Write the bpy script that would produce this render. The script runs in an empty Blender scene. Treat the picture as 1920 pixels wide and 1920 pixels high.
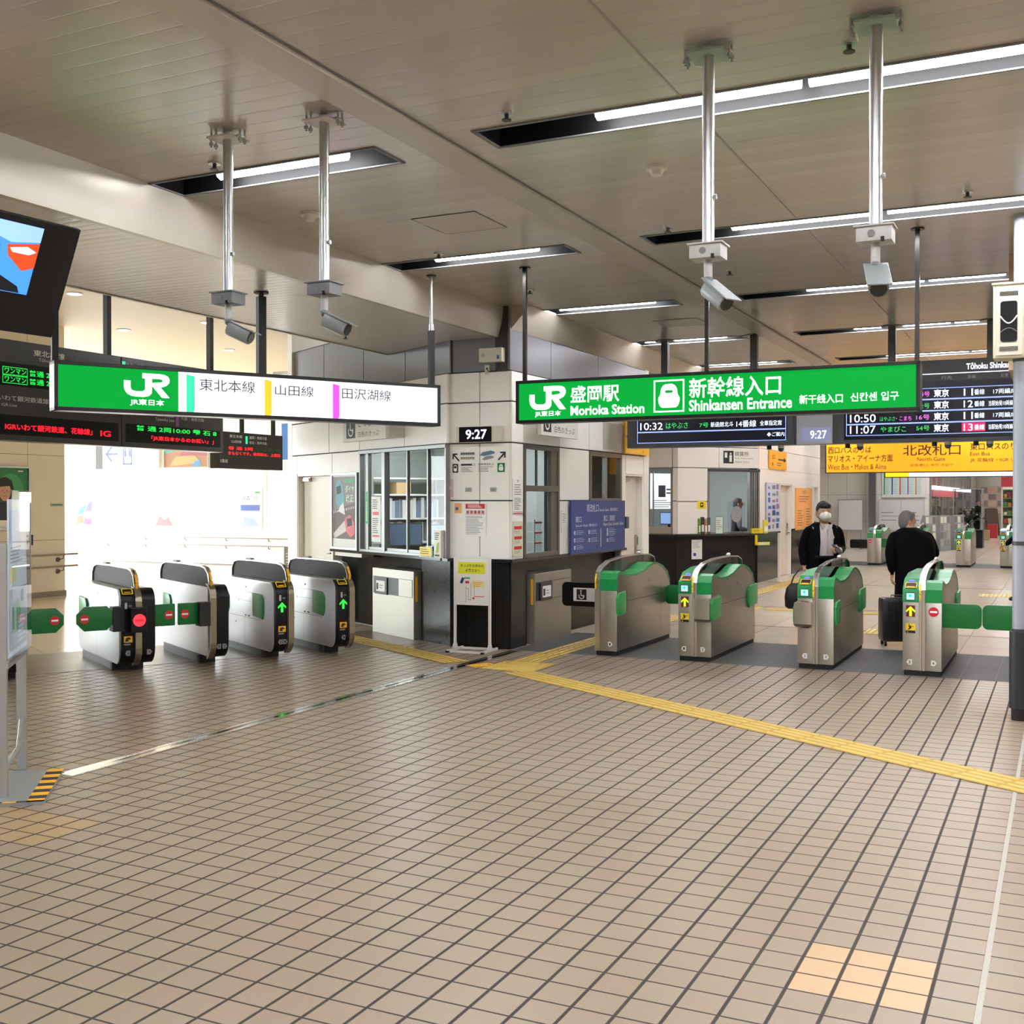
import bpy, bmesh, math, random
from mathutils import Vector, Matrix
random.seed(4)
S = bpy.context.scene
PI = math.pi
rad = math.radians

# ------------------------------------------------------------------ camera
cd = bpy.data.cameras.new('camera'); cam = bpy.data.objects.new('camera', cd)
S.collection.objects.link(cam); S.camera = cam
cd.sensor_fit = 'HORIZONTAL'; cd.sensor_width = 36.0; cd.lens = 2120 / 1920 * 36.0
cd.clip_start = .05; cd.clip_end = 400
cam.location = (0, 0, 1.635); cam.rotation_euler = (rad(90 - .6), 0, 0)

# ------------------------------------------------------------------ world, exposure
W = bpy.data.worlds.new('world'); S.world = W; W.use_nodes = True
bg = W.node_tree.nodes['Background']; bg.inputs[0].default_value = (.93, .96, 1, 1); bg.inputs[1].default_value = 18.0
S.view_settings.view_transform = 'Standard'; S.view_settings.look = 'None'
S.view_settings.gamma = 1.0; S.view_settings.use_curve_mapping = False
S.view_settings.exposure = 0.0
LAMP = 78.0         # radiance of a fluorescent tube
S.cycles.max_bounces = 8; S.cycles.diffuse_bounces = 5; S.cycles.glossy_bounces = 4
S.cycles.transmission_bounces = 6; S.cycles.transparent_max_bounces = 8
S.cycles.sample_clamp_indirect = 6.0
S.cycles.use_denoising = True
S.cycles.caustics_reflective = False; S.cycles.caustics_refractive = False

# two axes of the building: the right wing (u across, v deep) and the left wing (s across, t deep)
A, B = rad(26), rad(34)
def R(u, v, z=0.): return Vector((u*math.cos(A)+v*math.sin(A), -u*math.sin(A)+v*math.cos(A), z))
def L(s, t, z=0.): return Vector((s*math.cos(B)-t*math.sin(B), s*math.sin(B)+t*math.cos(B), z))
ROT = dict(R=-26., L=34., RW=64., LW=-56., C=25.34, RB=154., LB=-146.)

# portals: daylight enters the left hall through its glazed side and back windows
def portal(p, rz, w, h):
    ld = bpy.data.lights.new('window_daylight', 'AREA'); ld.shape = 'RECTANGLE'; ld.size = w; ld.size_y = h
    o = bpy.data.objects.new('window_daylight', ld); S.collection.objects.link(o)
    o.location = p; o.rotation_euler = (rad(90), 0, rad(rz)); ld.cycles.is_portal = True
portal(R(-25.8, 18.2, 2.3), -26-90, 8.4, 4.5)       # emits along +u
portal(R(-15.65, 6.1, 2.22), -26-90, 10.2, 3.75)
portal(R(-20.3, 22.35, 1.62), -26, 8.6, 1.4)        # emits along -v

# ------------------------------------------------------------------ helpers
def lin(c):
    if isinstance(c, str):
        c = [int(c[i:i+2], 16)/255 for i in (0, 2, 4)]
        c = [x/12.92 if x <= .04045 else ((x+.055)/1.055)**2.4 for x in c]
    return (c[0], c[1], c[2], 1)
MATS = {}
def mat(name, col='808080', rough=.5, metal=0., emit=None, es=1., alpha=1., trans=0., spec=.5, noise=0., nscale=8., bump=0., bscale=60., coat=0., aniso=None):
    if name in MATS: return MATS[name]
    m = bpy.data.materials.new(name); m.use_nodes = True; MATS[name] = m
    nt = m.node_tree; b = nt.nodes['Principled BSDF']; c = lin(col)
    b.inputs['Base Color'].default_value = c; b.inputs['Roughness'].default_value = rough
    b.inputs['Metallic'].default_value = metal; b.inputs['Specular IOR Level'].default_value = spec
    b.inputs['Transmission Weight'].default_value = trans; b.inputs['Alpha'].default_value = alpha
    b.inputs['Coat Weight'].default_value = coat
    if emit:
        b.inputs['Emission Color'].default_value = lin(emit); b.inputs['Emission Strength'].default_value = es
    if noise or bump:
        tc = nt.nodes.new('ShaderNodeTexCoord')
    if noise:
        n = nt.nodes.new('ShaderNodeTexNoise'); n.inputs['Scale'].default_value = nscale; n.inputs['Detail'].default_value = 4
        mp = nt.nodes.new('ShaderNodeMapRange'); mp.inputs['To Min'].default_value = 1-noise; mp.inputs['To Max'].default_value = 1+noise
        mx = nt.nodes.new('ShaderNodeVectorMath'); mx.operation = 'SCALE'
        if aniso:
            sc = nt.nodes.new('ShaderNodeVectorMath'); sc.operation = 'MULTIPLY'; sc.inputs[1].default_value = aniso
            nt.links.new(tc.outputs['Object'], sc.inputs[0]); nt.links.new(sc.outputs[0], n.inputs['Vector'])
        else: nt.links.new(tc.outputs['Object'], n.inputs['Vector'])
        nt.links.new(n.outputs['Fac'], mp.inputs['Value']); mx.inputs[0].default_value = c[:3]
        nt.links.new(mp.outputs[0], mx.inputs['Scale']); nt.links.new(mx.outputs[0], b.inputs['Base Color'])
    if bump:
        n2 = nt.nodes.new('ShaderNodeTexNoise'); n2.inputs['Scale'].default_value = bscale
        bp = nt.nodes.new('ShaderNodeBump'); bp.inputs['Strength'].default_value = bump; bp.inputs['Distance'].default_value = .01
        nt.links.new(tc.outputs['Object'], n2.inputs['Vector']); nt.links.new(n2.outputs['Fac'], bp.inputs['Height']); nt.links.new(bp.outputs[0], b.inputs['Normal'])
    return m

class MB:
    def __init__(s, M=None): s.b = bmesh.new(); s.mats = []; s.M = M or Matrix(); s.ly = s.b.faces.layers.int.new('phrase'); s.n = 0
    def mi(s, m):
        if m not in s.mats: s.mats.append(m)
        return s.mats.index(m)
    def face(s, pts, m):
        vs = [s.b.verts.new(s.M @ Vector(p)) for p in pts]
        f = s.b.faces.new(vs); f.material_index = s.mi(m); return f
    def hexa(s, p, m, bev=0., skip=()):
        vs = [s.b.verts.new(s.M @ Vector(q)) for q in p]; k = s.mi(m); fs = []
        for i, q in enumerate(((0,3,2,1), (4,5,6,7), (0,1,5,4), (1,2,6,5), (2,3,7,6), (3,0,4,7))):
            if i in skip: continue
            f = s.b.faces.new([vs[j] for j in q]); f.material_index = k; fs.append(f)
        if bev:
            es = list({e for f in fs for e in f.edges})
            bmesh.ops.bevel(s.b, geom=es, offset=bev, segments=2, affect='EDGES', profile=.6, clamp_overlap=True)
        return s
    def box(s, x0, x1, y0, y1, z0, z1, m, bev=0.):
        return s.hexa([(x0,y0,z0),(x1,y0,z0),(x1,y1,z0),(x0,y1,z0),(x0,y0,z1),(x1,y0,z1),(x1,y1,z1),(x0,y1,z1)], m, bev)
    def prism(s, prof, ax, a0, a1, m, m2=None, bev=0.):
        # prof: closed outline of 2-D points in the two other axes (kept in x,y,z order)
        def P(p, a):
            q = list(p); q.insert(ax, a); return s.M @ Vector(q)
        v0 = [s.b.verts.new(P(p, a0)) for p in prof]; v1 = [s.b.verts.new(P(p, a1)) for p in prof]
        k = s.mi(m); k2 = s.mi(m2) if m2 else k; n = len(prof); fs = []
        for i in range(n):
            f = s.b.faces.new((v0[i], v0[(i+1) % n], v1[(i+1) % n], v1[i])); f.material_index = k2; fs.append(f)
        c0 = s.b.faces.new(v0[::-1]); c1 = s.b.faces.new(v1); c0.material_index = c1.material_index = k
        if bev:
            bmesh.ops.bevel(s.b, geom=list(c0.edges)+list(c1.edges), offset=bev, segments=2, affect='EDGES', profile=.6, clamp_overlap=True)
        return s
    def band(s, path, ax, a0, a1, th, m):
        # open path of 2-D points given a thickness th to its left, extruded along ax
        n = len(path); nn = []
        for i in range(n):
            p, q = path[max(0, i-1)], path[min(n-1, i+1)]
            d = Vector((q[0]-p[0], q[1]-p[1])).normalized(); nn.append((path[i][0]-d.y*th, path[i][1]+d.x*th))
        for i in range(n-1):
            s.prism([path[i], path[i+1], nn[i+1], nn[i]], ax, a0, a1, m)
        return s
    def cyl(s, p0, p1, r0, m, r1=None, seg=16, cap=True):
        p0, p1 = Vector(p0), Vector(p1); r1 = r0 if r1 is None else r1
        d = (p1-p0).normalized(); a = d.orthogonal().normalized(); b = d.cross(a); k = s.mi(m)
        ra = [s.b.verts.new(s.M @ (p0+(a*math.cos(t)+b*math.sin(t))*r0)) for t in [2*PI*i/seg for i in range(seg)]]
        rb = [s.b.verts.new(s.M @ (p1+(a*math.cos(t)+b*math.sin(t))*r1)) for t in [2*PI*i/seg for i in range(seg)]]
        for i in range(seg):
            f = s.b.faces.new((ra[i], ra[(i+1) % seg], rb[(i+1) % seg], rb[i])); f.material_index = k
        if cap:
            for q in (ra[::-1], rb): f = s.b.faces.new(q); f.material_index = k
        return s
    def tube(s, path, r, m, seg=10):
        path = [Vector(p) for p in path]; rings = []; k = s.mi(m); a = None
        for i, p in enumerate(path):
            d = (path[min(i+1, len(path)-1)]-path[max(i-1, 0)]).normalized()
            a = d.orthogonal().normalized() if a is None else (a-d*a.dot(d)).normalized()
            b = d.cross(a); rr = r[i] if isinstance(r, (list, tuple)) else r
            rings.append([s.b.verts.new(s.M @ (p+(a*math.cos(t)+b*math.sin(t))*rr)) for t in [2*PI*j/seg for j in range(seg)]])
        for q, w in zip(rings, rings[1:]):
            for j in range(seg):
                f = s.b.faces.new((q[j], q[(j+1) % seg], w[(j+1) % seg], w[j])); f.material_index = k
        for q in (rings[0][::-1], rings[-1]): f = s.b.faces.new(q); f.material_index = k
        return s
    def loft(s, rings, m, cap=True, mfun=None):
        rv = [[s.b.verts.new(s.M @ Vector(p)) for p in r] for r in rings]; k = s.mi(m); n = len(rv[0])
        for i, (q, w) in enumerate(zip(rv, rv[1:])):
            for j in range(n):
                f = s.b.faces.new((q[j], q[(j+1) % n], w[(j+1) % n], w[j])); f.material_index = s.mi(mfun(i, j)) if mfun else k
        if cap:
            for q in (rv[0][::-1], rv[-1]): f = s.b.faces.new(q); f.material_index = k
        return s
    def ball(s, c, r, m, seg=14, rg=9):
        r = (r, r, r) if not isinstance(r, (tuple, list)) else r; c = Vector(c); k = s.mi(m)
        rows = [[s.b.verts.new(s.M @ Vector((c.x+r[0]*math.sin(PI*i/rg)*math.cos(2*PI*j/seg), c.y+r[1]*math.sin(PI*i/rg)*math.sin(2*PI*j/seg), c.z+r[2]*math.cos(PI*i/rg)))) for j in range(seg)] for i in range(1, rg)]
        t = s.b.verts.new(s.M @ Vector((c.x, c.y, c.z+r[2]))); b = s.b.verts.new(s.M @ Vector((c.x, c.y, c.z-r[2])))
        for q, w in zip(rows, rows[1:]):
            for j in range(seg):
                f = s.b.faces.new((q[j], w[j], w[(j+1) % seg], q[(j+1) % seg])); f.material_index = k
        for j in range(seg):
            f = s.b.faces.new((t, rows[0][j], rows[0][(j+1) % seg])); f.material_index = k
            f = s.b.faces.new((b, rows[-1][(j+1) % seg], rows[-1][j])); f.material_index = k
        return s
    def disc(s, cx, y, cz, r, m, seg=24, rz=None):
        rz = rz or r
        s.face([(cx+r*math.cos(2*PI*i/seg), y, cz+rz*math.sin(2*PI*i/seg)) for i in range(seg)], m); return s
    def rect(s, x0, x1, z0, z1, y, m):          # a flat patch facing -y
        s.face([(x0,y,z0),(x1,y,z0),(x1,y,z1),(x0,y,z1)], m); return s
    def poly(s, pts, y, m):
        s.face([(p[0], y, p[1]) for p in pts], m); return s
    def text(s, body, x0, x1, z0, z1, y, m, bold=0., fit=True):
        vs, fs, bb = glyphs(body, bold); k = s.mi(m)
        sx = (x1-x0)/max(bb[2]-bb[0], 1e-4); sz = (z1-z0)/max(bb[3]-bb[1], 1e-4)
        vv = [s.b.verts.new(s.M @ Vector((x0+(p[0]-bb[0])*sx, y, z0+(p[1]-bb[1])*sz))) for p in vs]
        s.n += 1
        for f in fs:
            try: q = s.b.faces.new([vv[i] for i in f]); q.material_index = k; q[s.ly] = s.n
            except ValueError: pass
        return s
    def build(s, name, parent=None, loc=(0, 0, 0), rz=0., smooth=None, label=None, cat=None, group=None, kind=None, normals=True):
        if parent and name.endswith('lettering') and s.n > 1:      # every phrase on a sign is a part of its own
            has = {f[s.ly] for f in s.b.faces}
            for k in sorted(has)[1:]:
                c = MB(); c.mats = s.mats; c.b.free(); c.b = s.b.copy(); ly = c.b.faces.layers.int['phrase']; c.ly = ly
                bmesh.ops.delete(c.b, geom=[f for f in c.b.faces if f[ly] != k], context='FACES'); c.n = 0
                c.build(name, parent, loc, rz, smooth, normals=normals)
            k0 = sorted(has)[0]; bmesh.ops.delete(s.b, geom=[f for f in s.b.faces if f[s.ly] != k0], context='FACES'); s.n = 0
        if normals: bmesh.ops.recalc_face_normals(s.b, faces=s.b.faces)
        me = bpy.data.meshes.new(name); s.b.to_mesh(me); s.b.free()
        for m in s.mats: me.materials.append(m)
        if smooth is not None:
            for p in me.polygons: p.use_smooth = True
            me.set_sharp_from_angle(angle=rad(smooth))
        o = bpy.data.objects.new(name, me); S.collection.objects.link(o)
        o.location = loc; o.rotation_euler = (0, 0, rad(rz))
        if parent: o.parent = parent
        if label: o['label'] = label
        if cat: o['category'] = cat
        if group: o['group'] = group
        if kind: o['kind'] = kind
        return o
_G = {}
def glyphs(body, bold=0.):
    if (body, bold) in _G: return _G[(body, bold)]
    cu = bpy.data.curves.new('t', 'FONT'); cu.body = body; cu.size = 1; cu.offset = bold; cu.resolution_u = 3
    o = bpy.data.objects.new('t', cu); me = o.to_mesh()
    vs = [(v.co.x, v.co.y) for v in me.vertices]; fs = [tuple(p.vertices) for p in me.polygons]
    o.to_mesh_clear(); bpy.data.objects.remove(o); bpy.data.curves.remove(cu)
    xs = [v[0] for v in vs] or [0, 1]; ys = [v[1] for v in vs] or [0, 1]
    _G[(body, bold)] = (vs, fs, (min(xs), min(ys), max(xs), max(ys))); return _G[(body, bold)]

def thing(name, label, cat, loc, rz=0., group=None):
    o = bpy.data.objects.new(name, None); S.collection.objects.link(o); o.empty_display_size = .1
    o.location = loc; o.rotation_euler = (0, 0, rad(rz)); o['label'] = label; o['category'] = cat
    if group: o['group'] = group
    return o
def dup(root, loc, rz, label=None, group=None):
    def cp(o, par):
        c = o.copy(); S.collection.objects.link(c); c.parent = par
        for ch in list(o.children): cp(ch, c)
        return c
    r = cp(root, None); r.location = loc; r.rotation_euler = (0, 0, rad(rz))
    if label: r['label'] = label
    if group: r['group'] = group
    return r

# ------------------------------------------------------------------ materials
steel = mat('brushed_steel', 'bcb8ae', .36, 1., noise=.06, nscale=3, aniso=(1, 1, 40))
steel_l = mat('pale_steel', 'd6d6d8', .28, 1., noise=.04, nscale=4)
chrome = mat('chrome', 'f6f6f4', .2, 1.)
alu = mat('aluminium', 'b8b8b8', .38, .85)
galv = mat('galvanised_steel', 'c4c8c8', .32, .9, noise=.1, nscale=20)
black = mat('black_plastic', '08080a', .4, spec=.3)
blackm = mat('matt_black', '141414', .6)
dgrey = mat('dark_grey_paint', '3a3b3e', .45)
mgrey = mat('mid_grey_paint', '77797a', .5)
lgrey = mat('light_grey_paint', 'b9b9b4', .5)
white = mat('white_paint', 'e8e6e0', .4)
whitep = mat('white_paper', 'eeeee8', .7)
cream = mat('cream_enamel_panel', 'f6f2ea', .3, noise=.015, nscale=2)
beige = mat('beige_panel', 'ddcdb2', .45, noise=.02, nscale=2)
greyp = mat('grey_metal_panel', '85868c', .3, .35)
granite = mat('black_polished_granite', '1c1b1b', .12, noise=.25, nscale=14, coat=.3)
green = mat('green_cover', '0f8a46', .32, noise=.03, nscale=5)
dgreen = mat('deep_green_flap', '0a6a2e', .35, noise=.03, nscale=5)
lgreen = mat('flap_green', '2f9a52', .35)
yellow = mat('yellow_label', 'f0d418', .5)
amber = mat('amber_label', 'f2b010', .5)
red = mat('red_label', 'cf1f2c', .5)
ink = mat('ink_black', '1a1a1c', .6)
inkg = mat('ink_grey', '8a8a8c', .7)
blue = mat('ink_blue', '2b5fa8', .6)
navy = mat('navy_sign', '1b3a82', .4)
glass = mat('clear_glass', 'ffffff', .02, trans=1., spec=.5)
glass.node_tree.nodes['Principled BSDF'].inputs['IOR'].default_value = 1.08
def thin_glass(name, tint=(1, 1, 1), base=.06):
    m = bpy.data.materials.new(name); m.use_nodes = True; nt = m.node_tree; nt.nodes.clear()
    o = nt.nodes.new('ShaderNodeOutputMaterial'); mx = nt.nodes.new('ShaderNodeMixShader')
    t = nt.nodes.new('ShaderNodeBsdfTransparent'); g = nt.nodes.new('ShaderNodeBsdfGlossy')
    t.inputs[0].default_value = (*tint, 1); g.inputs['Roughness'].default_value = .02
    lw = nt.nodes.new('ShaderNodeFresnel'); lw.inputs[0].default_value = 1.45
    ge = nt.nodes.new('ShaderNodeNewGeometry'); inv = nt.nodes.new('ShaderNodeMath'); inv.operation = 'SUBTRACT'; inv.inputs[0].default_value = 1.; nt.links.new(ge.outputs['Backfacing'], inv.inputs[1])
    ml = nt.nodes.new('ShaderNodeMath'); ml.operation = 'MULTIPLY'; nt.links.new(lw.outputs[0], ml.inputs[0]); nt.links.new(inv.outputs[0], ml.inputs[1]); lw.inputs[0].default_value = 1.28
    nt.links.new(ml.outputs[0], mx.inputs[0]); nt.links.new(t.outputs[0], mx.inputs[1]); nt.links.new(g.outputs[0], mx.inputs[2])
    nt.links.new(mx.outputs[0], o.inputs[0]); MATS[name] = m; return m
glass = thin_glass('clear_glass_pane', (.93, .96, .95))
smoke = thin_glass('smoked_acrylic', (.32, .31, .29))
acryl = thin_glass('clear_acrylic', (.9, .93, .95))

class NT:
    """small helper to wire node maths"""
    def __init__(s, m): s.m = m; s.nt = m.node_tree; s.tc = s.nt.nodes.new('ShaderNodeTexCoord'); s.b = s.nt.nodes['Principled BSDF']
    def op(s, o, a, b=None, c=None):
        n = s.nt.nodes.new('ShaderNodeMath'); n.operation = o
        for i, v in enumerate((a, b, c)):
            if v is None: continue
            if isinstance(v, (int, float)): n.inputs[i].default_value = v
            else: s.nt.links.new(v, n.inputs[i])
        return n.outputs[0]
    def xyz(s, out=None):
        n = s.nt.nodes.new('ShaderNodeSeparateXYZ'); s.nt.links.new(out or s.tc.outputs['Object'], n.inputs[0]); return n.outputs
    def mix(s, f, a, b):
        n = s.nt.nodes.new('ShaderNodeMix'); n.data_type = 'RGBA'
        s.nt.links.new(f, n.inputs[0]) if not isinstance(f, (int, float)) else setattr(n.inputs[0], 'default_value', f)
        for v, i in ((a, 6), (b, 7)):
            if isinstance(v, (str, tuple)): n.inputs[i].default_value = lin(v)
            else: s.nt.links.new(v, n.inputs[i])
        return n.outputs[2]
    def set(s, k, v):
        if isinstance(v, (int, float)): s.b.inputs[k].default_value = v
        else: s.nt.links.new(v, s.b.inputs[k])
    def bump(s, h, st=.5, dist=.01):
        n = s.nt.nodes.new('ShaderNodeBump'); n.inputs['Strength'].default_value = st; n.inputs['Distance'].default_value = dist
        s.nt.links.new(h, n.inputs['Height']); s.nt.links.new(n.outputs[0], s.b.inputs['Normal'])
    def noise(s, sc, det=2, vec=None):
        n = s.nt.nodes.new('ShaderNodeTexNoise'); n.inputs['Scale'].default_value = sc; n.inputs['Detail'].default_value = det
        s.nt.links.new(vec or s.tc.outputs['Object'], n.inputs['Vector']); return n.outputs['Fac']
    def cell(s, iu, iv):
        c = s.nt.nodes.new('ShaderNodeCombineXYZ'); s.nt.links.new(iu, c.inputs[0]); s.nt.links.new(iv, c.inputs[1])
        n = s.nt.nodes.new('ShaderNodeTexWhiteNoise'); s.nt.links.new(c.outputs[0], n.inputs['Vector'])
        q = s.nt.nodes.new('ShaderNodeSeparateColor'); s.nt.links.new(n.outputs['Color'], q.inputs[0]); return q.outputs
    def line(s, x, period, off, w, soft=.0015):
        # 1 on a joint of width w, 0 on the tile; also the tile index
        t = s.op('DIVIDE', s.op('SUBTRACT', x, off), period); i = s.op('FLOOR', t); f = s.op('SUBTRACT', t, i)
        d = s.op('MULTIPLY', s.op('MINIMUM', f, s.op('SUBTRACT', 1., f)), period)
        n = s.nt.nodes.new('ShaderNodeMapRange'); s.nt.links.new(d, n.inputs['Value'])
        n.inputs['From Min'].default_value = w/2-soft; n.inputs['From Max'].default_value = w/2+soft
        n.inputs['To Min'].default_value = 1; n.inputs['To Max'].default_value = 0
        return n.outputs[0], i

def tiles_mat():
    m = mat('quarry_tiles', '9c8674', .38); q = NT(m); x = q.xyz()
    P = .1475
    lu, iu = q.line(x[0], P, -.83, .013); lv, iv = q.line(x[1], P, 3.79, .009)
    grout = q.op('MAXIMUM', lu, lv); c = q.cell(iu, iv)
    base = q.mix(c[0], '93816d', '988874'); base = q.mix(q.op('MULTIPLY', c[1], .4), base, '8f8870')
    base = q.mix(q.op('MULTIPLY', c[2], .4), base, '968172')
    spk = q.noise(160, 3); base = q.mix(q.op('MULTIPLY', spk, .22), base, '7d6a5a')
    big = q.noise(.5, 2); base = q.mix(q.op('MULTIPLY', big, .25), base, '95866f')
    def rng(i, a, b): return q.op('MULTIPLY', q.op('GREATER_THAN', i, a-.5), q.op('LESS_THAN', i, b+.5))
    patch = q.op('MULTIPLY', rng(iu, 0, 2), rng(iv, 0, 2))
    base = q.mix(patch, base, 'bf9f78')
    patch2 = q.op('MULTIPLY', rng(iu, -30, -25), rng(iv, 0, 2))
    base = q.mix(patch2, base, 'a58960')
    q.set('Base Color', q.mix(grout, base, '302824'))
    q.set('Roughness', q.op('ADD', q.op('MULTIPLY', grout, .4), q.op('ADD', .33, q.op('MULTIPLY', c[1], .02))))
    q.bump(q.op('SUBTRACT', q.op('MULTIPLY', q.noise(12, 2), .06), grout), .3, .003)
    return m
def slab_mat(name, col, col2, pu, pv, ou, ov, w, joint, rough):
    m = mat(name, col, rough); q = NT(m); x = q.xyz()
    lu, iu = q.line(x[0], pu, ou, w); lv, iv = q.line(x[1], pv, ov, w); c = q.cell(iu, iv)
    base = q.mix(c[0], col, col2); base = q.mix(q.op('MULTIPLY', q.noise(30, 4), .35), base, col2)
    g = q.op('MAXIMUM', lu, lv); q.set('Base Color', q.mix(g, base, joint)); q.set('Roughness', rough)
    return m
def slat_mat(name, col, period, rough=.3, metal=.25, dirn=1, depth=.5):
    m = mat(name, col, rough, metal); q = NT(m); x = q.xyz()
    t = q.op('DIVIDE', x[dirn], period); f = q.op('SUBTRACT', t, q.op('FLOOR', t))
    g, i = q.line(x[dirn], period, 0, .006, .002)
    bow = q.op('MULTIPLY', q.op('POWER', q.op('SUBTRACT', f, .5), 2.), -1.)
    z = q.op('ADD', q.op('MULTIPLY', bow, depth), q.op('MULTIPLY', g, -.04))
    z = q.op('ADD', z, q.op('MULTIPLY', q.noise(1.2, 2), .12))
    c = q.cell(i, i); b = q.mix(c[0], col, tuple(k*.93 for k in lin(col)[:3]))
    q.set('Base Color', q.mix(q.op('MULTIPLY', g, .16), b, '5c554c')); q.bump(z, .5, .02)
    return m
def panel_mat(name, col, px, pz, ox, oz, w=.006, rough=.35, joint='6f685c', metal=0.):
    # wall panels in a wall's own x (along) and z
    m = mat(name, col, rough, metal); q = NT(m); x = q.xyz()
    a, _ = q.line(x[0], px, ox, w); b, _ = q.line(x[2], pz, oz, w); g = q.op('MAXIMUM', a, b)
    q.set('Base Color', q.mix(g, q.mix(q.noise(2, 2), col, tuple(k*.97 for k in lin(col)[:3])), joint)); return m

tile_m = tiles_mat()
strip_m = slab_mat('dark_slate_slabs', '3d3f3f', '474847', .3, .6, .05, 11.07, .004, '6f6f6b', .6)
lstrip_m = slab_mat('worn_brown_slabs', '7d7166', '8a7f73', .45, .45, 0, 0, .004, '5f574e', .35)
hall_m = slab_mat('polished_beige_stone', 'e6d8c6', 'dccdb8', 1.2, 1.2, .2, .35, .006, '8e7864', .16)
ceil_m = slat_mat('ceiling_slats', 'd2cdc4', .15, .24, .25, 1, .12)
lceil_m = slat_mat('low_ceiling_slats', 'dcd8d8', .1, .28, .2, 1, .5)
fascia_m = mat('bulkhead_metal', 'c6bfb3', .32, .35, noise=.02, nscale=1)
ST = dict(kind='structure')

# ------------------------------------------------------------------ floors
b = MB(); b.box(-27, 7, -9, 12.0, -.1, 0, tile_m); b.build('floor', rz=-26, **ST)
b = MB(); b.box(-27, 7, 12.0, 66, -.1, 0, hall_m); b.build('floor', rz=-26, **ST)
b = MB(); b.box(-5.4, 3, 11.07, 12.88, -.01, .002, strip_m); b.build('floor', rz=-26, **ST)
b = MB(); b.box(-5.5, 6.45, 11.27, 12.75, -.01, .0025, lstrip_m); b.build('floor', rz=34, **ST)
b = MB()          # the stone floor of the left wing, behind its gates
b.prism([(-6.5, 12.75), (6.45, 12.75), (6.45, 16.2), (-6.5, 24)], 2, -.01, .002, hall_m); b.build('floor', rz=34, **ST)
b = MB(); b.box(-5.4, 3, 29.3, 31.2, -.01, .002, strip_m); b.build('floor', rz=-26, **ST)
# steel shutter track and the pale joint strip
b = MB()
b.box(-5.39, -5.355, 4.86, 11.04, 0, .004, chrome); b.box(-5.305, -5.27, 4.86, 11.04, 0, .004, chrome)
b.box(-5.355, -5.305, 4.86, 11.04, 0, .002, mat('track_groove', 'a8acae', .08, 1.)); b.build('trim_1', rz=-26, **ST)
b = MB(); b.box(-.246, -.226, -9, 11.07, 0, .002, mat('joint_strip', 'a9a69a', .5)); b.build('trim_2', rz=-26, **ST)
for k, (v0, v1) in enumerate(((14.6, 14.63), (17.3, 17.33), (22.5, 22.53))):
    b = MB(); b.box(-5.3, 3, v0, v1, 0, .004, mat('brown_joint', '8b6f58', .5)); b.build('trim_%d' % (3+k), rz=-26, **ST)

# ------------------------------------------------------------------ ceilings
ROWS = [5.91+2.87*k for k in range(-5, 20)]        # centre v of the fixture rows
HW = .165
FIX = [(-5.53, -3.72), (-3.05, 2.6)]
b = MB(); edges = [-9.]
for v in ROWS: edges += [v-HW, v+HW]
edges.append(66.)
for i in range(0, len(edges)-1):
    v0, v1 = edges[i], edges[i+1]
    if i % 2 == 0: b.face([(-5.52, v0, 3.75), (7, v0, 3.75), (7, v1, 3.75), (-5.52, v1, 3.75)], ceil_m)
    else:
        for u0, u1 in ((-3.72, -3.05), (2.6, 7)): b.face([(u0, v0, 3.75), (u1, v0, 3.75), (u1, v1, 3.75), (u0, v1, 3.75)], ceil_m)
b.face([(-5.6, -9, 4.0), (7, -9, 4.0), (7, 66, 4.0), (-5.6, 66, 4.0)], dgrey)
b.build('ceiling', rz=-26, **ST)
b = MB(); b.box(-3.475, -3.255, -9, 66, 3.72, 3.76, fascia_m, .004); b.box(-3.255, -3.245, -9, 66, 3.742, 3.76, mgrey); [b.box(-1.818, -1.806, a+HW+.01, a+2.87-HW-.01, 3.747, 3.76, mat('ceiling_seam', '9a958c', .4)) for a in ROWS]
b.build('trim_6', rz=-26, **ST)
# bulkhead with a rounded foot, the lower slatted ceiling and its edge
b = MB()
b.prism([(-5.52, 3.75), (-5.50, 3.75), (-5.505, 3.68), (-5.52, 3.58), (-5.545, 3.48), (-5.565, 3.415), (-5.62, 3.415), (-5.62, 3.75)], 1, -9, 12.6, fascia_m)
b.build('trim_7', rz=-26, smooth=40, **ST)
b = MB(); b.box(-7.43, -5.6, -9, 14.2, 3.42, 3.44, lceil_m); b.box(-7.46, -7.43, -9, 14.2, 3.41, 4.9, fascia_m)
b.build('ceiling', rz=-26, **ST)
b = MB(); b.box(-26, -7.45, -9, 22.5, 4.6, 4.7, mat('left_hall_ceiling', 'd9cbb3', .5)); b.build('ceiling', rz=-26, **ST)
# right-hand bulkhead past the gates with a fascia, along the booth a sloping cornice
b = MB(); b.box(-.43, 3, 10.6, 66, 2.75, 3.75, mat('soffit_ochre', 'b09a78', .5)); b.build('ceiling', rz=-26, **ST)
b = MB(); b.prism([(-5.45, 3.5), (-5.43, 3.5), (-5.20, 3.74), (-5.20, 3.76), (-5.45, 3.76)], 1, 11.1, 66, fascia_m); b.build('trim_8', rz=-26, **ST)

# ------------------------------------------------------------------ outer walls
wall_m = mat('plain_wall', 'd2cabb', .6)
b = MB(); b.box(-27, 7.2, -9.2, -9, -.1, 5, wall_m); b.build('wall_back', rz=-26, **ST)
b = MB(); b.box(7, 7.2, -9, 11, -.1, 4, wall_m); b.box(3, 7.2, 11, 11.2, -.1, 4, wall_m); b.box(.9, 1.1, 11.2, 66, -.1, 4, mat('hall_right_wall', 'cfc6b4', .35)); b.build('wall_right', rz=-26, **ST)
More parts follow.
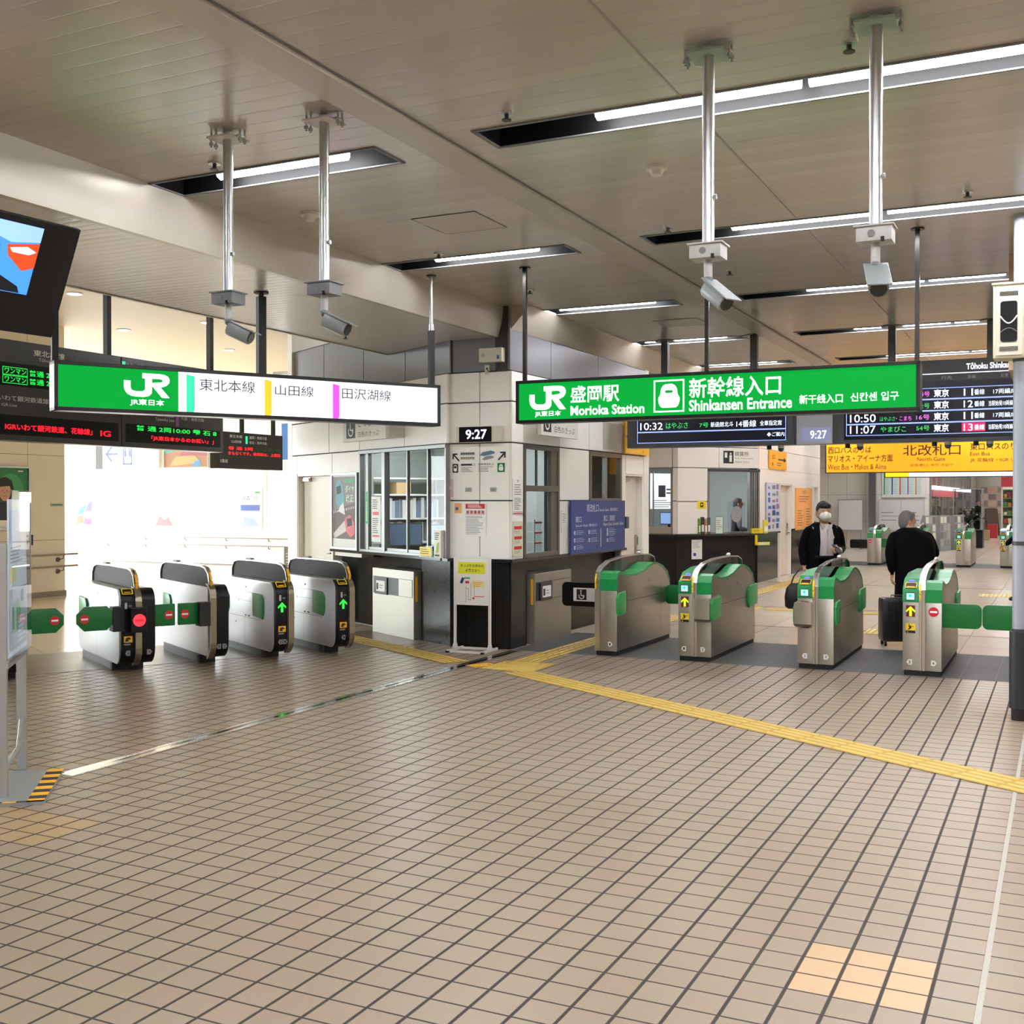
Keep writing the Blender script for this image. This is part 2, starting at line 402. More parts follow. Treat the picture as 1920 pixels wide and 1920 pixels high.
# left hall: beige block, lintel, glazed back wall, glazed side
bp_m = panel_mat('beige_wall_panels', 'e6dac4', .9, 1.43, 1.63, .96, .008, .4)
b = MB(); b.box(20.3, 23.1, 0, 10.5, .09, 4.6, bp_m); b.box(0, 10, 0, .3, 0, 4.6, bp_m); b.box(10, 20.3, 0, .3, 0, .35, bp_m); b.box(10, 20.3, 0, .3, 4.1, 4.6, bp_m); b.build('wall_left', loc=R(-15.43, -9), rz=64, **ST)
w = MB(); w.box(10, 20.3, .14, .15, .35, 4.1, glass)
for k in range(7): xx = 10+10.3*k/6; w.box(xx-.03, xx+.03, .1, .2, .35, 4.1, alu)
w.build('window_11', loc=R(-15.43, -9), rz=64, **ST)
b = MB(); b.box(20.3, 23.12, -.012, 10.5, 0, .09, mat('grey_skirting', '8b8175', .5)); b.build('baseboard_left', loc=R(-15.43, -9), rz=64, **ST)
lt = mat('white_hall_wall', 'f0f0f0', .5)
b = MB(); b.box(-26, -15.43, 14.1, 14.3, 2.95, 4.6, bp_m) if 0 else None
b = MB()
b.box(-26, -12, 22.4, 22.6, 0, .92, lt); b.box(-26, -12, 22.4, 22.6, 2.32, 4.6, lt)
OPEN = [(-23.2, -21.55), (-20.4, -18.75), (-17.7, -16.6)]; x = -26
for u0, u1 in OPEN+[(-12, -12)]: b.box(x, u0, 22.4, 22.6, .92, 2.32, lt); x = u1
b.build('wall_far', rz=-26, **ST)
for i, (u0, u1) in enumerate(OPEN):
    w = MB(); w.box(u0, u1, 22.5, 22.51, .92, 2.32, glass)
    for k in range(3): xx = u0+(u1-u0)*k/2; w.box(xx-.02, xx+.02, 22.46, 22.54, .92, 2.32, white)
    w.build('window_%d' % (1+i), rz=-26, **ST)
w = MB(); w.box(-26.02, -26, 14.1, 22.4, 0, 4.6, glass)
for k in range(8): v = 14.1+8.3*k/7; w.box(-26.08, -25.98, v-.03, v+.03, 0, 4.6, alu)
w.box(-26.08, -25.98, 14.1, 22.4, 1.0, 1.06, alu); w.build('window_4', rz=-26, **ST)
b = MB(); b.box(-12, -8.6, 22.4, 22.6, 0, 4.6, lt); b.box(-9.6, -9.4, 13.5, 22.5, 0, 4.6, lt) if 0 else None
b.build('wall_far', rz=-26, **ST)
b = MB(); b.box(6.45, 9.3, 15.2, 15.35, 0, 4.6, cream); b.build('wall_booth_end', rz=34, **ST)
b = MB(); b.box(-8.75, -8.6, 15.4, 22.4, 0, 4.7, cream); b.box(-8.6, -5.42, 15.5, 15.65, 0, 3.8, cream); b.build('wall_booth_rear', rz=-26, **ST)
b = MB(); b.box(-12, -5.5, 15.4, 66, 3.75, 3.8, ceil_m); b.box(-8.8, -5.5, 11.2, 15.5, 3.76, 3.8, ceil_m); b.build('ceiling', rz=-26, **ST)
b = MB(); b.box(-26, -17, 22.36, 22.4, 0, .03, mgrey)
b.build('baseboard_far', rz=-26, **ST)

# ------------------------------------------------------------------ the corner booth
gap = .007
def panels(mb, rects, y0, y1, m, g=gap, bev=.003):
    for x0, x1, z0, z1 in rects: mb.box(x0+g, x1-g, y0, y1, z0+g, z1-g, m, bev)
dark_joint = mat('dark_joint', '3b3834', .7)
Z = [.98, 1.63, 2.265, 2.715, 3.05]
# left side (s = 6.45); own x runs from t = 15.2 (x = 0) to the corner t = 10.86 (x = 4.34), own y into the booth
b = MB(); o = L(6.45, 15.2); T = lambda t: 15.2-t
seam = [0, T(13.95), T(13.04), T(11.85), T(10.86)]
for z0, z1 in ((2.265, 2.715), (2.715, 3.05)):
    panels(b, [(seam[i], seam[i+1], z0, z1) for i in range(4)], 0, .03, cream)
panels(b, [(0, T(15.02), .09, 2.265), (0.18, T(13.86), 1.99, 2.265), (T(13.86), T(13.04), 1.0, 2.265)], 0, .03, cream)
b.box(0, T(15.02), .03, .2, 0, 2.26, cream); b.box(T(13.87), T(13.04), .03, .2, .9, 2.26, cream)
b.box(0, T(10.92), .03, .2, 2.26, 3.05, dark_joint)
b.build('wall_booth_left', loc=o, rz=-56, **ST)
b = MB()
ups = [0, 1.0, 2.2, 3.3, 4.34]
panels(b, [(ups[i], ups[i+1], 3.05, 3.75) for i in range(4)], .04, .1, greyp); b.box(0, 4.34, .06, .2, 3.04, 3.76, dark_joint)
b.build('wall_booth_left_upper', loc=o, rz=-56, **ST)
# corner face (v = 11.06), own x = u
b = MB()
cx0, cxm, cx1 = -6.22, -5.79, -5.42
panels(b, [(cx0, cxm, z0, z1) for z0, z1 in zip(Z, Z[1:])], 11.06, 11.10, cream)
panels(b, [(cxm, cx1, z0, z1) for z0, z1 in zip(Z, Z[1:])], 11.06, 11.10, cream)
b.box(cx0+.03, cx1-.035, 11.09, 11.3, .97, 3.05, dark_joint)
b.build('wall_booth_front', rz=-26, **ST)
b = MB(); panels(b, [(cx0, cx1, 3.05, 3.75)], 11.08, 11.14, greyp); b.box(cx0+.03, cx1-.03, 11.12, 11.3, 3.04, 3.76, dark_joint); b.build('wall_booth_front_upper', rz=-26, **ST)
# right side (u = -5.4), own x = v - 11.06
b = MB(); o = R(-5.4, 11.06); V = lambda v: v-11.06
vs = [0, V(11.36), V(12.36), V(13.3), V(14.46), V(15.5)]
for z0, z1 in ((2.265, 2.715), (2.715, 3.05)): panels(b, [(vs[i], vs[i+1], z0, z1) for i in range(1, 5)], 0, .03, cream)
panels(b, [(0, vs[1], z0, z1) for z0, z1 in zip(Z, Z[1:])], 0, .03, cream)
panels(b, [(vs[2], vs[3], .98, 1.63), (vs[2], vs[3], 1.63, 2.265), (vs[3], vs[4], .98, 1.60), (vs[4], V(14.63), 0.1, 2.265), (V(14.63), V(15.36), 1.99, 2.265), (V(15.36), vs[5], .1, 2.265)], 0, .03, cream)
b.box(.06, vs[1], .03, .2, .98, 3.05, dark_joint); b.box(vs[2], vs[3], .03, .2, .97, 2.28, dark_joint); b.box(vs[3], vs[4]+.1, .03, .2, .97, 1.6, dark_joint)
b.box(vs[1], vs[5], .03, .2, 2.27, 3.05, dark_joint); b.box(V(15.37), vs[5], .03, .2, 0, 2.28, dark_joint)
b.box(vs[5]-.03, vs[5], .03, 2.5, 0, 3.75, cream)
b.build('wall_booth_right', loc=o, rz=64, **ST)
b = MB(); panels(b, [(a, c, 3.05, 3.5) for a, c in ((0, 1.1), (1.1, 2.6), (2.6, 4.44))], .02, .06, greyp); b.box(0, 4.44, .05, .2, 3.04, 3.76, dark_joint)
b.build('wall_booth_right_upper', loc=o, rz=64, **ST)
# black granite base with seams, set back a little under the sill
gr_m = mat('granite_slabs', '181717', .16, spec=.18); q = NT(gr_m); x = q.xyz()
a1, _ = q.line(x[0], .46, 0, .004); a2, _ = q.line(x[2], .315, .02, .003); g = q.op('MAXIMUM', a1, a2)
q.set('Base Color', q.mix(g, q.mix(q.noise(60, 5), '181818', '2a2929'), '0a0a0a')); gr_m.node_tree.nodes['Principled BSDF'].inputs['Coat Weight'].default_value = .0
b = MB(); b.box(.02, T(11.5), .26, .4, 0, .96, gr_m); b.box(T(11.5), T(10.86), .04, .4, 0, .96, gr_m); b.box(T(13.87), T(10.80), -.03, .35, .955, .985, mat('granite_ledge', '2a2a2c', .15)); b.build('baseboard_booth_left', loc=L(6.45, 15.2), rz=-56, **ST)
b = MB(); b.box(-6.20, -5.44, 11.09, 11.3, 0, .96, gr_m); b.box(-6.27, -5.38, 11.02, 11.3, .955, .985, MATS['granite_ledge']); b.build('baseboard_booth_front', rz=-26, **ST)
b = MB(); b.box(.05, V(11.5), .03, .3, 0, .96, gr_m); b.box(V(11.5), V(14.62), .16, .3, 0, .96, gr_m); b.box(-.04, V(14.6), -.03, .3, .955, .985, MATS['granite_ledge']); b.build('baseboard_booth_right', loc=o, rz=64, **ST)
# doors
def door(idx, loc, rz, w, h, handle_left, label=None):
    d = MB(); fw = .05
    d.box(-fw, 0, -.012, .12, 0, h+fw, cream); d.box(w, w+fw, -.012, .12, 0, h+fw, cream); d.box(-fw, w+fw, -.012, .12, h, h+fw, cream)
    o = d.build('door_%d' % idx, loc=loc, rz=rz, **ST)
    d = MB(); d.box(.005, w-.005, .07, .11, .01, h-.005, mat('door_leaf', 'ded6c8', .35), .003); d.build('door_leaf', o)
    hx = .07 if handle_left else w-.07
    d = MB(); d.box(hx-.028, hx+.028, .045, .07, .86, 1.14, steel, .006); d.box(hx-.018, hx+.018, .035, .047, 1.0, 1.12, black, .004)
    sx = 1 if handle_left else -1
    d.cyl((hx, .045, .92), (hx, .0, .92), .009, dgrey); d.box(min(hx, hx+sx*.11), max(hx, hx+sx*.11), -.008, .008, .908, .932, dgrey, .004); d.build('door_handle', o, smooth=35)
    d = MB(); c = w-.3 if handle_left else .06
    d.box(c, c+.22, .02, .07, h-.075, h-.03, alu, .006); d.box(c+.05, c+.3, .012, .02, h-.03, h-.018, alu); d.build('door_closer', o)
    return o
door(1, L(6.47, 15.0), -56, 1.1, 1.97, False)
door(2, R(-5.42, 14.65), 64, .69, 1.97, False)

# ------------------------------------------------------------------ fare office (second block)
fb = panel_mat('fare_wall_front', 'e4dccc', 1.0, .45, .0, .0)
F0, F1 = R(-6.6, 20.7), R(-5.4, 22.2)
def holed(mb, x0, x1, z0, z1, holes, y0, y1, m, cuts):
    for a, c in zip(cuts, cuts[1:]):
        zs = [z0]
        for h in holes:
            if h[0] <= a+1e-6 and h[1] >= c-1e-6: zs += [h[2], h[3]]
        zs.append(z1)
        for p, r in zip(zs[::2], zs[1::2]):
            if r-p > .01: mb.box(a+gap, c-gap, y0, y1, p+gap, r-gap, m, .003)
b = MB()                                                 # front, own x = u
for zz in ((.98, 1.62), (1.62, 2.255), (2.255, 2.66), (2.66, 3.06)):
    hs = [(-7.22, -6.70, .98, 2.255)] if zz[0] < 2.2 else []
    for a, c in ((-9.6, -8.4), (-8.4, -7.22), (-7.22, -6.70), (-6.70, -6.6)):
        if hs and a == -7.22: continue
        b.box(a+gap, c-gap, 20.7, 20.74, zz[0]+gap, zz[1]-gap, cream, .003)
b.box(-9.6, -7.22, 20.74, 20.9, .9, 3.75, dark_joint); b.box(-7.22, -6.6, 20.74, 20.9, 2.26, 3.75, dark_joint); b.box(-9.6, -6.6, 20.76, 20.9, 3.06, 3.75, greyp)
b.box(-9.6, -6.62, 20.78, 20.95, 0, .96, gr_m); b.box(-9.6, -6.56, 20.66, 20.95, .95, .98, MATS['granite_ledge'])
b.build('wall_fare_front', rz=-26, **ST)
b = MB()                                                 # chamfer, own x along it
for x0, x1, z0, z1 in ((0, .70, .98, 1.61), (0, .70, 1.61, 2.255), (0, .96, 2.255, 2.66), (.96, 1.92, 2.255, 2.66), (0, 1.92, 2.66, 3.06)): b.box(x0+gap, x1-gap, 0, .04, z0+gap, z1-gap, cream, .003)
b.box(0, .70, .04, .2, .96, 2.26, dark_joint); b.box(0, 1.92, .04, .2, 2.26, 3.75, dark_joint); b.box(0, 1.92, .05, .2, 3.06, 3.75, greyp)
b.box(0.02, 1.92, .06, .25, 0, .96, gr_m); b.box(-.03, 1.98, -.05, .3, .95, .98, MATS['granite_ledge'])
b.build('wall_fare_corner', loc=F0, rz=ROT['C'], **ST)
b = MB(); V2 = lambda v: v-22.2                          # long side, own x = v
b.box(0, V2(24.05), 0, .04, .98, 2.255, cream); b.box(V2(25.2), V2(27.7), 0, .04, 1.0, 2.255, cream); b.box(0, V2(28.4), 0, .04, 2.26, 2.66, cream); b.box(0, V2(28.4), 0, .04, 2.67, 3.06, cream)
b.box(V2(24.05), V2(25.2), 0, .04, 1.98, 2.255, cream); b.box(V2(28.2), V2(28.4), 0, .04, 0, 2.255, cream); b.box(V2(27.7), V2(28.2), 0, .04, 1.98, 2.255, cream)
b.box(0, V2(23.95), .03, .2, 0, .96, gr_m); b.box(0, V2(23.95), -.03, .2, .95, .98, MATS['granite_ledge']); b.box(V2(25.2), V2(27.7), .0, .2, 0, .97, gr_m)
b.box(0, V2(28.4), .04, .2, 3.0, 3.75, greyp); b.box(V2(28.4)-.1, V2(28.4), .04, 4, 0, 3.75, dark_joint)
for v0, v1 in ((0, 24.0-22.2), (V2(25.25), V2(27.68))): b.box(v0, v1, .05, .2, .98, 3.0, dark_joint)
b.box(V2(24.0), V2(28.4), .05, .2, 2.0, 3.0, dark_joint)
b.build('wall_fare_side', loc=F1, rz=64, **ST)
door(3, R(-5.42, 24.12), 64, 1.0, 1.95, False)
door(4, R(-5.42, 27.75), 64, .42, 1.95, False)
# far end of the concourse
b = MB(); fm = panel_mat('far_wall_panels', 'f2efe8', .62, .9, -.4, .02, .008, .3, '9b968a')
b.box(-9, -3.98, 39.4, 39.6, 0, 3.75, fm); b.box(-9, -5.5, 28.6, 28.62, 0, 3.75, dgrey) if 0 else None
b.build('wall_far_left', rz=-26, **ST)
b = MB(); b.box(-9.2, 1.2, 62, 62.2, 0, 3.8, mat('far_grey_wall', 'b8b2a8', .5)); b.build('wall_end', rz=-26, **ST)
b = MB(); b.box(-4.1, -3.98, 39.6, 62, 0, 3.8, mat('far_side_wall', '9a968d', .4)); b.build('wall_end_side', rz=-26, **ST)
b = MB(); b.box(-9.3, -9.1, 28.4, 39.5, 0, 3.8, fm); b.build('wall_far_recess', rz=-26, **ST)
# ------------------------------------------------------------------ lamps in the ceiling
tube_m = mat('fluorescent_tube', 'ffffff', .4, emit='fbfaff', es=LAMP)
trough = mat('trough_black', '060606', .6, spec=.15)
n = 0
def fixture(u0, u1, vc, segs, label, group):
    t = thing('ceiling_light', label, 'ceiling light', R((u0+u1)/2, vc, 3.75), -26, group); w = (u1-u0)/2
    b = MB()
    b.box(-w, w, -HW, -HW+.012, 0, .15, trough); b.box(-w, w, HW-.012, HW, 0, .15, trough)
    b.box(-w, -w+.012, -HW, HW, 0, .15, trough); b.box(w-.012, w, -HW, HW, 0, .15, trough); b.box(-w, w, -HW, HW, .14, .15, trough)
    b.build('trough', t)
    b = MB()
    for x0, x1, y0, y1 in ((-w-.01, w+.01, -HW-.012, -HW+.01), (-w-.01, w+.01, HW-.01, HW+.012), (-w-.01, -w+.012, -HW, HW), (w-.012, w+.01, -HW, HW)): b.box(x0, x1, y0, y1, -.008, .003, mgrey)
    b.build('rim', t)
    c = (u0+u1)/2
    for a, e in segs:
        b = MB(); b.box(a-c+.01, e-c-.01, -.05, .05, .075, .12, blackm, .01); h = b.build('batten', t)
        b = MB(); x0, x1 = a-c+.02, e-c-.02
        b.prism([(-.05, .078), (-.05, .045), (-.035, .018), (0, .006), (.035, .018), (.05, .045), (.05, .078)], 0, x0, x1, tube_m); b.build('tube', h, smooth=50)
    return t
for k, v in enumerate(ROWS):
    nth = k-5
    names = {0: 'first', 1: 'second', 2: 'third', 3: 'fourth', 4: 'fifth', 5: 'sixth', 6: 'seventh', 7: 'eighth'}
    if nth >= 0:
        far = names.get(nth)
        lr = 'long black-troughed strip light running right, %s row from the viewer' % far if far else 'distant strip light in the concourse ceiling'
        ll = 'short black-troughed strip light left of the ceiling beam, %s row' % far if far else 'distant short strip light in the concourse ceiling'
    else: lr = 'long strip light over the open floor behind the viewer'; ll = 'short strip light over the open floor behind the viewer'
    if v > 63: continue
    start = -2.37; segs = []
    u = start
    while u < 2.3: segs.append((u, u+1.16)); u += 1.17
    if nth <= 1 or True:
        end = 2.6 if v < 10.6 else -.43
        segs2 = [(a, min(c, end-.05)) for a, c in segs if a < end-.3]
        fixture(-3.05, end, v, segs2, lr, 'long strip lights right of the beam')
    if v > 3:
        fixture(-5.50, -3.72, v, [(-5.05, -4.02)] if v < 11 else [(-5.1, -3.95)], ll, 'short strip lights left of the beam')
# down-lights of the left hall
for i, (u, v) in enumerate([(-14.7, 14.74), (-12.84, 14.73), (-12.76, 11.85), (-14.79, 17.6), (-12.89, 17.56), (-14.8, 20.38), (-10.9, 14.7), (-10.9, 11.85), (-10.9, 17.6), (-14.7, 11.85), (-9.0, 8.9), (-11, 8.9), (-13, 8.9), (-9, 5.9), (-11, 5.9), (-19, 17.6), (-22, 17.6), (-19, 20.4), (-17, 14.9)]):
    t = thing('downlight', 'round recessed lamp in the beige ceiling of the left hall', 'ceiling light', R(u, v, 4.6), -26, 'down-lights of the left hall')
    b = MB(); b.cyl((0, 0, -.012), (0, 0, .0), .12, white, seg=20); b.build('ring', t, smooth=40)
    b = MB(); b.cyl((0, 0, -.016), (0, 0, -.012), .09, mat('downlight_lens', 'ffffff', .4, emit='fff2dc', es=14.), seg=20); b.build('lens', t, smooth=40)
# ceiling fittings
def small_head(u, v, z, label, kind):
    if kind == 'sprinkler':
        b = MB(); b.cyl((0, 0, 0), (0, 0, -.012), .04, steel_l, seg=14); b.cyl((0, 0, -.012), (0, 0, -.04), .012, dgrey, seg=8); b.cyl((0, 0, -.04), (0, 0, -.045), .028, dgrey, seg=12)
        b.build('sprinkler_head', loc=R(u, v, z), rz=-26, smooth=40, label=label, cat='sprinkler', group='sprinklers in the ceiling')
    else:
        t = thing('smoke_detector', label, 'smoke detector', R(u, v, z), -26)
        b = MB(); b.cyl((0, 0, 0), (0, 0, -.02), .07, white, seg=20); b.build('base', t, smooth=40)
        b = MB(); b.cyl((0, 0, -.02), (0, 0, -.055), .05, white, .035, seg=18); b.build('sensor', t, smooth=40)
# ------------------------------------------------------------------ lit signs over the gates
s_green = mat('sign_green_lit', '022c10', .6, spec=.1, emit='00b43c', es=.95)
s_white = mat('sign_white_lit', 'c8c8cc', .4, emit='f6f8ff', es=1.15)
s_lett = mat('sign_lettering_lit', 'ffffff', .4, emit='ffffff', es=1.5)
s_dim = mat('sign_white_dim', 'f0f2fa', .4, emit='eef2fa', es=1.05)
s_teal = mat('stripe_teal', '20c08a', .4, emit='22d49a', es=1.0)
s_amb = mat('stripe_amber', 'f6a818', .4, emit='ffa80c', es=1.1)
s_mag = mat('stripe_magenta', 'e040d8', .4, emit='e440e0', es=1.0)
s_ink = mat('sign_ink', '202228', .5); s_inkf = mat('sign_ink_faint', 'd8dcea', .5, emit='dde2f4', es=1.2)
framek = mat('sign_frame_black', '1b1c1b', .35, .3)
def jr(mb, x0, x1, z0, z1, y, m):
    # the railway emblem: a J hook joined to an R
    w, h = x1-x0, z1-z0; k = .205*h*1.3
    P = lambda a, c: (x0+a*w, z0+c*h)
    th = .30*1.0
    # J: foot curve and stem
    def strip(pts_out, pts_in):
        for i in range(len(pts_out)-1): mb.poly([P(*pts_out[i]), P(*pts_out[i+1]), P(*pts_in[i+1]), P(*pts_in[i])], y, m)
    strip([(0, .66), (0, .40), (.02, .24), (.08, .10), (.17, .02), (.28, 0), (.44, 0), (.54, .05), (.60, .16), (.61, .30), (.61, .80)],
          [(.145, .66), (.145, .40), (.15, .32), (.18, .26), (.23, .235), (.28, .23), (.38, .23), (.42, .25), (.455, .30), (.46, .36), (.46, .80)][0:11])
    strip([(.40, 1), (.46, 1), (.80, 1), (.90, .97), (.97, .90), (1, .78), (.99, .64), (.93, .52), (.84, .45), (.74, .43)],
          [(.40, .79), (.46, .79), (.76, .79), (.81, .78), (.84, .75), (.85, .72), (.845, .68), (.81, .65), (.77, .635), (.72, .63)])
    mb.poly([P(.40, .80), P(.61, .80), P(.61, .82), P(.40, .82)], y, m)
    mb.poly([P(.57, .63), P(.78, .63), P(1.0, .10), P(.94, .0), P(.82, .0)][:0] or [P(.56, .60), P(.74, .635), P(.80, .43), P(1.0, .0), P(.83, .0)], y, m)
def posts(t, xs, z0, z1, w=.035, m=blackm, d=.06):
    for x, zt in xs:
        b = MB(); b.box(x-w/2, x+w/2, d-w/2, d+w/2, z0, zt, m, .004); b.cyl((x, d, zt-.012), (x, d, zt), w*1.5, m, seg=14); b.build('post', t)
# left sign
t = thing('hanging_sign', 'hanging lit sign with green end panel and white part listing three railway lines', 'sign', L(1.95, 9.2, 2.33), 34)
b = MB(); Wd, H = 3.44, .385
for x0, x1, z0, z1 in ((0, Wd, 0, .03), (0, Wd, H-.03, H), (0, .03, 0, H), (Wd-.03, Wd, 0, H)): b.box(x0, x1, -.01, .16, z0, z1, framek, .003)
b.box(.02, Wd-.02, .02, .15, .02, H-.02, framek); b.build('frame', t)
b = MB(); b.box(.03, .965, 0, .02, .03, H-.03, s_green); b.build('green_panel', t)['label'] = 'lit green panel'
b = MB(); b.box(.965, Wd-.03, 0, .02, .03, H-.03, s_white); b.build('white_panel', t)['label'] = 'lit white panel'
b = MB(); jr(b, .527, .892, .135, .325, -.002, s_lett); b.text('JR東日本', .576, .849, .062, .116, -.002, s_lett, .01); b.build('emblem', t)
b = MB()
for x0, x1, m in ((1.03, 1.10, s_teal), (1.705, 1.77, s_amb), (2.34, 2.405, s_mag)): b.poly([(x0, .03), (x1-.01, .03), (x1, .06), (x1, .325), (x0+.01, .335), (x0, .335)], -.002, m)
b.text('東北本線', 1.14, 1.62, .212, .312, -.002, s_ink); b.text('山田線', 1.80, 2.157, .208, .30, -.002, s_ink); b.text('田沢湖線', 2.43, 2.92, .208, .306, -.002, s_ink)
b.text('Tōhoku Line', 1.15, 1.56, .128, .17, -.002, s_inkf); b.text('Yamada Line', 1.82, 2.24, .12, .15, -.002, s_inkf); b.text('Tazawako Line', 2.45, 2.85, .12, .15, -.002, s_inkf)
b.build('lettering', t)
for i, (x, zt, w) in enumerate(((.02, 1.09, .05), (1.70, 1.09, .07), (3.38, 1.09, .05))):
    b = MB(); b.box(x-w/2, x+w/2, .06-w/2, .06+w/2, H, .90 if i == 2 else zt-.04, blackm, .004)
    zc = zt if i < 2 else 1.42
    if i == 2: b.cyl((x, .06, .88), (x, .06, zc), .018, alu); b.cyl((x, .06, .90), (x, .06, .96), .024, galv)
    else: b.cyl((x, .06, zt-.06), (x, .06, zt), .022, blackm)
    b.cyl((x, .06, zc-.012), (x, .06, zc), w*.9, blackm if i < 2 else dgrey, seg=16); b.build('post', t)
# right sign
t = thing('hanging_sign', 'long hanging lit green sign in front of the four silver gates', 'sign', R(-4.47, 9.25, 2.33), -26)
b = MB(); Wd, H = 3.47, .385
for x0, x1, z0, z1 in ((0, Wd, 0, .028), (0, Wd, H-.028, H), (0, .03, 0, H), (Wd-.03, Wd, 0, H)): b.box(x0, x1, -.01, .16, z0, z1, framek, .003)
b.box(.02, Wd-.02, .02, .15, .02, H-.02, framek); b.build('frame', t)
b = MB(); b.box(.03, Wd-.03, 0, .02, .028, H-.028, s_green); b.build('green_panel', t)['label'] = 'lit green panel'
b = MB(); jr(b, .135, .491, .115, .325, -.002, s_lett); b.text('JR東日本', .188, .445, .05, .105, -.002, s_lett, .01); b.build('emblem', t)
b = MB(); b.text('盛岡駅', .537, .995, .165, .315, -.002, s_lett, .012); b.text('Morioka Station', .537, 1.225, .055, .14, -.002, s_lett, .02)
b.text('新幹線入口', 1.623, 2.396, .165, .335, -.002, s_lett, .012); b.text('Shinkansen Entrance', 1.623, 2.486, .055, .15, -.002, s_lett, .018)
b.text('新干线入口', 2.546, 2.887, .082, .155, -.002, s_lett, .01); b.text('신칸센 입구', 2.948, 3.312, .087, .155, -.002, s_lett, .008); b.build('lettering', t)
def train_icon(mb, x0, x1, z0, z1, y, fg, bgm, frame=True):
    w, h = x1-x0, z1-z0; P = lambda a, c: (x0+a*w, z0+c*h)
    if frame:
        e = .045
        for q in (((0, 0), (1, 0), (1, e), (0, e)), ((0, 1-e), (1, 1-e), (1, 1), (0, 1)), ((0, e), (e, e), (e, 1-e), (0, 1-e)), ((1-e, e), (1, e), (1, 1-e), (1-e, 1-e))): mb.poly([P(*c) for c in q], y, fg)
    mb.poly([P(*c) for c in ((.28, .14), (.72, .14), (.80, .20), (.85, .34), (.85, .44), (.79, .54), (.76, .72), (.70, .82), (.60, .87), (.40, .87), (.30, .82), (.24, .72), (.21, .54), (.15, .44), (.15, .34), (.20, .20))], y, fg)
    mb.poly([P(*c) for c in ((.40, .59), (.60, .59), (.64, .64), (.60, .68), (.40, .68), (.36, .64))], y-.001, bgm)
b = MB(); train_icon(b, 1.311, 1.581, .055, .33, -.002, s_lett, s_green); b.build('train_pictogram', t)
posts(t, [(.06, 1.42), (1.76, 1.42), (3.44, 1.42)], H, 0, .035, mat('post_bronze', '3a3836', .25, .7))

# ------------------------------------------------------------------ departure boards
scr = mat('display_navy', '04061a', .25, emit='03051c', es=.35)
dw = mat('display_white', 'ffffff', .4, emit='e8f0ff', es=1.5); dg = mat('display_green', '20c060', .4, emit='35d060', es=.95)
dm = mat('display_pink', 'e060d0', .4, emit='f070e0', es=1.1); dline = mat('display_line', 'a0b4f0', .4, emit='8fa8ff', es=1.2); dred = mat('display_red_tag', 'd81858', .4, emit='e0205c', es=.9)
t = thing('departure_board', 'wide dark departure board with clock hanging behind the green sign', 'departure board', R(-5.26, 14.3, 2.33), -26)
case = mat('board_case_grey', '4a4d52', .4, .2)
b = MB(); b.box(0, 2.22, 0, .22, 0, .96, case, .008); b.box(2.72, 4.83, 0, .22, 0, .97, case, .008); b.box(2.22, 2.72, .02, .22, 0, .96, case); b.build('case', t)
b = MB(); b.rect(.13, 2.13, .06, .72, -.003, scr); b.rect(2.83, 4.82, .045, .72, -.003, scr); b.build('screen', t)
b = MB()
for x0, x1, z0, z1 in ((.14, 2.12, .055, .375), (2.85, 4.81, .035, .355), (2.85, 4.81, .37, .72)):
    pass
def outl(mb, x0, x1, z0, z1, y, m, e=.008):
    mb.rect(x0, x1, z0, z0+e, y, m); mb.rect(x0, x1, z1-e, z1, y, m); mb.rect(x0, x0+e, z0, z1, y, m); mb.rect(x1-e, x1, z0, z1, y, m)
for x0, x1, zs in ((.145, 2.12, (.06, .205, .375)), (2.855, 4.81, (.09, .23, .37, .505, .64))):
    for z0, z1 in zip(zs, zs[1:]): outl(b, x0, x1, z0, z1, -.005, dline)
b.build('grid_lines', t)
b = MB()
b.text('10:32', .19, .50, .235, .33, -.006, dw); b.text('はやぶさ', .546, .845, .245, .325, -.006, dg); b.text('7号', 1.0, 1.12, .25, .31, -.006, dg); b.text('新函館北斗', 1.15, 1.447, .25, .315, -.006, dw); b.text('14番線', 1.488, 1.743, .24, .325, -.006, dw); b.text('全車指定席', 1.79, 2.067, .25, .315, -.006, dw)
b.text('◆ご案内', 1.88, 2.10, .11, .165, -.006, dw)
for tm, z, m1 in (('10:50', .255, dm), ('11:07', .118, dg)):
    b.text(tm, 2.902, 3.204, z, z+.095, -.006, dw)
b.text('はやぶさ', 3.254, 3.43, .262, .315, -.006, dg); b.text('・こまち', 3.44, 3.617, .262, .315, -.006, dm); b.text('16号', 3.671, 3.822, .265, .325, -.006, dm)
b.text('やまびこ', 3.261, 3.556, .128, .195, -.006, dg); b.text('54号', 3.671, 3.822, .135, .195, -.006, dg)
b.text('4号', 3.72, 3.822, .54, .60, -.006, dm); b.text('2号', 3.72, 3.822, .40, .46, -.006, dg)
for z, tr, note in ((.53, '11', '17両編成'), (.392, '12', '当駅始発10両編成'), (.255, '11', '17両編成'), (.118, '13', '当駅始発10両編成')):
    b.text('東京', 3.869, 4.035, z, z+.09, -.006, dw, .015)
    if tr == '13': b.rect(4.18, 4.435, z-.005, z+.1, -.006, dred)
    b.text(tr, 4.2, 4.30, z+.003, z+.085, -.0075, dw); b.text('番線', 4.315, 4.426, z+.01, z+.075, -.0075, dw)
    b.text(note, 4.47 if len(note) > 6 else 4.52, 4.767, z+.012, z+.072, -.006, dw)
b.text('Tōhoku Shinkansen', 4.227, 4.80, .84, .915, -.006, dw, .02); b.rect(3.70, 4.81, .80, .81, -.006, dw)
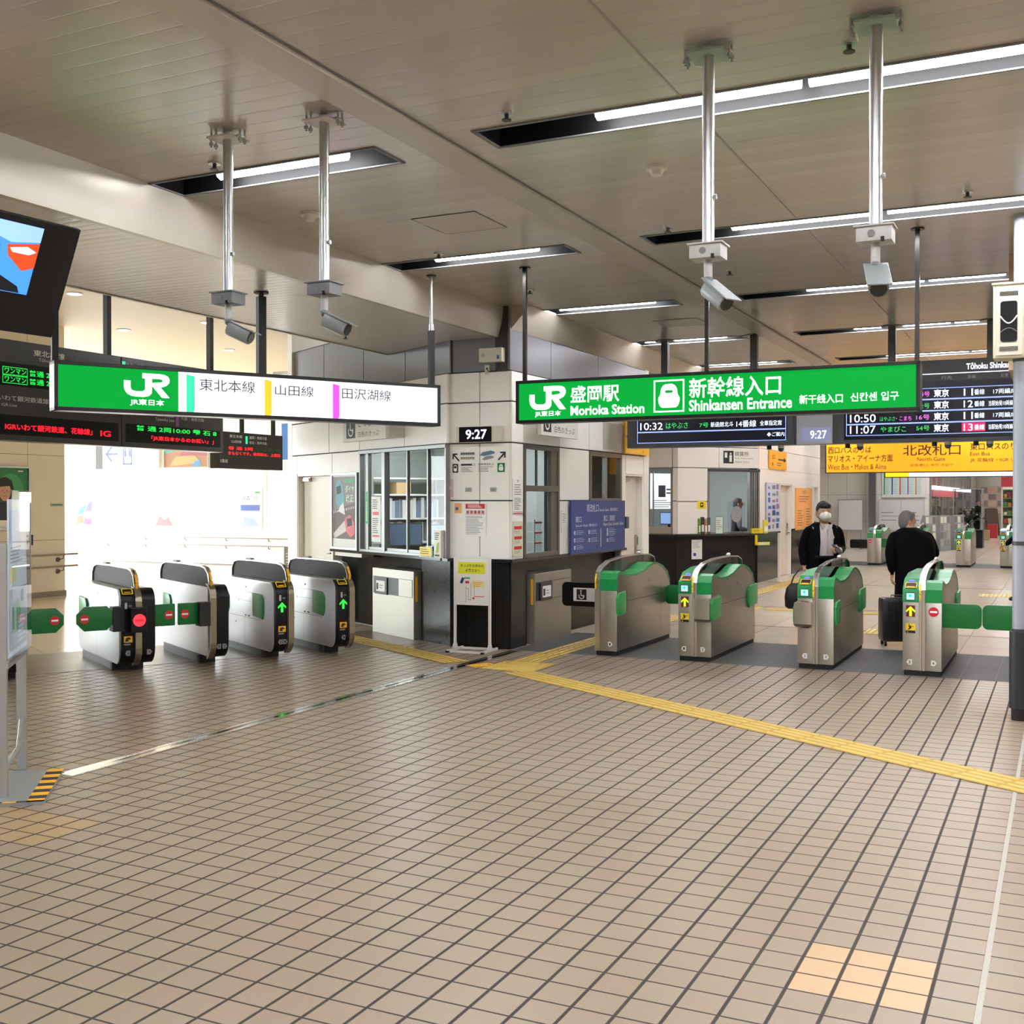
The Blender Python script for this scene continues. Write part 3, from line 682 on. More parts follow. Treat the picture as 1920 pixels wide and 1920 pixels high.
for x0, x1, a, e in ((3.95, 4.07, '行先', 'Destination'), (4.24, 4.33, '番線', 'Track'), (4.60, 4.68, '記事', 'Remarks')):
    b.text(a, x0, x1, .735, .778, -.006, lgrey); b.text(e, x0-.03, x1+.03, .727-.03, .727, -.006, lgrey) if 0 else None
b.build('lettering', t)
b = MB(); b.box(2.25, 2.69, 0, .02, 0, .40, mat('clock_panel', 'b9bec9', .3), .004); b.rect(2.32, 2.67, .045, .21, -.002, mat('clock_lcd', '8e94b4', .3, emit='8a90b4', es=.45)); b.text('9:27', 2.42, 2.62, .07, .17, -.004, dw); b.build('clock', t)
posts(t, [(.50, 1.42), (1.69, 1.42), (3.38, 1.42), (4.49, 1.42)], .96, 0, .09, mat('hanger_grey', '55585a', .35, .4), .1)
for i, x in enumerate((1.98, 2.95, 3.96, 4.42)):
    tt = thing('dome_camera', ['small black spot lamp and grey dome camera under the board, %s' % k for k in ('left of the clock', 'just right of the clock', 'under the third time row', 'nearest the pole')][i], 'camera', R(-5.26+x, 14.38, 2.33), -26)
    b = MB(); b.cyl((-.09, 0, 0), (-.09, 0, -.05), .03, black); b.build('spot_lamp', tt, smooth=40)
    b = MB(); b.cyl((.06, 0, 0), (.06, 0, -.035), .04, lgrey); b.ball((.06, 0, -.045), .038, dgrey); b.build('dome', tt, smooth=40)

# yellow hanging sign far inside
yel = mat('sign_yellow_lit', 'f0a410', .45, emit='f2a010', es=.62)
t = thing('hanging_sign', 'wide yellow hanging sign above the far gates', 'sign', R(-4.92, 26.5, 2.25), -26)
b = MB(); b.box(0, 4.3, 0, .2, 0, .78, framek); b.build('frame', t)
b = MB(); b.rect(.025, 4.28, .02, .76, -.004, yel); b.build('face', t)
b = MB(); T4 = lambda s_, x0, x1, z0, z1, bo=0.: b.text(s_, x0+4.92, x1+4.92, z0-2.25, z1-2.25, -.008, ink, bo)
T4('西口バスのりば', -4.855, -3.9, 2.70, 2.85, .01); T4('マリオス・アイーナ方面', -4.86, -3.44, 2.50, 2.665, .01); T4('West Bus・Malios & Aiina', -4.86, -3.58, 2.33, 2.45)
T4('北改札口', -3.224, -2.026, 2.62, 2.865, .004); T4('North Gate', -2.92, -2.34, 2.50, 2.585); T4('北剪票口  북쪽 개찰구', -3.07, -2.18, 2.38, 2.44)
T4('東口バスのりば', -1.83, -.74, 2.72, 2.88, .01); T4('East Bus', -1.83, -1.435, 2.60, 2.685); T4('JR 花輪線・IGR いわて', -1.83, -.70, 2.45, 2.55)
b.build('lettering', t)
for x in (.7, 3.6):
    b = MB(); b.box(x-.04, x+.04, .06, .14, .78, 1.5, dgrey); b.build('post', t)
t = thing('hanging_sign', 'slim white lit sign with a yellow end just behind the wide yellow one', 'sign', R(-3.98, 29.2, 2.19), -26)
b = MB(); b.box(0, 3.0, 0, .15, 0, .3, framek); b.build('frame', t)
b = MB(); b.rect(.02, .57, .02, .28, -.004, mat('sign_yellow_bright', 'ffd020', .4, emit='ffc808', es=1.4)); b.rect(.57, 2.97, .02, .28, -.004, s_white); b.build('face', t)
for x in (.4, 2.6):
    b = MB(); b.box(x-.03, x+.03, .05, .11, .3, 1.56, dgrey); b.build('post', t)

# ------------------------------------------------------------------ LED boards of the left wing
led_r = mat('led_red', 'ff2030', .4, emit='ff1428', es=1.9); led_g = mat('led_green', '20e060', .4, emit='18e24c', es=1.3)
bc = mat('led_board_case', '4b4c50', .35, .2); lw = mat('printed_white', 'e6e6e2', .5)
t = thing('led_board', 'large grey train information board with red scrolling text, left of the green sign panel', 'departure board', R(-10.7, 8.2, 2.31), 64)
b = MB(); b.box(0, 2.48, 0, .25, 0, 1.14, bc, .01); b.build('case', t)
o0 = 8.2
b = MB(); b.rect(.30, 1.36, .62, .88, -.004, black); b.rect(.30, 2.43, .065, .29, -.004, black); b.build('led_window', t)
b = MB(); K = lambda s_, v0, v1, z0, z1, m, bo=0., y=-.007: b.text(s_, v0-o0, v1-o0, z0-2.31, z1-2.31, y, m, bo)
K('東北本線', 9.325, 9.78, 3.30, 3.375, lw, .02); K('Tōhoku Line', 9.40, 9.75, 3.245, 3.285, lw); K('いわて銀河鉄道線', 8.84, 9.54, 2.757, 2.82, lw, .01); K('IGR Line', 8.884, 9.092, 2.693, 2.727, lw)
b.build('printed_lettering', t)
b = MB(); K('ワンマン', 8.93, 9.22, 3.065, 3.125, led_g, .01); K('普通 2両', 9.264, 9.66, 3.06, 3.13, led_g, .01); K('ワンマン', 8.93, 9.22, 2.97, 3.03, led_g, .01); K('普通 2両', 9.264, 9.66, 2.965, 3.035, led_g, .01)
outl(b, 8.9-o0, 9.24-o0, 3.05-2.31, 3.14-2.31, -.007, led_g, .006); outl(b, 8.9-o0, 9.24-o0, 2.955-2.31, 3.045-2.31, -.007, led_g, .006)
K('IGRいわて銀河鉄道、花輪線」', 8.93, 10.2, 2.43, 2.505, led_r, .015); K('IG', 10.33, 10.5, 2.425, 2.495, led_r, .015); b.build('led_lettering', t)
for x in (.2, 2.375):
    b = MB(); b.box(x-.035, x+.035, .09, .16, 1.14, 2.29, blackm); b.build('post', t)
t = thing('led_board', 'grey train information board with green and red text under the white sign part', 'departure board', R(-10.7, 10.69, 2.31), 64)
o0 = 10.69
b = MB(); b.box(0, 1.92, 0, .25, 0, 1.14, bc, .01); b.build('case', t)
b = MB(); b.rect(.06, 1.85, .065, .30, -.004, black); b.rect(.06, 1.85, .62, .88, -.004, black); b.build('led_window', t)
b = MB(); K('田沢湖線', 11.3, 11.62, 2.735, 2.79, lw, .01); K('Tazawako Line', 11.27, 11.62, 2.68, 2.72, lw); b.rect(.955, 1.02, .31, .45, -.007, mat('purple_tag', '9a5aa8', .5)); K('大曲・角館方面', 11.75, 12.2, 2.715, 2.76, lw); K('北上・平泉・一ノ関方面', 10.75, 11.45, 3.33, 3.385, lw, .01)
b.rect(.0, .06, 1.0, 1.08, -.007, s_teal); b.build('printed_lettering', t)
b = MB(); K('普 通 2両10:00 雫 石 8', 10.93, 12.46, 2.53, 2.60, led_g, .012); K('「JR東日本からのお願い」 J', 11.2, 12.40, 2.41, 2.475, led_r, .015); b.build('led_lettering', t)
for x in (1.79,):
    b = MB(); b.box(x-.035, x+.035, .09, .16, 1.14, 2.29, blackm); b.build('post', t)
t = thing('led_board', 'small black train information board hanging on two rods beside the booth wall', 'departure board', R(-13.4, 15.67, 2.2), 64)
o0 = 15.67
b = MB(); b.box(0, 1.82, 0, .2, 0, .66, mat('black_board_case', '161616', .4), .008); b.build('case', t)
b = MB()
def K3(s_, v0, v1, z0, z1, m): b.text(s_, v0-o0, v1-o0, z0-2.2, z1-2.2, -.007, m)
K3('東北本線', 15.95, 16.3, 2.755, 2.81, lw); K3('山田線', 16.0, 16.28, 2.665, 2.715, lw); K3('盛岡・青森方面', 16.5, 17.0, 2.755, 2.81, lw); K3('宮古・茂市方面', 16.5, 17.0, 2.665, 2.715, lw)
b.rect(.72, .78, .46, .60, -.007, s_teal); K3('3番線', 15.70, 15.90, 2.30, 2.365, lw); b.build('printed_lettering', t)
b = MB(); K3('普 通 2両', 15.92, 16.6, 2.54, 2.60, led_r); K3('10:12 盛 岡', 16.65, 17.4, 2.54, 2.60, mat('led_green_dim', '104010', .5, emit='0c5010', es=.6)); K3('まもなくです。乗車券は、上盛岡', 15.92, 17.4, 2.45, 2.51, led_r); b.build('led_lettering', t)
for x in (.76, 1.67):
    b = MB(); b.box(x-.03, x+.03, .08, .14, .66, 1.0, blackm); b.build('post', t)

# ------------------------------------------------------------------ tilted television, camera poles
t = thing('television', 'black wall-size television hung tilted at the top left', 'television', (-2.545, 6.33, 2.93), 0)
dirx = Vector((math.sin(rad(31)), math.cos(rad(31)), 0)); nrm = Vector((dirx.y, -dirx.x, 0)); tl = rad(24)
up = Vector((0, 0, 1))*math.cos(tl)+nrm*math.sin(tl); out = nrm*math.cos(tl)-Vector((0, 0, 1))*math.sin(tl)
M = Matrix(((dirx.x, -out.x, up.x, 0), (dirx.y, -out.y, up.y, 0), (dirx.z, -out.z, up.z, 0), (0, 0, 0, 1)))
TM = M @ Matrix.Translation((-1.35, 0, -.36))
TP = TM @ Matrix.Translation((.10, 0, .12)) @ Matrix.Scale(.72, 4, (0, 0, 1)) @ Matrix.Translation((-.06, 0, 0))      # own x across, -y out of the screen, z up the screen
b = MB(TM); b.box(0, 1.44, 0, .04, -.04, .60, black, .006); b.build('case', t)
b = MB(TP); b.rect(.10, 1.17, .085, .61, -.002, mat('tv_blue', '2a78e0', .3, emit='4c9cff', es=1.0))
b.poly([(.1, .09), (1.12, .09), (1.10, .14), (.9, .25), (.62, .40), (.1, .52)], -.003, mat('tv_dark', '081022', .3)); b.poly([(.1, .09), (.82, .09), (.93, .17), (.7, .27), (.1, .34)], -.004, mat('tv_blue2', '3890ff', .3, emit='3890ff', es=.95))
b.poly([(.55, .61), (.80, .61), (.83, .47), (.95, .42), (.62, .38), (.1, .55), (.1, .61)], -.004, MATS['tv_dark']); b.poly([(.98, .44), (1.17, .49), (1.17, .30), (1.10, .26), (1.0, .36)], -.005, mat('tv_orange', 'd0481c', .3, emit='d8481a', es=.9)); b.poly([(1.0, .42), (1.1, .45), (1.16, .42), (1.12, .39), (1.02, .39)], -.006, mat('tv_pale', 'd8e4ff', .3, emit='c8dcff', es=1.)); b.poly([(.86, .61), (1.17, .61), (1.17, .50), (1.0, .46), (.84, .52)], -.005, mat('tv_sky', '8ab8ff', .3, emit='9cc4ff', es=1.)); b.build('picture', t)
b = MB(); b.tube([(-.60, -.55, .82), (-.60, -.55, .02)], .03, black); b.box(-.68, -.52, -.62, -.48, -.15, .15, black); b.build('mount', t)

def cam_pole(u, v, label, yaw, pitch, plate):
    t = thing('surveillance_camera', label, 'camera', R(u, v, 2.55), -26)
    b = MB(); b.cyl((0, 0, .28), (0, 0, 1.2), .028, galv, seg=20); b.cyl((.032, 0, .50), (.040, 0, .50), .012, galv); b.build('pole', t, smooth=40)
    b = MB(); b.box(-.085, .085, -.085, .085, 1.155, 1.165, plate)
    for sx in (-1, 1):
        for sy in (-1, 1): b.cyl((sx*.105, sy*.02, 1.12), (sx*.105, sy*.02, 1.2), .006, galv, seg=8); b.cyl((sx*.105, sy*.02, 1.13), (sx*.105, sy*.02, 1.15), .012, galv, seg=6)
    b.box(-.11, .11, -.03, .03, 1.160, 1.168, galv); b.build('ceiling_plate', t, smooth=40)
    jb = mgrey if u < -2 else lgrey; b = MB(); b.box(-.075, .075, -.06, .06, .21, .275, jb, .004); b.box(-.085, .085, -.07, .07, .273, .281, jb, .002); b.cyl((-.01, -.062, .243), (-.01, -.058, .243), .016, mgrey); b.box(.03, .045, -.063, -.05, .205, .225, black); b.build('junction_box', t, smooth=40)
    b = MB(); b.cyl((0, 0, .12), (0, 0, .21), .02, lgrey); b.ball((0, 0, .115), .024, mgrey); b.build('bracket', t, smooth=40)
    Mx = Matrix.Translation((0, 0, .115)) @ Matrix.Rotation(rad(yaw), 4, 'Z') @ Matrix.Rotation(rad(-pitch), 4, 'X')
    b = MB(Mx); sec = [(.045*math.cos(a), .045*math.sin(a)) for a in [PI*2*i/12 for i in range(12)]]
    sec = [(x, z if z < 0.02 else .03) for x, z in sec]
    b.prism([(x, z-.03) for x, z in sec], 1, .02, .165, mat('camera_grey', '8a9090', .35), MATS['camera_grey'], .006); c = b.build('housing', t, smooth=40)
    b = MB(Mx); b.box(-.052, .052, .0, .195, .003, .010, MATS['camera_grey'], .002); b.build('sunshield', t)
    b = MB(Mx); b.prism([(.036*math.cos(a), .034*math.sin(a)-.03) for a in [PI*2*i/12 for i in range(12)]], 1, .165, .171, mat('lens_glass', '30302c', .1)); b.build('lens_window', t)
    return t
cam_pole(-4.33, 5.15, 'grey camera on a ceiling pole crossing the near short lamp, left one of its pair', -75, 25, white)
cam_pole(-3.66, 5.15, 'grey camera on a ceiling pole beside the beam, right one of its pair', -80, 25, white)
cam_pole(-1.50, 5.17, 'white-boxed camera on a ceiling pole above the middle of the green sign', -115, 38, mat('pale_green_plate', '9fb5a5', .4))
cam_pole(-.745, 5.16, 'white-boxed camera on a ceiling pole nearest the right edge', -165, 38, MATS['pale_green_plate'])
small_head(-.9, 5.4, 3.75, 'sprinkler head in the ceiling above the long near strip light', 'sprinkler')

b = MB(); b.box(14.1, 22.4, -.02, .12, 3.2, 3.36, MATS['left_hall_ceiling']); b.build('trim_9', loc=R(-13.4, 0), rz=64, **ST)
small_head(-2.74, 5.55, 3.75, 'sprinkler head in the ceiling beside the black end of the near strip light', 'sprinkler')
small_head(-4.79, 5.57, 3.75, 'sprinkler head in the ceiling beside the near short lamp', 'sprinkler')
small_head(-4.82, 8.45, 3.75, 'sprinkler head in the ceiling beside the second short lamp', 'sprinkler')
small_head(-2.76, 8.41, 3.75, 'sprinkler head in the ceiling beside the black end of the second long light', 'sprinkler')
small_head(-.6, 8.34, 3.75, 'sprinkler head in the ceiling above the second long light, toward the right edge', 'sprinkler')
small_head(-2.77, 10.25, 3.75, 'sprinkler head in the ceiling just past the middle camera pole', 'sprinkler')
small_head(-4.83, 10.31, 3.75, 'sprinkler head in the ceiling above the left end of the green sign', 'sprinkler')
small_head(-6.98, 10.21, 3.42, 'sprinkler head in the low slatted ceiling at the left', 'sprinkler')
small_head(-2.33, 6.87, 3.75, 'white round smoke detector on the ceiling between the two nearest long lights', 'smoke')
small_head(-5.0, 6.86, 3.75, 'white round smoke detector on the ceiling just behind the near short lamp', 'smoke')
for i, (u, v) in enumerate(((-4.15, 7.6), (-4.1, 13.0))):
    b = MB(); w = .27
    for x0, x1, y0, y1 in ((-w, w, -w, -w+.006), (-w, w, w-.006, w), (-w, -w+.006, -w, w), (w-.006, w, -w, w)): b.box(x0, x1, y0, y1, -.002, .001, mat('hatch_joint', '7a7166', .5))
    b.box(-w+.006, w-.006, -w+.006, w-.006, -.001, .001, MATS['bulkhead_metal'])
    b.build('access_hatch', loc=R(u, v, 3.747), rz=-26, label=('square access hatch in the ceiling behind the near short lamp', 'square access hatch in the ceiling over the corner of the booth')[i], cat='hatch', group='ceiling access hatches')

# ------------------------------------------------------------------ ticket gates
screen = mat('small_screen', '9fd4dc', .3, emit='a8dce8', es=.8); glow = mat('blue_touch_glow', '4a50f0', .3, emit='5058ff', es=1.3)
arrow_y = mat('arrow_yellow_green', 'b8f010', .4, emit='b4f010', es=1.2); arrow_bg = mat('arrow_panel', '5a1228', .4, emit='4a1020', es=.5)
arrow_g = mat('arrow_green', '20f040', .4, emit='28f83c', es=1.5); redlit = mat('no_entry_lit', 'ff3038', .4, emit='ff2c38', es=1.9); redlit2 = mat('no_entry_bar', 'c01020', .4, emit='e01020', es=.8)
darkgl = mat('dark_barrier_panel', '23211d', .5, spec=.12)
def rrect(x0, x1, z0, z1, r, n=4, corners=(1, 1, 1, 1)):
    out = []
    for (cx, cz, a0, on) in ((x1-r, z0+r, -90, corners[0]), (x1-r, z1-r, 0, corners[1]), (x0+r, z1-r, 90, corners[2]), (x0+r, z0+r, 180, corners[3])):
        if on: out += [(cx+r*math.cos(rad(a0+90*i/n)), cz+r*math.sin(rad(a0+90*i/n))) for i in range(n+1)]
        else: out.append((cx+r*(1 if a0 in (-90, 0) else -1), cz+r*(1 if a0 in (0, 90) else -1)))
    return out
def arrow(mb, cx, cz, s, y, m):
    mb.poly([(cx, cz+s*.5), (cx+s*.42, cz+s*.08), (cx+s*.42, cz-s*.12), (cx+s*.12, cz+s*.16), (cx+s*.12, cz-s*.5), (cx-s*.12, cz-s*.5), (cx-s*.12, cz+s*.16), (cx-s*.42, cz-s*.12), (cx-s*.42, cz+s*.08)], y, m)
def caution(mb, cx, z0, z1, w, y):
    mb.rect(cx-w/2, cx+w/2, z0+(z1-z0)*.3, z1, y, yellow); mb.rect(cx-w/2, cx+w/2, z0, z0+(z1-z0)*.27, y, ink); h = z1-z0
    mb.disc(cx-.012, y-.001, z1-h*.14, h*.07, ink, 8)
    for q in (((-.02, .75), (.0, .8), (.01, .55), (-.01, .5)), ((0, .78), (.03, .7), (.028, .65), (0, .7)), ((-.01, .52), (.012, .55), (-.012, .36), (-.03, .38))): mb.poly([(cx+a, z0+c*h) for a, c in q], y-.001, ink)
    mb.poly([(cx-w*.4, z0+.01*h*5), (cx-w*.2, z0+.01*h*5), (cx-w*.3, z0+.22*h)], y-.001, amber)
def noentry(mb, cx, cz, r, y, a=None, b_=None):
    mb.disc(cx, y, cz, r, a or red); mb.rect(cx-r*.7, cx+r*.7, cz-r*.2, cz+r*.2, y-.0015, b_ or whitep)
def lane_tag(mb, cx, cz, s_, y, left):
    k = -1 if left else 1; w = .022
    mb.poly([(cx-w*k, cz-.025), (cx-w*k, cz+.025), (cx+w*.5*k, cz+.025), (cx+w*1.3*k, cz), (cx+w*.5*k, cz-.025)], y, whitep)
    mb.text(s_, cx-.008, cx+.008, cz-.013, cz+.013, y-.001, ink, .02)
def flap(t, x0, x1, z0, z1, y, name='flap', m=None, r=.04, sign=None, corners=(1, 1, 1, 1), th=.03):
    b = MB(); b.prism(rrect(x0, x1, z0, z1, r, 1 if abs(r-.07) < .001 else 4, corners), 1, y, y+th, m or dgreen, None, .006)
    f = b.build(name, t, smooth=40)
    if sign is not None:
        b = MB(); noentry(b, sign, (z0+z1)/2, .042, y-.002); b.build('no_entry_sign', f)
    return f
def sideflap(t, x, y0, y1, z0, z1, m, side=1, th=.03):
    # an open flap folded along the body's side
    pr = [(y0+.03, z0), (y1, z0+.02), (y1, z1), (y0+.05, z1-.01), (y0, z1-.06), (y0, z0+.06)]
    b = MB(); b.prism(pr, 0, min(x, x+side*th), max(x, x+side*th), m, None, .008); return b.build('flap', t, smooth=40)
LP = [(0, .05), (0, .70), (.02, .80), (.16, .89), (.45, .93), (1.2, .93), (1.5, .89), (1.74, .80), (1.78, .70), (1.80, .05)]
RP = [(0, .05), (0, .80), (.03, .865), (.10, .885), (.2, .865), (.35, .835), (.6, .832), (.85, .86), (1.03, .905), (1.15, .925), (1.30, .92), (1.5, .875), (1.68, .80), (1.77, .68), (1.80, .05)]
ARCH = [(-.012, .05), (-.012, .80), (.015, .88), (.09, .93), (.30, .985), (.70, 1.015), (1.25, 1.02), (1.60, 1.005), (1.76, .965), (1.80, .90)]
def above(path, z):
    """the stretch of an outline above a height, closed along the bottom"""
    out = []
    for (p, q) in zip(path, path[1:]):
        if (p[1] >= z) != (q[1] >= z): k = (z-p[1])/(q[1]-p[1]); out.append((p[0]+(q[0]-p[0])*k, z))
        if q[1] >= z: out.append(q)
    return out
def right_gate(loc, label, group, L_=True, R_=True, box=None, flaps=(), front=(), tags=(), rz=-26, far=False, frontR=None):
    t = thing('ticket_gate', label, 'ticket gate', loc, rz, group)
    w = .172; xl = -w if L_ else -.03; xr = w+(.0 if L_ else .045)
    b = MB(); b.box(xl+.012, xr-.012, .012, 1.79, 0, .052, blackm, .004); b.build('plinth', t)
    for on, x0, x1, prof, nm in ((L_, -w, -.028, LP, 'reader_half'), (R_, .028 if L_ else .03, xr, RP, 'plain_half')):
        if not on: continue
        b = MB(); b.prism(prof, 0, x0, x1, steel, None, .004)
        if not far:
            sx = x1+.0006 if nm == 'plain_half' else x0-.0006
            for y0, y1, z0, z1 in ((.30, 1.42, .555, .560), (.30, .304, .05, .67), (1.42, 1.424, .05, .70)): b.face([(sx, y0, z0), (sx, y1, z0), (sx, y1, z1), (sx, y0, z1)], dgrey)
            for y0, z0, w2, h2 in ((.86, .47, .012, .03), (.74, .38, .008, .09), (1.0, .72, .03, .03)): b.face([(sx, y0, z0), (sx, y0+w2, z0), (sx, y0+w2, z0+h2), (sx, y0, z0+h2)], mgrey)
        body = b.build(nm, t, smooth=35)
        cap = above(prof, .68); b = MB()
        pth = [(p[0]-.004 if p[0] < .5 else p[0]+.004, p[1]+.003) for p in cap]
        b.band(pth[::-1], 0, x0-.003, x1+.003, .022, green)
        # green front between the caps
        fr = [p for p in pth if p[0] < .12]
        b.build('green_cover', t, smooth=35)
    b = MB(); b.band(ARCH[::-1], 0, -.028, .028, .012, chrome); b.box(-.028, .028, -.006, .02, .05, .8, steel); a = b.build('chrome_arch', t, smooth=35)
    b = MB(); b.prism(ARCH[2:]+[(1.8, .8), (1.5, .78), (.3, .78), (.02, .8)], 0, -.004, .004, smoke); b.build('barrier_panel', t)
    b = MB(); b.ball((0, 1.28, 1.03), (.02, .06, .02), white); b.cyl((0, 1.42, .9), (0, 1.42, 1.01), .008, dgrey); b.build('sensor', t, smooth=50)
    b = MB(); b.rect(-.026, -.010, .70, .80, -.0145, yellow); b.poly([(-.026, .80), (-.010, .80), (-.010, .868), (-.026, .868)], -.0145, yellow) if far else b.face([(-.026, -.0145, .80), (-.010, -.0145, .80), (-.010, .0125, .871), (-.026, .0125, .871)], yellow)
    if not far: b.text('切符・IC', -.023, -.013, .71, .725, -.016, ink); b.disc(-.018, -.016, .76, .005, ink, 10)
    b.build('yellow_strip', t)
    if L_:
        b = MB()
        if 'screen' in front: b.rect(-.145, -.062, .70, .775, -.010, dgrey)
        if 'screen' in front:
            b.rect(-.138, -.068, .708, .768, -.012, screen); b.disc(-.105, -.0135, .745, .014, mat('screen_teal', '2ab8b0', .3, emit='2ac0b8', es=.8), 12); b.rect(-.13, -.075, .712, .722, -.0135, whitep)
        b.build('display', t) if front else None
        b = MB(Matrix.Translation((0, .02, .80)) @ Matrix.Rotation(rad(-57), 4, 'X'))   # slanted reader face
        b.prism(rrect(-.155, -.055, .012, .092, .014), 1, -.012, .004, black); outp = rrect(-.158, -.052, .008, .096, .016); inn = rrect(-.150, -.060, .016, .088, .012)
        for i in range(len(outp)):
            j = (i+1) % len(outp); b.poly([outp[i], outp[j], inn[j], inn[i]], -.0135, amber)
        b.rect(-.14, -.07, .016, .032, -.015, amber); b.ball((-.105, -.006, .125), (.028, .008, .018), glow); b.build('card_reader', t, smooth=40)
    b = MB(); yy = -.003
    if 'arrow' in front: b.rect(-.142, -.062, .548, .655, yy, arrow_bg); arrow(b, -.102, .60, .092, yy-.001, arrow_y)
    if 'caution' in front: caution(b, -.102, .395, .485, .085, yy)
    if 'noentryL' in front: noentry(b, -.10, .60, .045, yy)
    if 'noentry' in front: noentry(b, .10, .60, .045, yy)
    for cx, s_, lf in tags: lane_tag(b, cx, .125, s_, yy, lf)
    b.rect(-.0015, .0015, .05, .8, -.0135, dgrey) if L_ else None
    b.build('front_signs', t)
    if box:
        x0, x1 = (.02, w+.012) if box == 'R' else (-w-.012, -.02)
        b = MB(); b.prism([(-.10, .44), (-.10, .645), (.27, .66), (.27, .42), (-.06, .41)], 0, x0, x1, steel, None, .006); b.build('flap_housing', t, smooth=35)
    for f in flaps:
        if f[0] == 'side': sideflap(t, *f[1:])
        else: flap(t, *f[1:])
    return t
fr = ('screen', 'arrow', 'caution')
G = 'silver and green ticket gates'
v0 = 11.1
right_gate(R(-4.41, v0), 'narrow silver gate beside the booth wall, without a reader, tag 1', G, L_=False, tags=((.14, '1', False),),
           flaps=(('side', .212, -.02, .22, .42, .67, lgreen), ('flap', .215, .42, .42, .64, 1.62, 'flap', dgreen)))
right_gate(R(-3.355, v0), 'silver and green gate tagged 1 and 2 with a lit yellow arrow', G, box='R', front=fr, tags=((-.11, '1', True), (.085, '2', False)),
           flaps=(('side', .175, -.08, .27, .42, .65, lgreen), ('side', .165, 1.45, 1.84, .43, .68, lgreen)))
right_gate(R(-2.15, v0), 'silver and green gate tagged 2 and 3, in front of the masked man', G, box='L', front=fr, tags=((-.10, '2', True), (.10, '3', False)),
           flaps=(('side', -.2, -.08, .2, .42, .65, lgreen, 1, .02), ('side', .165, .02, .26, .42, .66, lgreen), ('side', .165, 1.45, 1.84, .43, .68, lgreen)))
g4 = right_gate(R(-1.175, v0), 'silver and green gate tagged 3 and 4, green flap closed, red no-entry disc', G, front=fr+('noentry',), tags=((-.11, '3', True), (.10, '4', False)),
           flaps=(('flap', .165, .51, .455, .68, .03, 'flap', dgreen, .05, None, (1, 1, 0, 0)), ('side', .165, 1.45, 1.84, .43, .68, lgreen)))
right_gate(R(-.17, v0), 'silver gate mostly past the right edge, its closed green flap reaching in', G, tags=((-.11, '4', True),),
           flaps=(('flap', -.49, -.165, .455, .68, .03, 'flap', dgreen, .05, None, (0, 0, 1, 1)),))
G2 = 'far silver and green ticket gates'
right_gate(R(-4.28, 29.6), 'far ticket gate with no-entry disc beside the white board wall', G2, front=('noentryL',), far=True, flaps=(('flap', .165, .50, .44, .67, .03, 'flap', dgreen), ('flap', -.60, -.165, .42, .64, .03, 'wide_flap', black)))
right_gate(R(-3.25, 29.6), 'far ticket gate half hidden behind the grey-haired man', G2, front=('screen', 'arrow'), far=True, flaps=(('flap', -.49, -.165, .44, .67, .03, 'flap', dgreen),))
right_gate(R(-2.19, 29.6), 'far ticket gate with yellow arrow in front of the glass case', G2, front=fr, far=True, flaps=(('side', -.19, -.05, .25, .42, .65, lgreen),))
right_gate(R(-1.2, 29.6), 'far ticket gate nearest the right-hand pole', G2, front=fr, far=True)

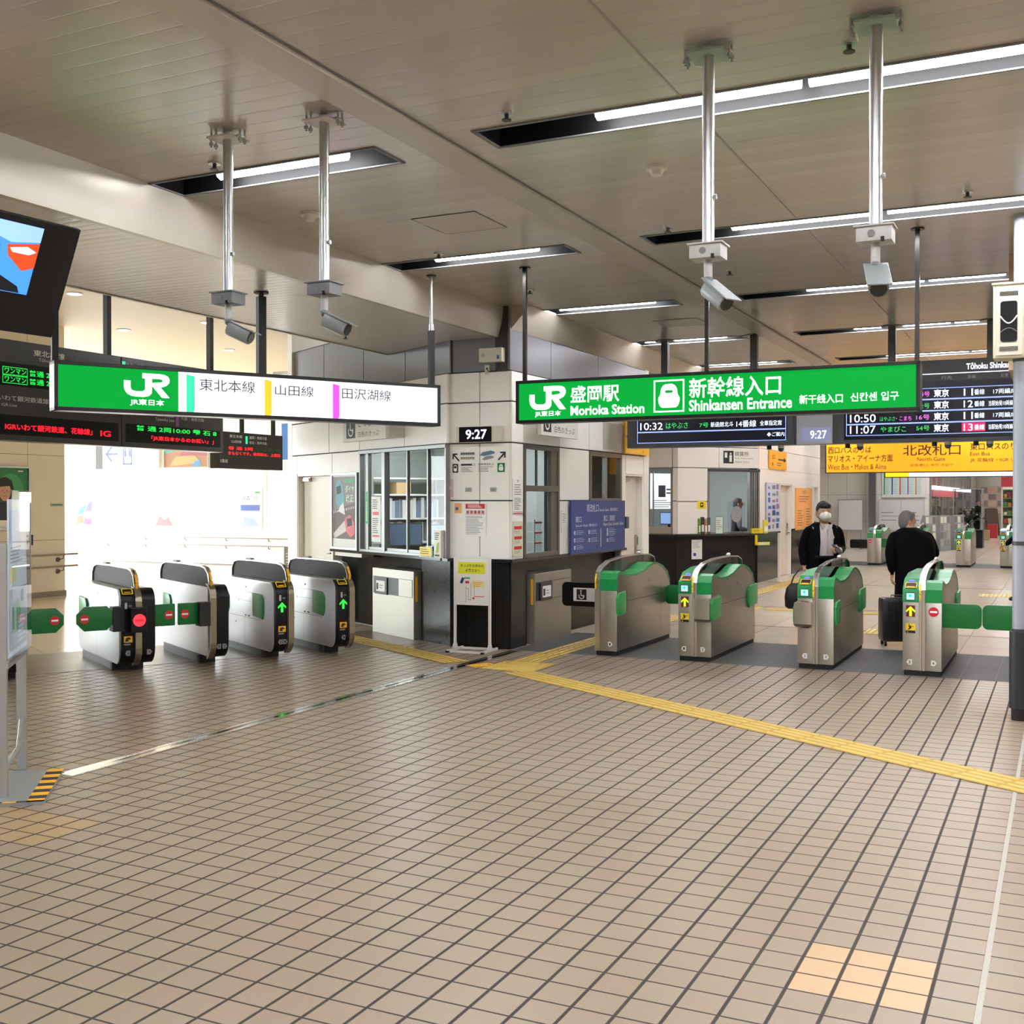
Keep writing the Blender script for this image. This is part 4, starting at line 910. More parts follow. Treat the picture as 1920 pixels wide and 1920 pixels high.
# black-fronted gates of the left wing: own x = s, own y = t, front bulges to y = 0
def lbody(y1=1.62, z0=.08, z1=.80, r=.12, r2=.16):
    out = []
    for cx, cz, a0, rr in ((r2, z0+r2, 270, r2), (r, z1-r, 180, r), (y1-r, z1-r, 90, r), (y1-r2*.6, z0+r2*.6, 0, r2*.6)):
        out += [(cx+rr*math.cos(rad(a0-90*i/5)), cz+rr*math.sin(rad(a0-90*i/5))) for i in range(6)]
    return out
LB = lbody()
ring_y = mat('reader_yellow', 'f2d21c', .4)
def left_gate(s_, label, halves, lit, flaps=(), t0=10.79, tags=()):
    t = thing('ticket_gate', label, 'ticket gate', L(s_, t0), 34, 'black-fronted ticket gates')
    x0 = -.16 if 'L' in halves else -.03; x1 = .16 if 'R' in halves else .03
    b = MB(); b.box(x0+.02, x1-.02, .40, 1.56, 0, .09, mat('plinth_grey', '45464a', .5), .004); b.box(x0+.01, x1-.01, .36, .42, 0, .085, blackm, .004); b.build('plinth', t)
    b = MB()
    cut = [p for p in LB]
    inner = [(max(p[0], .09), p[1]) for p in LB]
    silver = mat('gate_silver', 'dcdde2', .35, .55, noise=.02, nscale=3)
    if 'L' in halves: b.prism(rrect(.05, 1.62, .085, .795, .11), 0, -.163, -.03, silver, None, .004)
    if 'R' in halves: b.prism(rrect(.05, 1.62, .085, .795, .11), 0, .03, .163, silver, None, .004)
    if b.mats:
        sx = -.1636
        if 'L' in halves:
            for y0, y1, z0, z1 in ((.36, 1.25, .655, .659), (.42, 1.12, .56, .563), (.36, 1.3, .385, .389), (.86, .864, .1, .385), (.36, .364, .385, .655)): b.face([(sx, y0, z0), (sx, y1, z0), (sx, y1, z1), (sx, y0, z1)], mgrey)
            for y0, z0, w2, h2 in ((.80, .70, .035, .018), (.49, .50, .015, .035), (1.03, .545, .012, .03), (.7, .40, .06, .015), (.8, .40, .05, .015), (1.1, .31, .03, .014)): b.face([(sx-.0005, y0, z0), (sx-.0005, y0+w2, z0), (sx-.0005, y0+w2, z0+h2), (sx-.0005, y0, z0+h2)], dgrey)
        b.build('body', t, smooth=35)
    b = MB()
    for on, a0, a1 in (('L' in halves, -.158, -.03), ('R' in halves, .03, .16)):
        if on: b.prism([(min(p[0], .22), p[1]) if p[0] < .8 else p for p in LB if p[0] < .3], 0, a0, a1, black, None, .004)
    if b.mats: b.build('front_panel', t, smooth=35)
    mid = mat('champagne_metal', 'a89f8c', .25, 1.)
    b = MB(); pth = [p for p in LB[:12] if True]; b.band([(p[0]-.004, p[1]) for p in LB[1:12]], 0, -.03, .03, .02, mid); b.box(-.03, .03, .06, 1.6, .1, .78, mat('gate_silver', 'dcdde2', .35, .55, noise=.02, nscale=3)); b.build('centre_strip', t, smooth=35)
    SH = [(.06, .76), (.05, .84), (.09, .92), (.17, .97), (.30, .985), (.9, .985), (1.42, .975), (1.56, .95), (1.63, .88), (1.64, .76)]
    b = MB(); b.prism(SH, 0, -.008, .008, darkgl); b.build('barrier_panel', t, smooth=35)
    b = MB(); b.band(SH[::-1], 0, -.024, .024, .012, chrome); b.box(-.02, .02, 1.05, 1.2, .985, 1.0, mgrey); b.build('chrome_edge', t, smooth=35)
    b = MB()
    b.face([(-.012, .045, .78), (.012, .045, .78), (.012, .037, .85), (-.012, .037, .85)], amber); b.face([(-.012, .037, .855), (.012, .037, .855), (.012, .088, .932), (-.012, .088, .932)], amber)
    b.build('yellow_strip', t)
    b = MB()
    for on, cx in (('L' in halves, -.094),):
        if not on: continue
        Mx = Matrix.Translation((0, .035, .765)) @ Matrix.Rotation(rad(-45), 4, 'X'); c = MB(Mx)
        c.prism(rrect(cx-.05, cx+.05, -.03, .04, .012), 1, -.012, .01, black); o_, i_ = rrect(cx-.052, cx+.052, -.033, .043, .014), rrect(cx-.042, cx+.042, -.022, .032, .01)
        for i in range(len(o_)):
            j = (i+1) % len(o_); c.poly([o_[i], o_[j], i_[j], i_[i]], -.0135, ring_y)
        c.rect(cx-.03, cx+.03, -.014, 0., -.0135, amber); c.build('card_reader', t)
        y = -.0055
        b.prism(rrect(cx-.03, cx-.008, .615, .675, .006), 1, y, y+.001, lgrey); b.rect(cx+.005, cx+.035, .635, .65, y, mgrey)
        if 'arrow' in lit: arrow(b, cx, .55, .10, y, arrow_g)
        b.rect(cx-.04, cx+.04, .30, .36, y, amber); b.poly([(cx-.02, .345), (cx+.01, .35), (cx+.03, .33), (cx, .325), (cx+.01, .31), (cx-.03, .31)], y-.001, ink); b.rect(cx-.04, cx+.02, .275, .29, y, mgrey)
    for cx, s2, lf in tags:
        k = -1 if lf else 1; b.poly([(cx-.02*k, .175), (cx-.02*k, .225), (cx+.012*k, .225), (cx+.028*k, .2), (cx+.012*k, .175)], -.0055, mgrey); b.text(s2, cx-.008, cx+.01, .188, .212, -.0065, ink, .02)
    b.build('front_signs', t)
    if 'red' in lit:
        c = MB(); c.box(-.10, .055, -.12, .04, .40, .635, black, .01); h = c.build('signal_box', t)
        c = MB(); c.disc(-.022, -.122, .515, .058, redlit); c.rect(-.06, .016, .505, .525, -.1235, redlit2); c.build('red_signal', h)
    for f in flaps:
        if f[0] == 'side': sideflap(t, *f[1:])
        elif f[0] == 'bracket': c = MB(); c.box(f[1], f[2], -.03, .10, .41, .64, blackm, .006); c.build('flap_bracket', t)
        else: flap(t, *f[1:])
    return t
left_gate(1.87, 'black gate at the left edge behind the notice stand, green flap closed', 'R', (), (('flap', .16, .50, .43, .655, .02, 'flap', dgreen, .07, .42),), tags=((.1, '5', False),))
left_gate(3.03, 'black-fronted gate with a glowing red no-entry disc', 'LR', ('red',), (('bracket', -.24, -.13), ('flap', -.56, -.22, .43, .655, -.02, 'flap', dgreen, .07, -.49), ('flap', .16, .36, .43, .64, .03, 'flap', dgreen, .01, .30), ('side', -.19, 1.2, 1.5, .40, .64, lgreen)), tags=((-.095, '4', True), (.1, '3', False)))
left_gate(3.75, 'black-fronted gate with white side and closed green flap on its left', 'R', (), (('bracket', -.14, -.03), ('flap', -.33, -.13, .43, .64, .03, 'flap', dgreen, .01, -.265), ('side', -.05, 1.2, 1.45, .40, .64, lgreen)), tags=((.06, '3', True), (.115, '2', False)))
left_gate(4.56, 'black-fronted gate with green arrow, second one from the booth', 'L', ('arrow',), (('side', -.178, .30, .60, .40, .66, lgreen, 1, .016), ('side', -.178, 1.32, 1.52, .40, .64, lgreen, 1, .016)), tags=((-.11, '2', True), (-.065, '1', False)))
left_gate(5.24, 'black-fronted gate with green arrow, closest to the booth', 'L', ('arrow',), (('side', -.178, .30, .60, .40, .66, lgreen, 1, .016), ('flap', .03, .07, .42, .56, .03, 'edge_flap', black, .01)), tags=((-.09, '1', True),))
# ------------------------------------------------------------------ windows and interior of the corner booth
def bars(mb, x0, x1, z0, z1, n, y, m, fill=.45):
    h = (z1-z0)/n
    for i in range(n):
        z = z1-(i+1)*h; e = x1-(x1-x0)*random.uniform(0, .35); mb.rect(x0, e, z+h*(1-fill)/2, z+h*(1+fill)/2, y, m)
def flat(name, label, cat, loc, rz, w, h, base, draw=None, th=.004, group=None, edge=None):
    """a flat printed thing: own x to the right, own z up, face at y = -th"""
    b = MB(); b.box(0, w, -th, 0, 0, h, edge or base, 0)
    b.rect(.0, w, .0, h, -th-.0004, base)
    if draw: draw(b, -th-.0012)
    return b.build(name, loc=loc, rz=rz, label=label, cat=cat, group=group)
LWp = lambda t, z: L(6.45, t, z)+L(-.004, 0)          # a point on the booth's left wall
RWp = lambda v, z, d=.004: R(-5.4+d, v, z)
frm = mat('window_frame_steel', '8e8e8c', .42, .7); brz = mat('window_frame_bronze', '6a6862', .35, .6)
def wframe(mb, x0, x1, z0, z1, w, m, y0=-.01, y1=.06):
    for a in ((x0, x1, z0, z0+w), (x0, x1, z1-w, z1), (x0, x0+w, z0+w, z1-w), (x1-w, x1, z0+w, z1-w)): mb.box(a[0], a[1], y0, y1, a[2], a[3], m, .003)
w = MB(); X = lambda t: 15.2-t
wframe(w, X(13.04), X(10.87), .985, 2.26, .03, frm); w.box(X(13.04), X(10.87), -.02, .08, 2.22, 2.262, frm, .003)
w.box(X(12.41), X(12.33), -.015, .06, 1.0, 2.22, frm, .003); w.box(X(12.86), X(12.80), 0, .05, 1.0, 2.22, frm, .003)
for tt in (11.79, 11.30): w.box(X(tt)-.012, X(tt)+.012, .0, .04, 1.0, 2.22, frm, .003)
w.box(X(12.84), X(10.9), .01, .03, 1.01, 1.05, frm)
w5 = w.build('window_5', loc=L(6.45, 15.2), rz=-56, **ST)
w = MB(); w.box(X(13.0), X(10.9), .024, .03, 1.02, 2.2, glass); w.build('pane', w5)
w = MB(); V = lambda v: v-11.06
wframe(w, V(11.365), V(12.35), .985, 2.26, .05, brz); w.box(V(11.38), V(12.3), -.015, .05, 1.735, 1.80, brz, .003); w.box(V(12.12), V(12.34), 0, .05, .99, 2.25, brz, .003); w.box(V(11.75), V(11.78), .02, .04, 1.8, 2.22, brz)
w6 = w.build('window_6', loc=R(-5.4, 11.06), rz=64, **ST)
w = MB(); w.box(V(11.4), V(12.3), .028, .034, 1.79, 2.22, glass); w.box(V(11.8), V(12.3), .034, .04, 1.0, 1.75, glass); w.build('pane', w6)
w = MB(); wframe(w, V(13.31), V(14.46), 1.6, 2.26, .06, brz); w.box(V(13.87), V(13.93), .0, .05, 1.62, 2.24, frm)
w7 = w.build('window_7', loc=R(-5.4, 11.06), rz=64, **ST)
w = MB(); w.box(V(13.35), V(14.42), .02, .026, 1.62, 2.22, glass); w.build('pane', w7)
# room inside the booth
ofw = mat('office_wall', '9aa09a', .6); off = mat('office_floor', '8a8c88', .5)
b = MB(); b.box(8.7, 8.8, 11.9, 15.2, 0, 2.7, ofw); b.box(6.7, 8.7, 15.05, 15.19, 0, 2.7, ofw); b.build('wall_office', rz=34, **ST)
b = MB(); b.prism([(6.6, 10.98), (7.2, 10.6), (8.7, 12.0), (8.7, 15.15), (6.7, 15.15), (6.7, 10.98)], 2, 2.62, 2.68, ofw); b.build('ceiling', rz=34, **ST)
b = MB(); b.prism([(6.7, 10.98), (7.2, 10.7), (8.7, 12.0), (8.7, 15.15), (6.7, 15.15)], 2, .0, .01, off); b.build('floor', rz=34, **ST)
olamp = mat('office_lamp', 'ffffff', .4, emit='f4f8ff', es=45.)
for i, (s_, t_) in enumerate(((7.6, 12.1), (7.6, 13.9))):
    b = MB(); b.box(-.12, .12, -.55, .55, -.03, 0, olamp); b.build('ceiling_light', loc=L(s_, t_, 2.62), rz=34, label='bright flat lamp on the ceiling inside the corner booth', cat='ceiling light', group='lamps inside the booth')
# shelf rack with files
t = thing('shelf_unit', 'white metal shelf rack with files seen through the left booth window', 'shelf', L(7.95, 14.6), 34)
b = MB()
for x in (-.75, .75):
    for y in (0, .35): b.box(x-.015, x+.015, y-.015, y+.015, 0, 1.95, white)
b.build('frame', t)
for z in (.5, 1.0, 1.35, 1.7, 1.94):
    b = MB(); b.box(-.75, .75, 0, .36, z, z+.025, white); b.build('shelf', t)
fc = [mat('file_%s' % c, c, .6) for c in ('d8dadc', 'b9c4cc', '8f979c', 'e6e2d8', '6f7d90')]
for z in (.525, 1.025, 1.375):
    x = -.70
    while x < .62:
        w_ = random.choice((.03, .045, .06, .08)); h = random.uniform(.22, .30)
        if random.random() < .82:
            b = MB(); b.box(0, w_-.004, 0, .22, 0, h, random.choice(fc)); o = b.build('binder', label='upright file binder on the shelf rack inside the booth', cat='binder', group='file binders in the booth')
            o.location = L(7.95+x, 14.65, z); o.rotation_euler = (0, 0, rad(34))
        x += w_
t8 = L(7.95, 14.6, 1.725)
b = MB(); b.box(-.12, .12, .02, .25, 0, .17, mat('cardboard', 'c9a87a', .8), .004); b.build('cardboard_box', loc=t8, rz=34, label='small cardboard box on top of the shelf rack inside the booth', cat='box')
b = MB(); b.box(-.40, .40, 0, .4, .0, 1.42, mat('cabinet_white', 'd4d6d6', .45), .01); b.rect(-.37, -.01, .05, 1.36, -.002, MATS['cabinet_white']); b.rect(.01, .37, .05, 1.36, -.002, MATS['cabinet_white']); b.box(-.005, .005, -.003, 0, .05, 1.36, mgrey)
b.build('cabinet', loc=L(7.15, 14.62), rz=34, label='white office cabinet seen through the left booth window', cat='cabinet')
t = thing('desk', 'office desk behind the left booth window', 'desk', L(7.75, 13.0), 34)
b = MB(); b.box(-.9, .9, 0, .5, .9, .93, mat('desk_top', 'b4b1a6', .5), .005); b.build('desk_top', t)
for x in (-.85, .85): b = MB(); b.box(x-.02, x+.02, .03, .47, 0, .9, mgrey); b.build('leg', t)
def monitor(loc, rz, label, scrm, w=.42, h=.28):
    t = thing('monitor', label, 'monitor', loc, rz)
    b = MB(); b.box(-w/2, w/2, 0, .03, .10, .10+h, dgrey, .006); b.rect(-w/2+.015, w/2-.015, .115, .085+h, -.001, scrm); b.build('screen', t)
    b = MB(); b.box(-.03, .03, .03, .05, 0, .2, dgrey); b.box(-.1, .1, -.03, .1, 0, .012, dgrey, .004); b.build('stand', t)
mb_ = mat('monitor_blue', '5a6c84', .3, emit='5a7090', es=.2)
monitor(L(7.2, 13.2, .93), 30, 'blue monitor on the desk behind the left booth window', mb_, .5, .3)
monitor(L(7.75, 13.2, .93), 38, 'second monitor near the corner end of the booth desk', mat('monitor_grey', 'aab4bc', .3))
b = MB(); b.box(-.14, .14, 0, .2, 0, .19, mat('cardboard', 'c9a87a', .8), .004); b.build('cardboard_box', loc=L(8.2, 13.25, .93), rz=34, label='tan box on the desk beside the blue monitor', cat='box')
# things on the left window
def dr(b, y): b.rect(.01, .09, .30, .37, y, lgreen); b.text('みどりの窓口', .02, .08, .02, .28, y, whitep) if 0 else bars(b, .03, .07, .03, .28, 14, y, whitep, .6); b.disc(.05, y, .335, .02, whitep, 10)
flat('sticker', 'tall green sticker on the left booth window', 'sticker', L(6.44, 12.795+.06, 1.34), -56, .10, .40, mat('sticker_green', '129458', .5), dr)
def dr(b, y): bars(b, .03, .20, .40, .53, 5, y, inkg); b.rect(.04, .20, .33, .37, y, red); bars(b, .03, .20, .10, .30, 8, y, inkg); b.rect(.03, .21, .06, .08, y, red)
flat('notice', 'long white paper notice with red bars taped in the left booth window', 'notice', L(6.44, 12.68, 1.12), -56, .25, .56, whitep, dr)
t = thing('leaflet_holder', 'small holder with a bright yellow card on the left booth sill', 'leaflet holder', L(6.40, 11.25, .985), -56)
b = MB(); b.box(-.15, .15, 0, .012, 0, .13, acryl); b.box(-.15, .15, .0, .08, 0, .008, white); b.build('stand', t)
b = MB(); b.rect(-.14, .13, .015, .115, -.002, yellow); bars(b, -.12, .10, .03, .1, 3, -.003, ink, .3); b.build('card', t)
b = MB(); b.box(-.075, .075, 0, .10, 0, .31, mat('pale_card', 'e8e4d4', .6), .004); b.poly([(-.03, .05), (.03, .07), (.045, .18), (-.01, .16)], -.002, mat('leaf_green', '9ab83a', .6)); bars(b, -.05, .05, .2, .29, 4, -.002, ink, .4); b.rect(-.05, .05, .02, .04, -.002, ink)
b.build('brochure_box', loc=L(6.40, 10.99, .985), rz=-56, label='tall pale brochure box at the corner end of the left booth sill', cat='brochure box')
# framed poster beside the door
t = thing('poster', 'framed train timetable poster beside the cream booth door', 'poster', L(6.445, 13.83, .99), -56)
b = MB(); wframe(b, 0, .77, 0, 1.0, .03, alu, -.03, 0); b.box(.02, .75, -.012, 0, .02, .98, whitep); b.build('frame', t)
b = MB(); pw = .77; y = -.014
b.rect(.05, .72, .14, .95, y, mat('poster_sepia', '6a5c58', .6)); b.poly([(.05, .5), (.72, .62), (.72, .95), (.05, .95)], y-.001, mat('poster_grey', '8d8584', .6))
b.poly([(.12, .88), (.26, .92), (.36, .80), (.40, .62), (.30, .50), (.14, .60)], y-.002, mat('train_teal', '3f8f98', .5)); b.poly([(.15, .82), (.28, .84), (.30, .74), (.17, .72)], y-.003, ink); b.poly([(.2, .5), (.42, .45), (.36, .62), (.26, .56)], y-.003, whitep)
b.poly([(.40, .40), (.55, .46), (.68, .36), (.70, .22), (.58, .16), (.44, .24)], y-.002, mat('train_red', 'd04858', .5)); b.poly([(.46, .40), (.60, .42), (.62, .32), (.48, .30)], y-.003, ink); b.poly([(.05, .2), (.4, .38), (.44, .24), (.1, .14)], y-.002, mat('train_white', 'c8c0bc', .5))
for k in range(12): b.rect(.07+.053*k, .09+.053*k, .47+k*.006, .50+k*.006, y-.002, whitep)
b.text('ダイヤ', .42, .68, .74, .84, y-.003, mat('poster_green_white', 'cfe8d4', .6), .02); b.text('改正', .44, .66, .62, .72, y-.003, MATS['poster_green_white'], .02); b.rect(.40, .70, .87, .92, y-.003, mat('poster_mint', '5aa880', .6)); b.build('print', t)
# hanging white sign boards
pale = mat('pale_sign_board', 'dedbd0', .5)
def wheel(mb, x0, x1, z0, z1, y):
    w_, h = x1-x0, z1-z0; P = lambda a, c: (x0+a*w_, z0+c*h); mb.rect(x0, x1, z0, z1, y, ink)
    n = 14; o_ = [(.5+.30*math.cos(rad(a)), .36+.28*math.sin(rad(a))) for a in [150+240*i/n for i in range(n+1)]]; i_ = [(.5+.22*math.cos(rad(a)), .36+.20*math.sin(rad(a))) for a in [150+240*i/n for i in range(n+1)]]
    for k in range(n): mb.poly([P(*o_[k]), P(*o_[k+1]), P(*i_[k+1]), P(*i_[k])], y-.001, whitep)
    mb.poly([P(.40, .75), P(.48, .75), P(.50, .45), P(.70, .42), P(.78, .22), P(.70, .2), P(.63, .36), P(.42, .38)], y-.001, whitep); mb.disc(x0+.44*w_, y-.001, z0+.85*h, .06*w_*1.2, whitep, 8)
def dr(b, y): wheel(b, .09, .34, .04, .29, y); b.text('白色のきっぷ', .42, .98, .045, .115, y, ink); b.text('きっぷ', .42, .8, .17, .28, y, ink)
flat('hanging_sign', 'cream sign board with wheelchair symbol below the white lit sign', 'sign', L(6.28, 13.05, 2.365), -56, 1.15, .33, pale, dr, .05)
def dr(b, y): wheel(b, .06, .27, .04, .29, y); b.text('白色のきっぷ', .36, .95, .045, .12, y, ink); b.text('きっぷ', .36, .7, .17, .28, y, ink)
flat('hanging_sign', 'cream sign board with wheelchair symbol below the left end of the green sign', 'sign', R(-5.25, 11.40, 2.36), 64, 1.05, .33, pale, dr, .05)
for p, rz in ((L(6.36, 12.9, 2.69), -56), (L(6.36, 12.1, 2.69), -56)): pass
# ------------------------------------------------------------------ the corner face
F = -26
def onF(u, z): return R(u, 11.06, z)
t = thing('wall_clock', 'digital clock reading 9:27 on the corner of the booth', 'clock', R(-6.05, 11.06, 2.27), F)
b = MB(); b.box(0, .56, -.07, 0, 0, .175, mat('clock_case', 'cfc8b4', .5), .006); b.build('case', t)
b = MB(); b.box(.04, .44, -.074, -.07, .005, .17, mat('clock_glass', '0a0a14', .2)); b.text('9:27', .125, .385, .035, .14, -.076, mat('clock_digits', 'ffffff', .4, emit='c8c0ff', es=2.2), .015); b.build('display', t)
t = thing('speaker', 'cream loudspeaker box with a socket below it on the grey upper wall of the corner', 'speaker', R(-5.76, 11.08, 3.14), F)
b = MB(); b.box(0, .28, -.10, 0, 0, .155, mat('speaker_cream', 'cfcab4', .5), .006); b.disc(.05, -.101, .08, .025, mat('speaker_dot', 'b2ad98', .6), 14); b.rect(.22, .25, .03, .07, -.101, blue); b.build('case', t)
b = MB(); b.box(.03, .09, -.02, 0, -.13, -.02, MATS['speaker_cream'], .003); b.disc(.06, -.021, -.06, .012, ink, 10); b.build('socket', t)
b = MB(); b.tube([(.06, -.03, -.06), (.10, -.05, -.10), (.18, -.05, -.10), (.22, -.04, -.03), (.235, -.03, .0)], .005, ink, 6); b.build('cable', t)
t = thing('direction_sign', 'black direction arrows, train pictures and pictograms on the corner face', 'sign', R(-6.15, 11.059, 1.93), F)
b = MB()
def arr(mb, x0, z0, s_, y, dx):
    P = lambda a, c: (x0+(a if dx > 0 else 1-a)*s_, z0+c*s_)
    for q in (((0, .12), (.14, 0), (.92, .78), (.78, .92)), ((.30, 1), (.30, .82), (1, .82), (1, 1)), ((.82, .30), (1, .30), (1, .82), (.82, .82))): mb.poly([P(*c) for c in q], y, ink)
arr(b, .02, .135, .09, -.003, -1); arr(b, .585, .14, .095, -.003, 1); b.build('arrow', t)
b = MB(); bars(b, .125, .30, .085, .11, 1, -.003, ink, .7); b.text('在来線改札口', .125, .305, .085, .112, -.003, ink); b.text('新幹線改札口', .345, .535, .088, .115, -.003, ink)
bars(b, .125, .28, .015, .075, 4, -.003, inkg, .4); bars(b, .345, .53, .015, .08, 4, -.003, inkg, .4); b.build('lettering', t)
b = MB(); b.prism(rrect(.02, .09, .01, .11, .008), 1, -.004, -.002, ink); b.prism(rrect(.035, .075, .025, .095, .012), 1, -.0055, -.004, whitep); b.rect(.04, .07, .06, .085, -.0062, ink)
train_icon(b, .58, .67, .012, .112, -.004, whitep, mat('icon_green', '0f7a44', .5), False) if 0 else None
b.rect(.58, .67, .012, .112, -.003, mat('icon_green', '0f7a44', .5)); train_icon(b, .585, .665, .015, .11, -.005, whitep, MATS['icon_green'], False); b.build('pictogram', t)
b = MB(); sk = mat('train_print_blue', '5d7c94', .5); sg = mat('train_print_grey', '8a8e90', .5)
b.poly([(.36, .20), (.40, .235), (.50, .25), (.55, .235), (.54, .215), (.42, .19)], -.003, sk); b.poly([(.39, .155), (.43, .185), (.50, .195), (.54, .18), (.52, .165), (.42, .145)], -.003, sg)
b.rect(.12, .30, .205, .235, -.003, sg); b.rect(.12, .30, .155, .185, -.003, mat('train_print_cream', 'b8b49c', .5))
for k in range(6): b.rect(.13+.028*k, .145+.028*k, .215, .228, -.004, ink); b.rect(.13+.028*k, .145+.028*k, .168, .178, -.004, ink)
b.build('train_picture', t)
for i, u in enumerate((-5.97, -5.66)):
    b = MB(); b.box(0, .075, -.008, 0, 0, .05, lgrey, .004); b.box(.008, .067, -.0095, -.008, .01, .04, steel_l)
    b.build('wall_plate', loc=onF(u, 1.727), rz=F, label=('small steel cover plate above the red-headed notice', 'small steel cover plate right of the panel joint on the corner')[i], cat='plate', group='steel cover plates on the corner')
def dr(b, y):
    b.rect(.01, .25, .305, .36, y, red); bars(b, .04, .22, .312, .355, 3, y-.001, whitep, .4)
    for k in range(5): b.rect(.02+.047*k, .055+.047*k, .25, .285, y, mat('stamp_red', 'b0505a', .6)); 
    b.rect(.01, .25, .24, .244, y, red); bars(b, .015, .24, .02, .23, 14, y, inkg, .35)
flat('notice', 'white notice with a red heading on the corner face of the booth', 'notice', onF(-5.975, 1.235), F, .262, .365, whitep, dr)
flat('sticker', 'faded pink sticker at the left edge of the corner face', 'sticker', onF(-6.20, 1.67), F, .075, .2, mat('faded_pink', 'e8c4cc', .6), lambda b, y: b.disc(.037, y, .1, .02, whitep))
def dr(b, y): b.disc(.03, y, .05, .02, blue, 10)
flat('sticker', 'small orange sticker beside the red-headed notice', 'sticker', onF(-6.105, 1.49), F, .085, .11, mat('sticker_orange', 'eab060', .6), dr)
def dr(b, y): b.disc(.12, y, .36, .012, red, 8); bars(b, .03, .21, .20, .33, 5, y, mat('ink_mauve', 'a06080', .6), .3); bars(b, .03, .21, .04, .18, 7, y, inkg, .4); b.rect(.01, .24, .0, .01, y, red); b.rect(.01, .24, .02, .024, y, red)
flat('notice', 'narrow notice with mauve print on the corner strip, upper one', 'notice', RWp(11.08, 1.486), 64, .25, .38, whitep, dr)
def dr(b, y):
    for z in (.30, .19, .08): b.rect(.03, .22, z, z+.035, y, red); bars(b, .03, .22, z-.045, z-.01, 3, y, inkg, .35)
flat('notice', 'pale green card with red bars on the corner strip, lower one', 'notice', RWp(11.08, 1.013), 64, .25, .39, mat('pale_green_card', 'd8dcc0', .6), dr)
# right wall things
def dr(b, y):
    wt = mat('sign_print_white', 'dfe4ee', .5)
    b.text('南改札口', .50, .90, .51, .61, y, wt); b.text('South Gate  南检票口', .93, 1.58, .515, .56, y, wt); b.text('南口', .14, .32, .385, .46, y, wt); b.text('South Exit 南出口', .14, .84, .33, .365, y, wt)
    b.text('東口（南側）', 1.07, 1.48, .385, .465, y, wt); b.text('East Exit South Side', 1.07, 1.80, .33, .37, y, wt); b.rect(.965, .985, .06, .30, y, wt)
    for x0, zs in ((.08, (.24, .15, .06)), (.55, (.24, .14)), (1.18, (.25, .20, .12))):
        for z in zs: b.disc(x0+.03, y, z+.02, .026, wt, 12); b.disc(x0+.03, y-.001, z+.02, .012, mat('sign_teal', '2a6a70', .5), 8); bars(b, x0+.08, x0+.34, z-.01, z+.05, 3, y, mat('sign_print_dim', '9fb0cc', .5), .35)
flat('direction_board', 'large blue direction board on the right side of the booth', 'sign', RWp(12.6, .975, .03), 64, 1.87, .655, mat('navy_sign', '1b3a82', .4), dr, .02)
flat('notice', 'small white notice just left of the blue board', 'notice', RWp(12.40, 1.24), 64, .17, .27, whitep, lambda b, y: bars(b, .03, .14, .12, .24, 5, y, inkg, .3))
def dr(b, y): b.poly([(.04, .23), (.20, .36), (.20, .28), (.40, .28), (.40, .18), (.20, .18), (.20, .10)], y, ink); b.text('出口', .5, .85, .2, .35, y, ink) if 0 else bars(b, .5, .8, .12, .32, 3, y, ink, .3); b.disc(.72, y, .05, .02, red, 8)
flat('direction_sign', 'yellow sign with black arrow at the far end of the booth wall', 'sign', RWp(14.48, 2.27, .03), 64, .98, .44, mat('sign_yellow', 'eeb414', .45), dr, .02)
b = MB(); b.box(0, .11, -.06, 0, 0, .16, dgrey, .008); b.build('card_reader_box', loc=RWp(14.49, 1.25), rz=64, label='small black box on the cream wall beside the blue board', cat='box')
flat('crumpled_sheet', 'transparent protective sheet taped high on the booth wall', 'sheet', RWp(13.78, 2.30), 64, .58, .36, mat('grey_film', 'c0beb4', .25), lambda b, y: [b.rect(0, .58, .05+k*.045, .055+k*.045, y, mat('film_crease', '9c9a8c', .3)) for k in range(7)])
# leaflet rack and white cupboard behind the open counter window
t = thing('leaflet_rack', 'clear rack with red stripes inside the open booth window', 'leaflet rack', R(-5.62, 12.12, .985), 64)
b = MB(); b.cyl((0, 0, 0), (0, 0, .42), .012, alu)
for z in (.05, .17, .29): b.box(-.10, .10, -.05, .05, z, z+.10, acryl); 
b.build('body', t)
for z in (.055, .175, .295): b = MB(); b.box(-.10, .10, -.055, -.05, z+.08, z+.10, red); b.build('red_strip', t)
# steel cabinets standing in the base, with a recessed black drawer unit
def gate_box(loc, rz, w, flip, label):
    t = thing('barrier_cabinet', label, 'cabinet', loc, rz)
    b = MB(); st2 = mat('dull_steel', 'a39f96', .5, .85, noise=.05, nscale=4); b.box(0, w, 0, .24, 0, .80, st2, .006) ; b.build('case', t)
    b = MB()
    x0, x1 = (.03, w-.32) if not flip else (.06, .42)
    b.box(.03, w-.03, -.004, 0, .49, .70, mat('slot_dark', '1a1c26', .4)); b.box(w*.66 if not flip else w*.45, w-.03, -.006, 0, .495, .695, st2); b.build('slot', t)
    b = MB(); b.box(x0+.06, x0+.38, -.02, -.002, .485, .69, mat('reader_navy', '15182c', .35), .006); c = (x0+.22); b.prism(rrect(c-.11, c+.12, .52, .65, .012), 1, -.023, -.02, whitep); b.rect(c-.10, c-.05, .54, .62, -.0245, ink); bars(b, c-.03, c+.09, .55, .61, 2, -.0245, inkg, .3); b.build('reader', t)
    b = MB(); sx = w+.001 if not flip else -.001
    b.box(w+.001 if not flip else -.10, w+.10 if not flip else -.001, .10, .26, .0, .80, blackm); b.build('side_panel', t)
    b = MB(); a = (w+.002, w+.004) if not flip else (-.004, -.002); b.box(a[0], a[1], .02, .05, .45, .74, amber); b.build('yellow_tag', t)
    return t
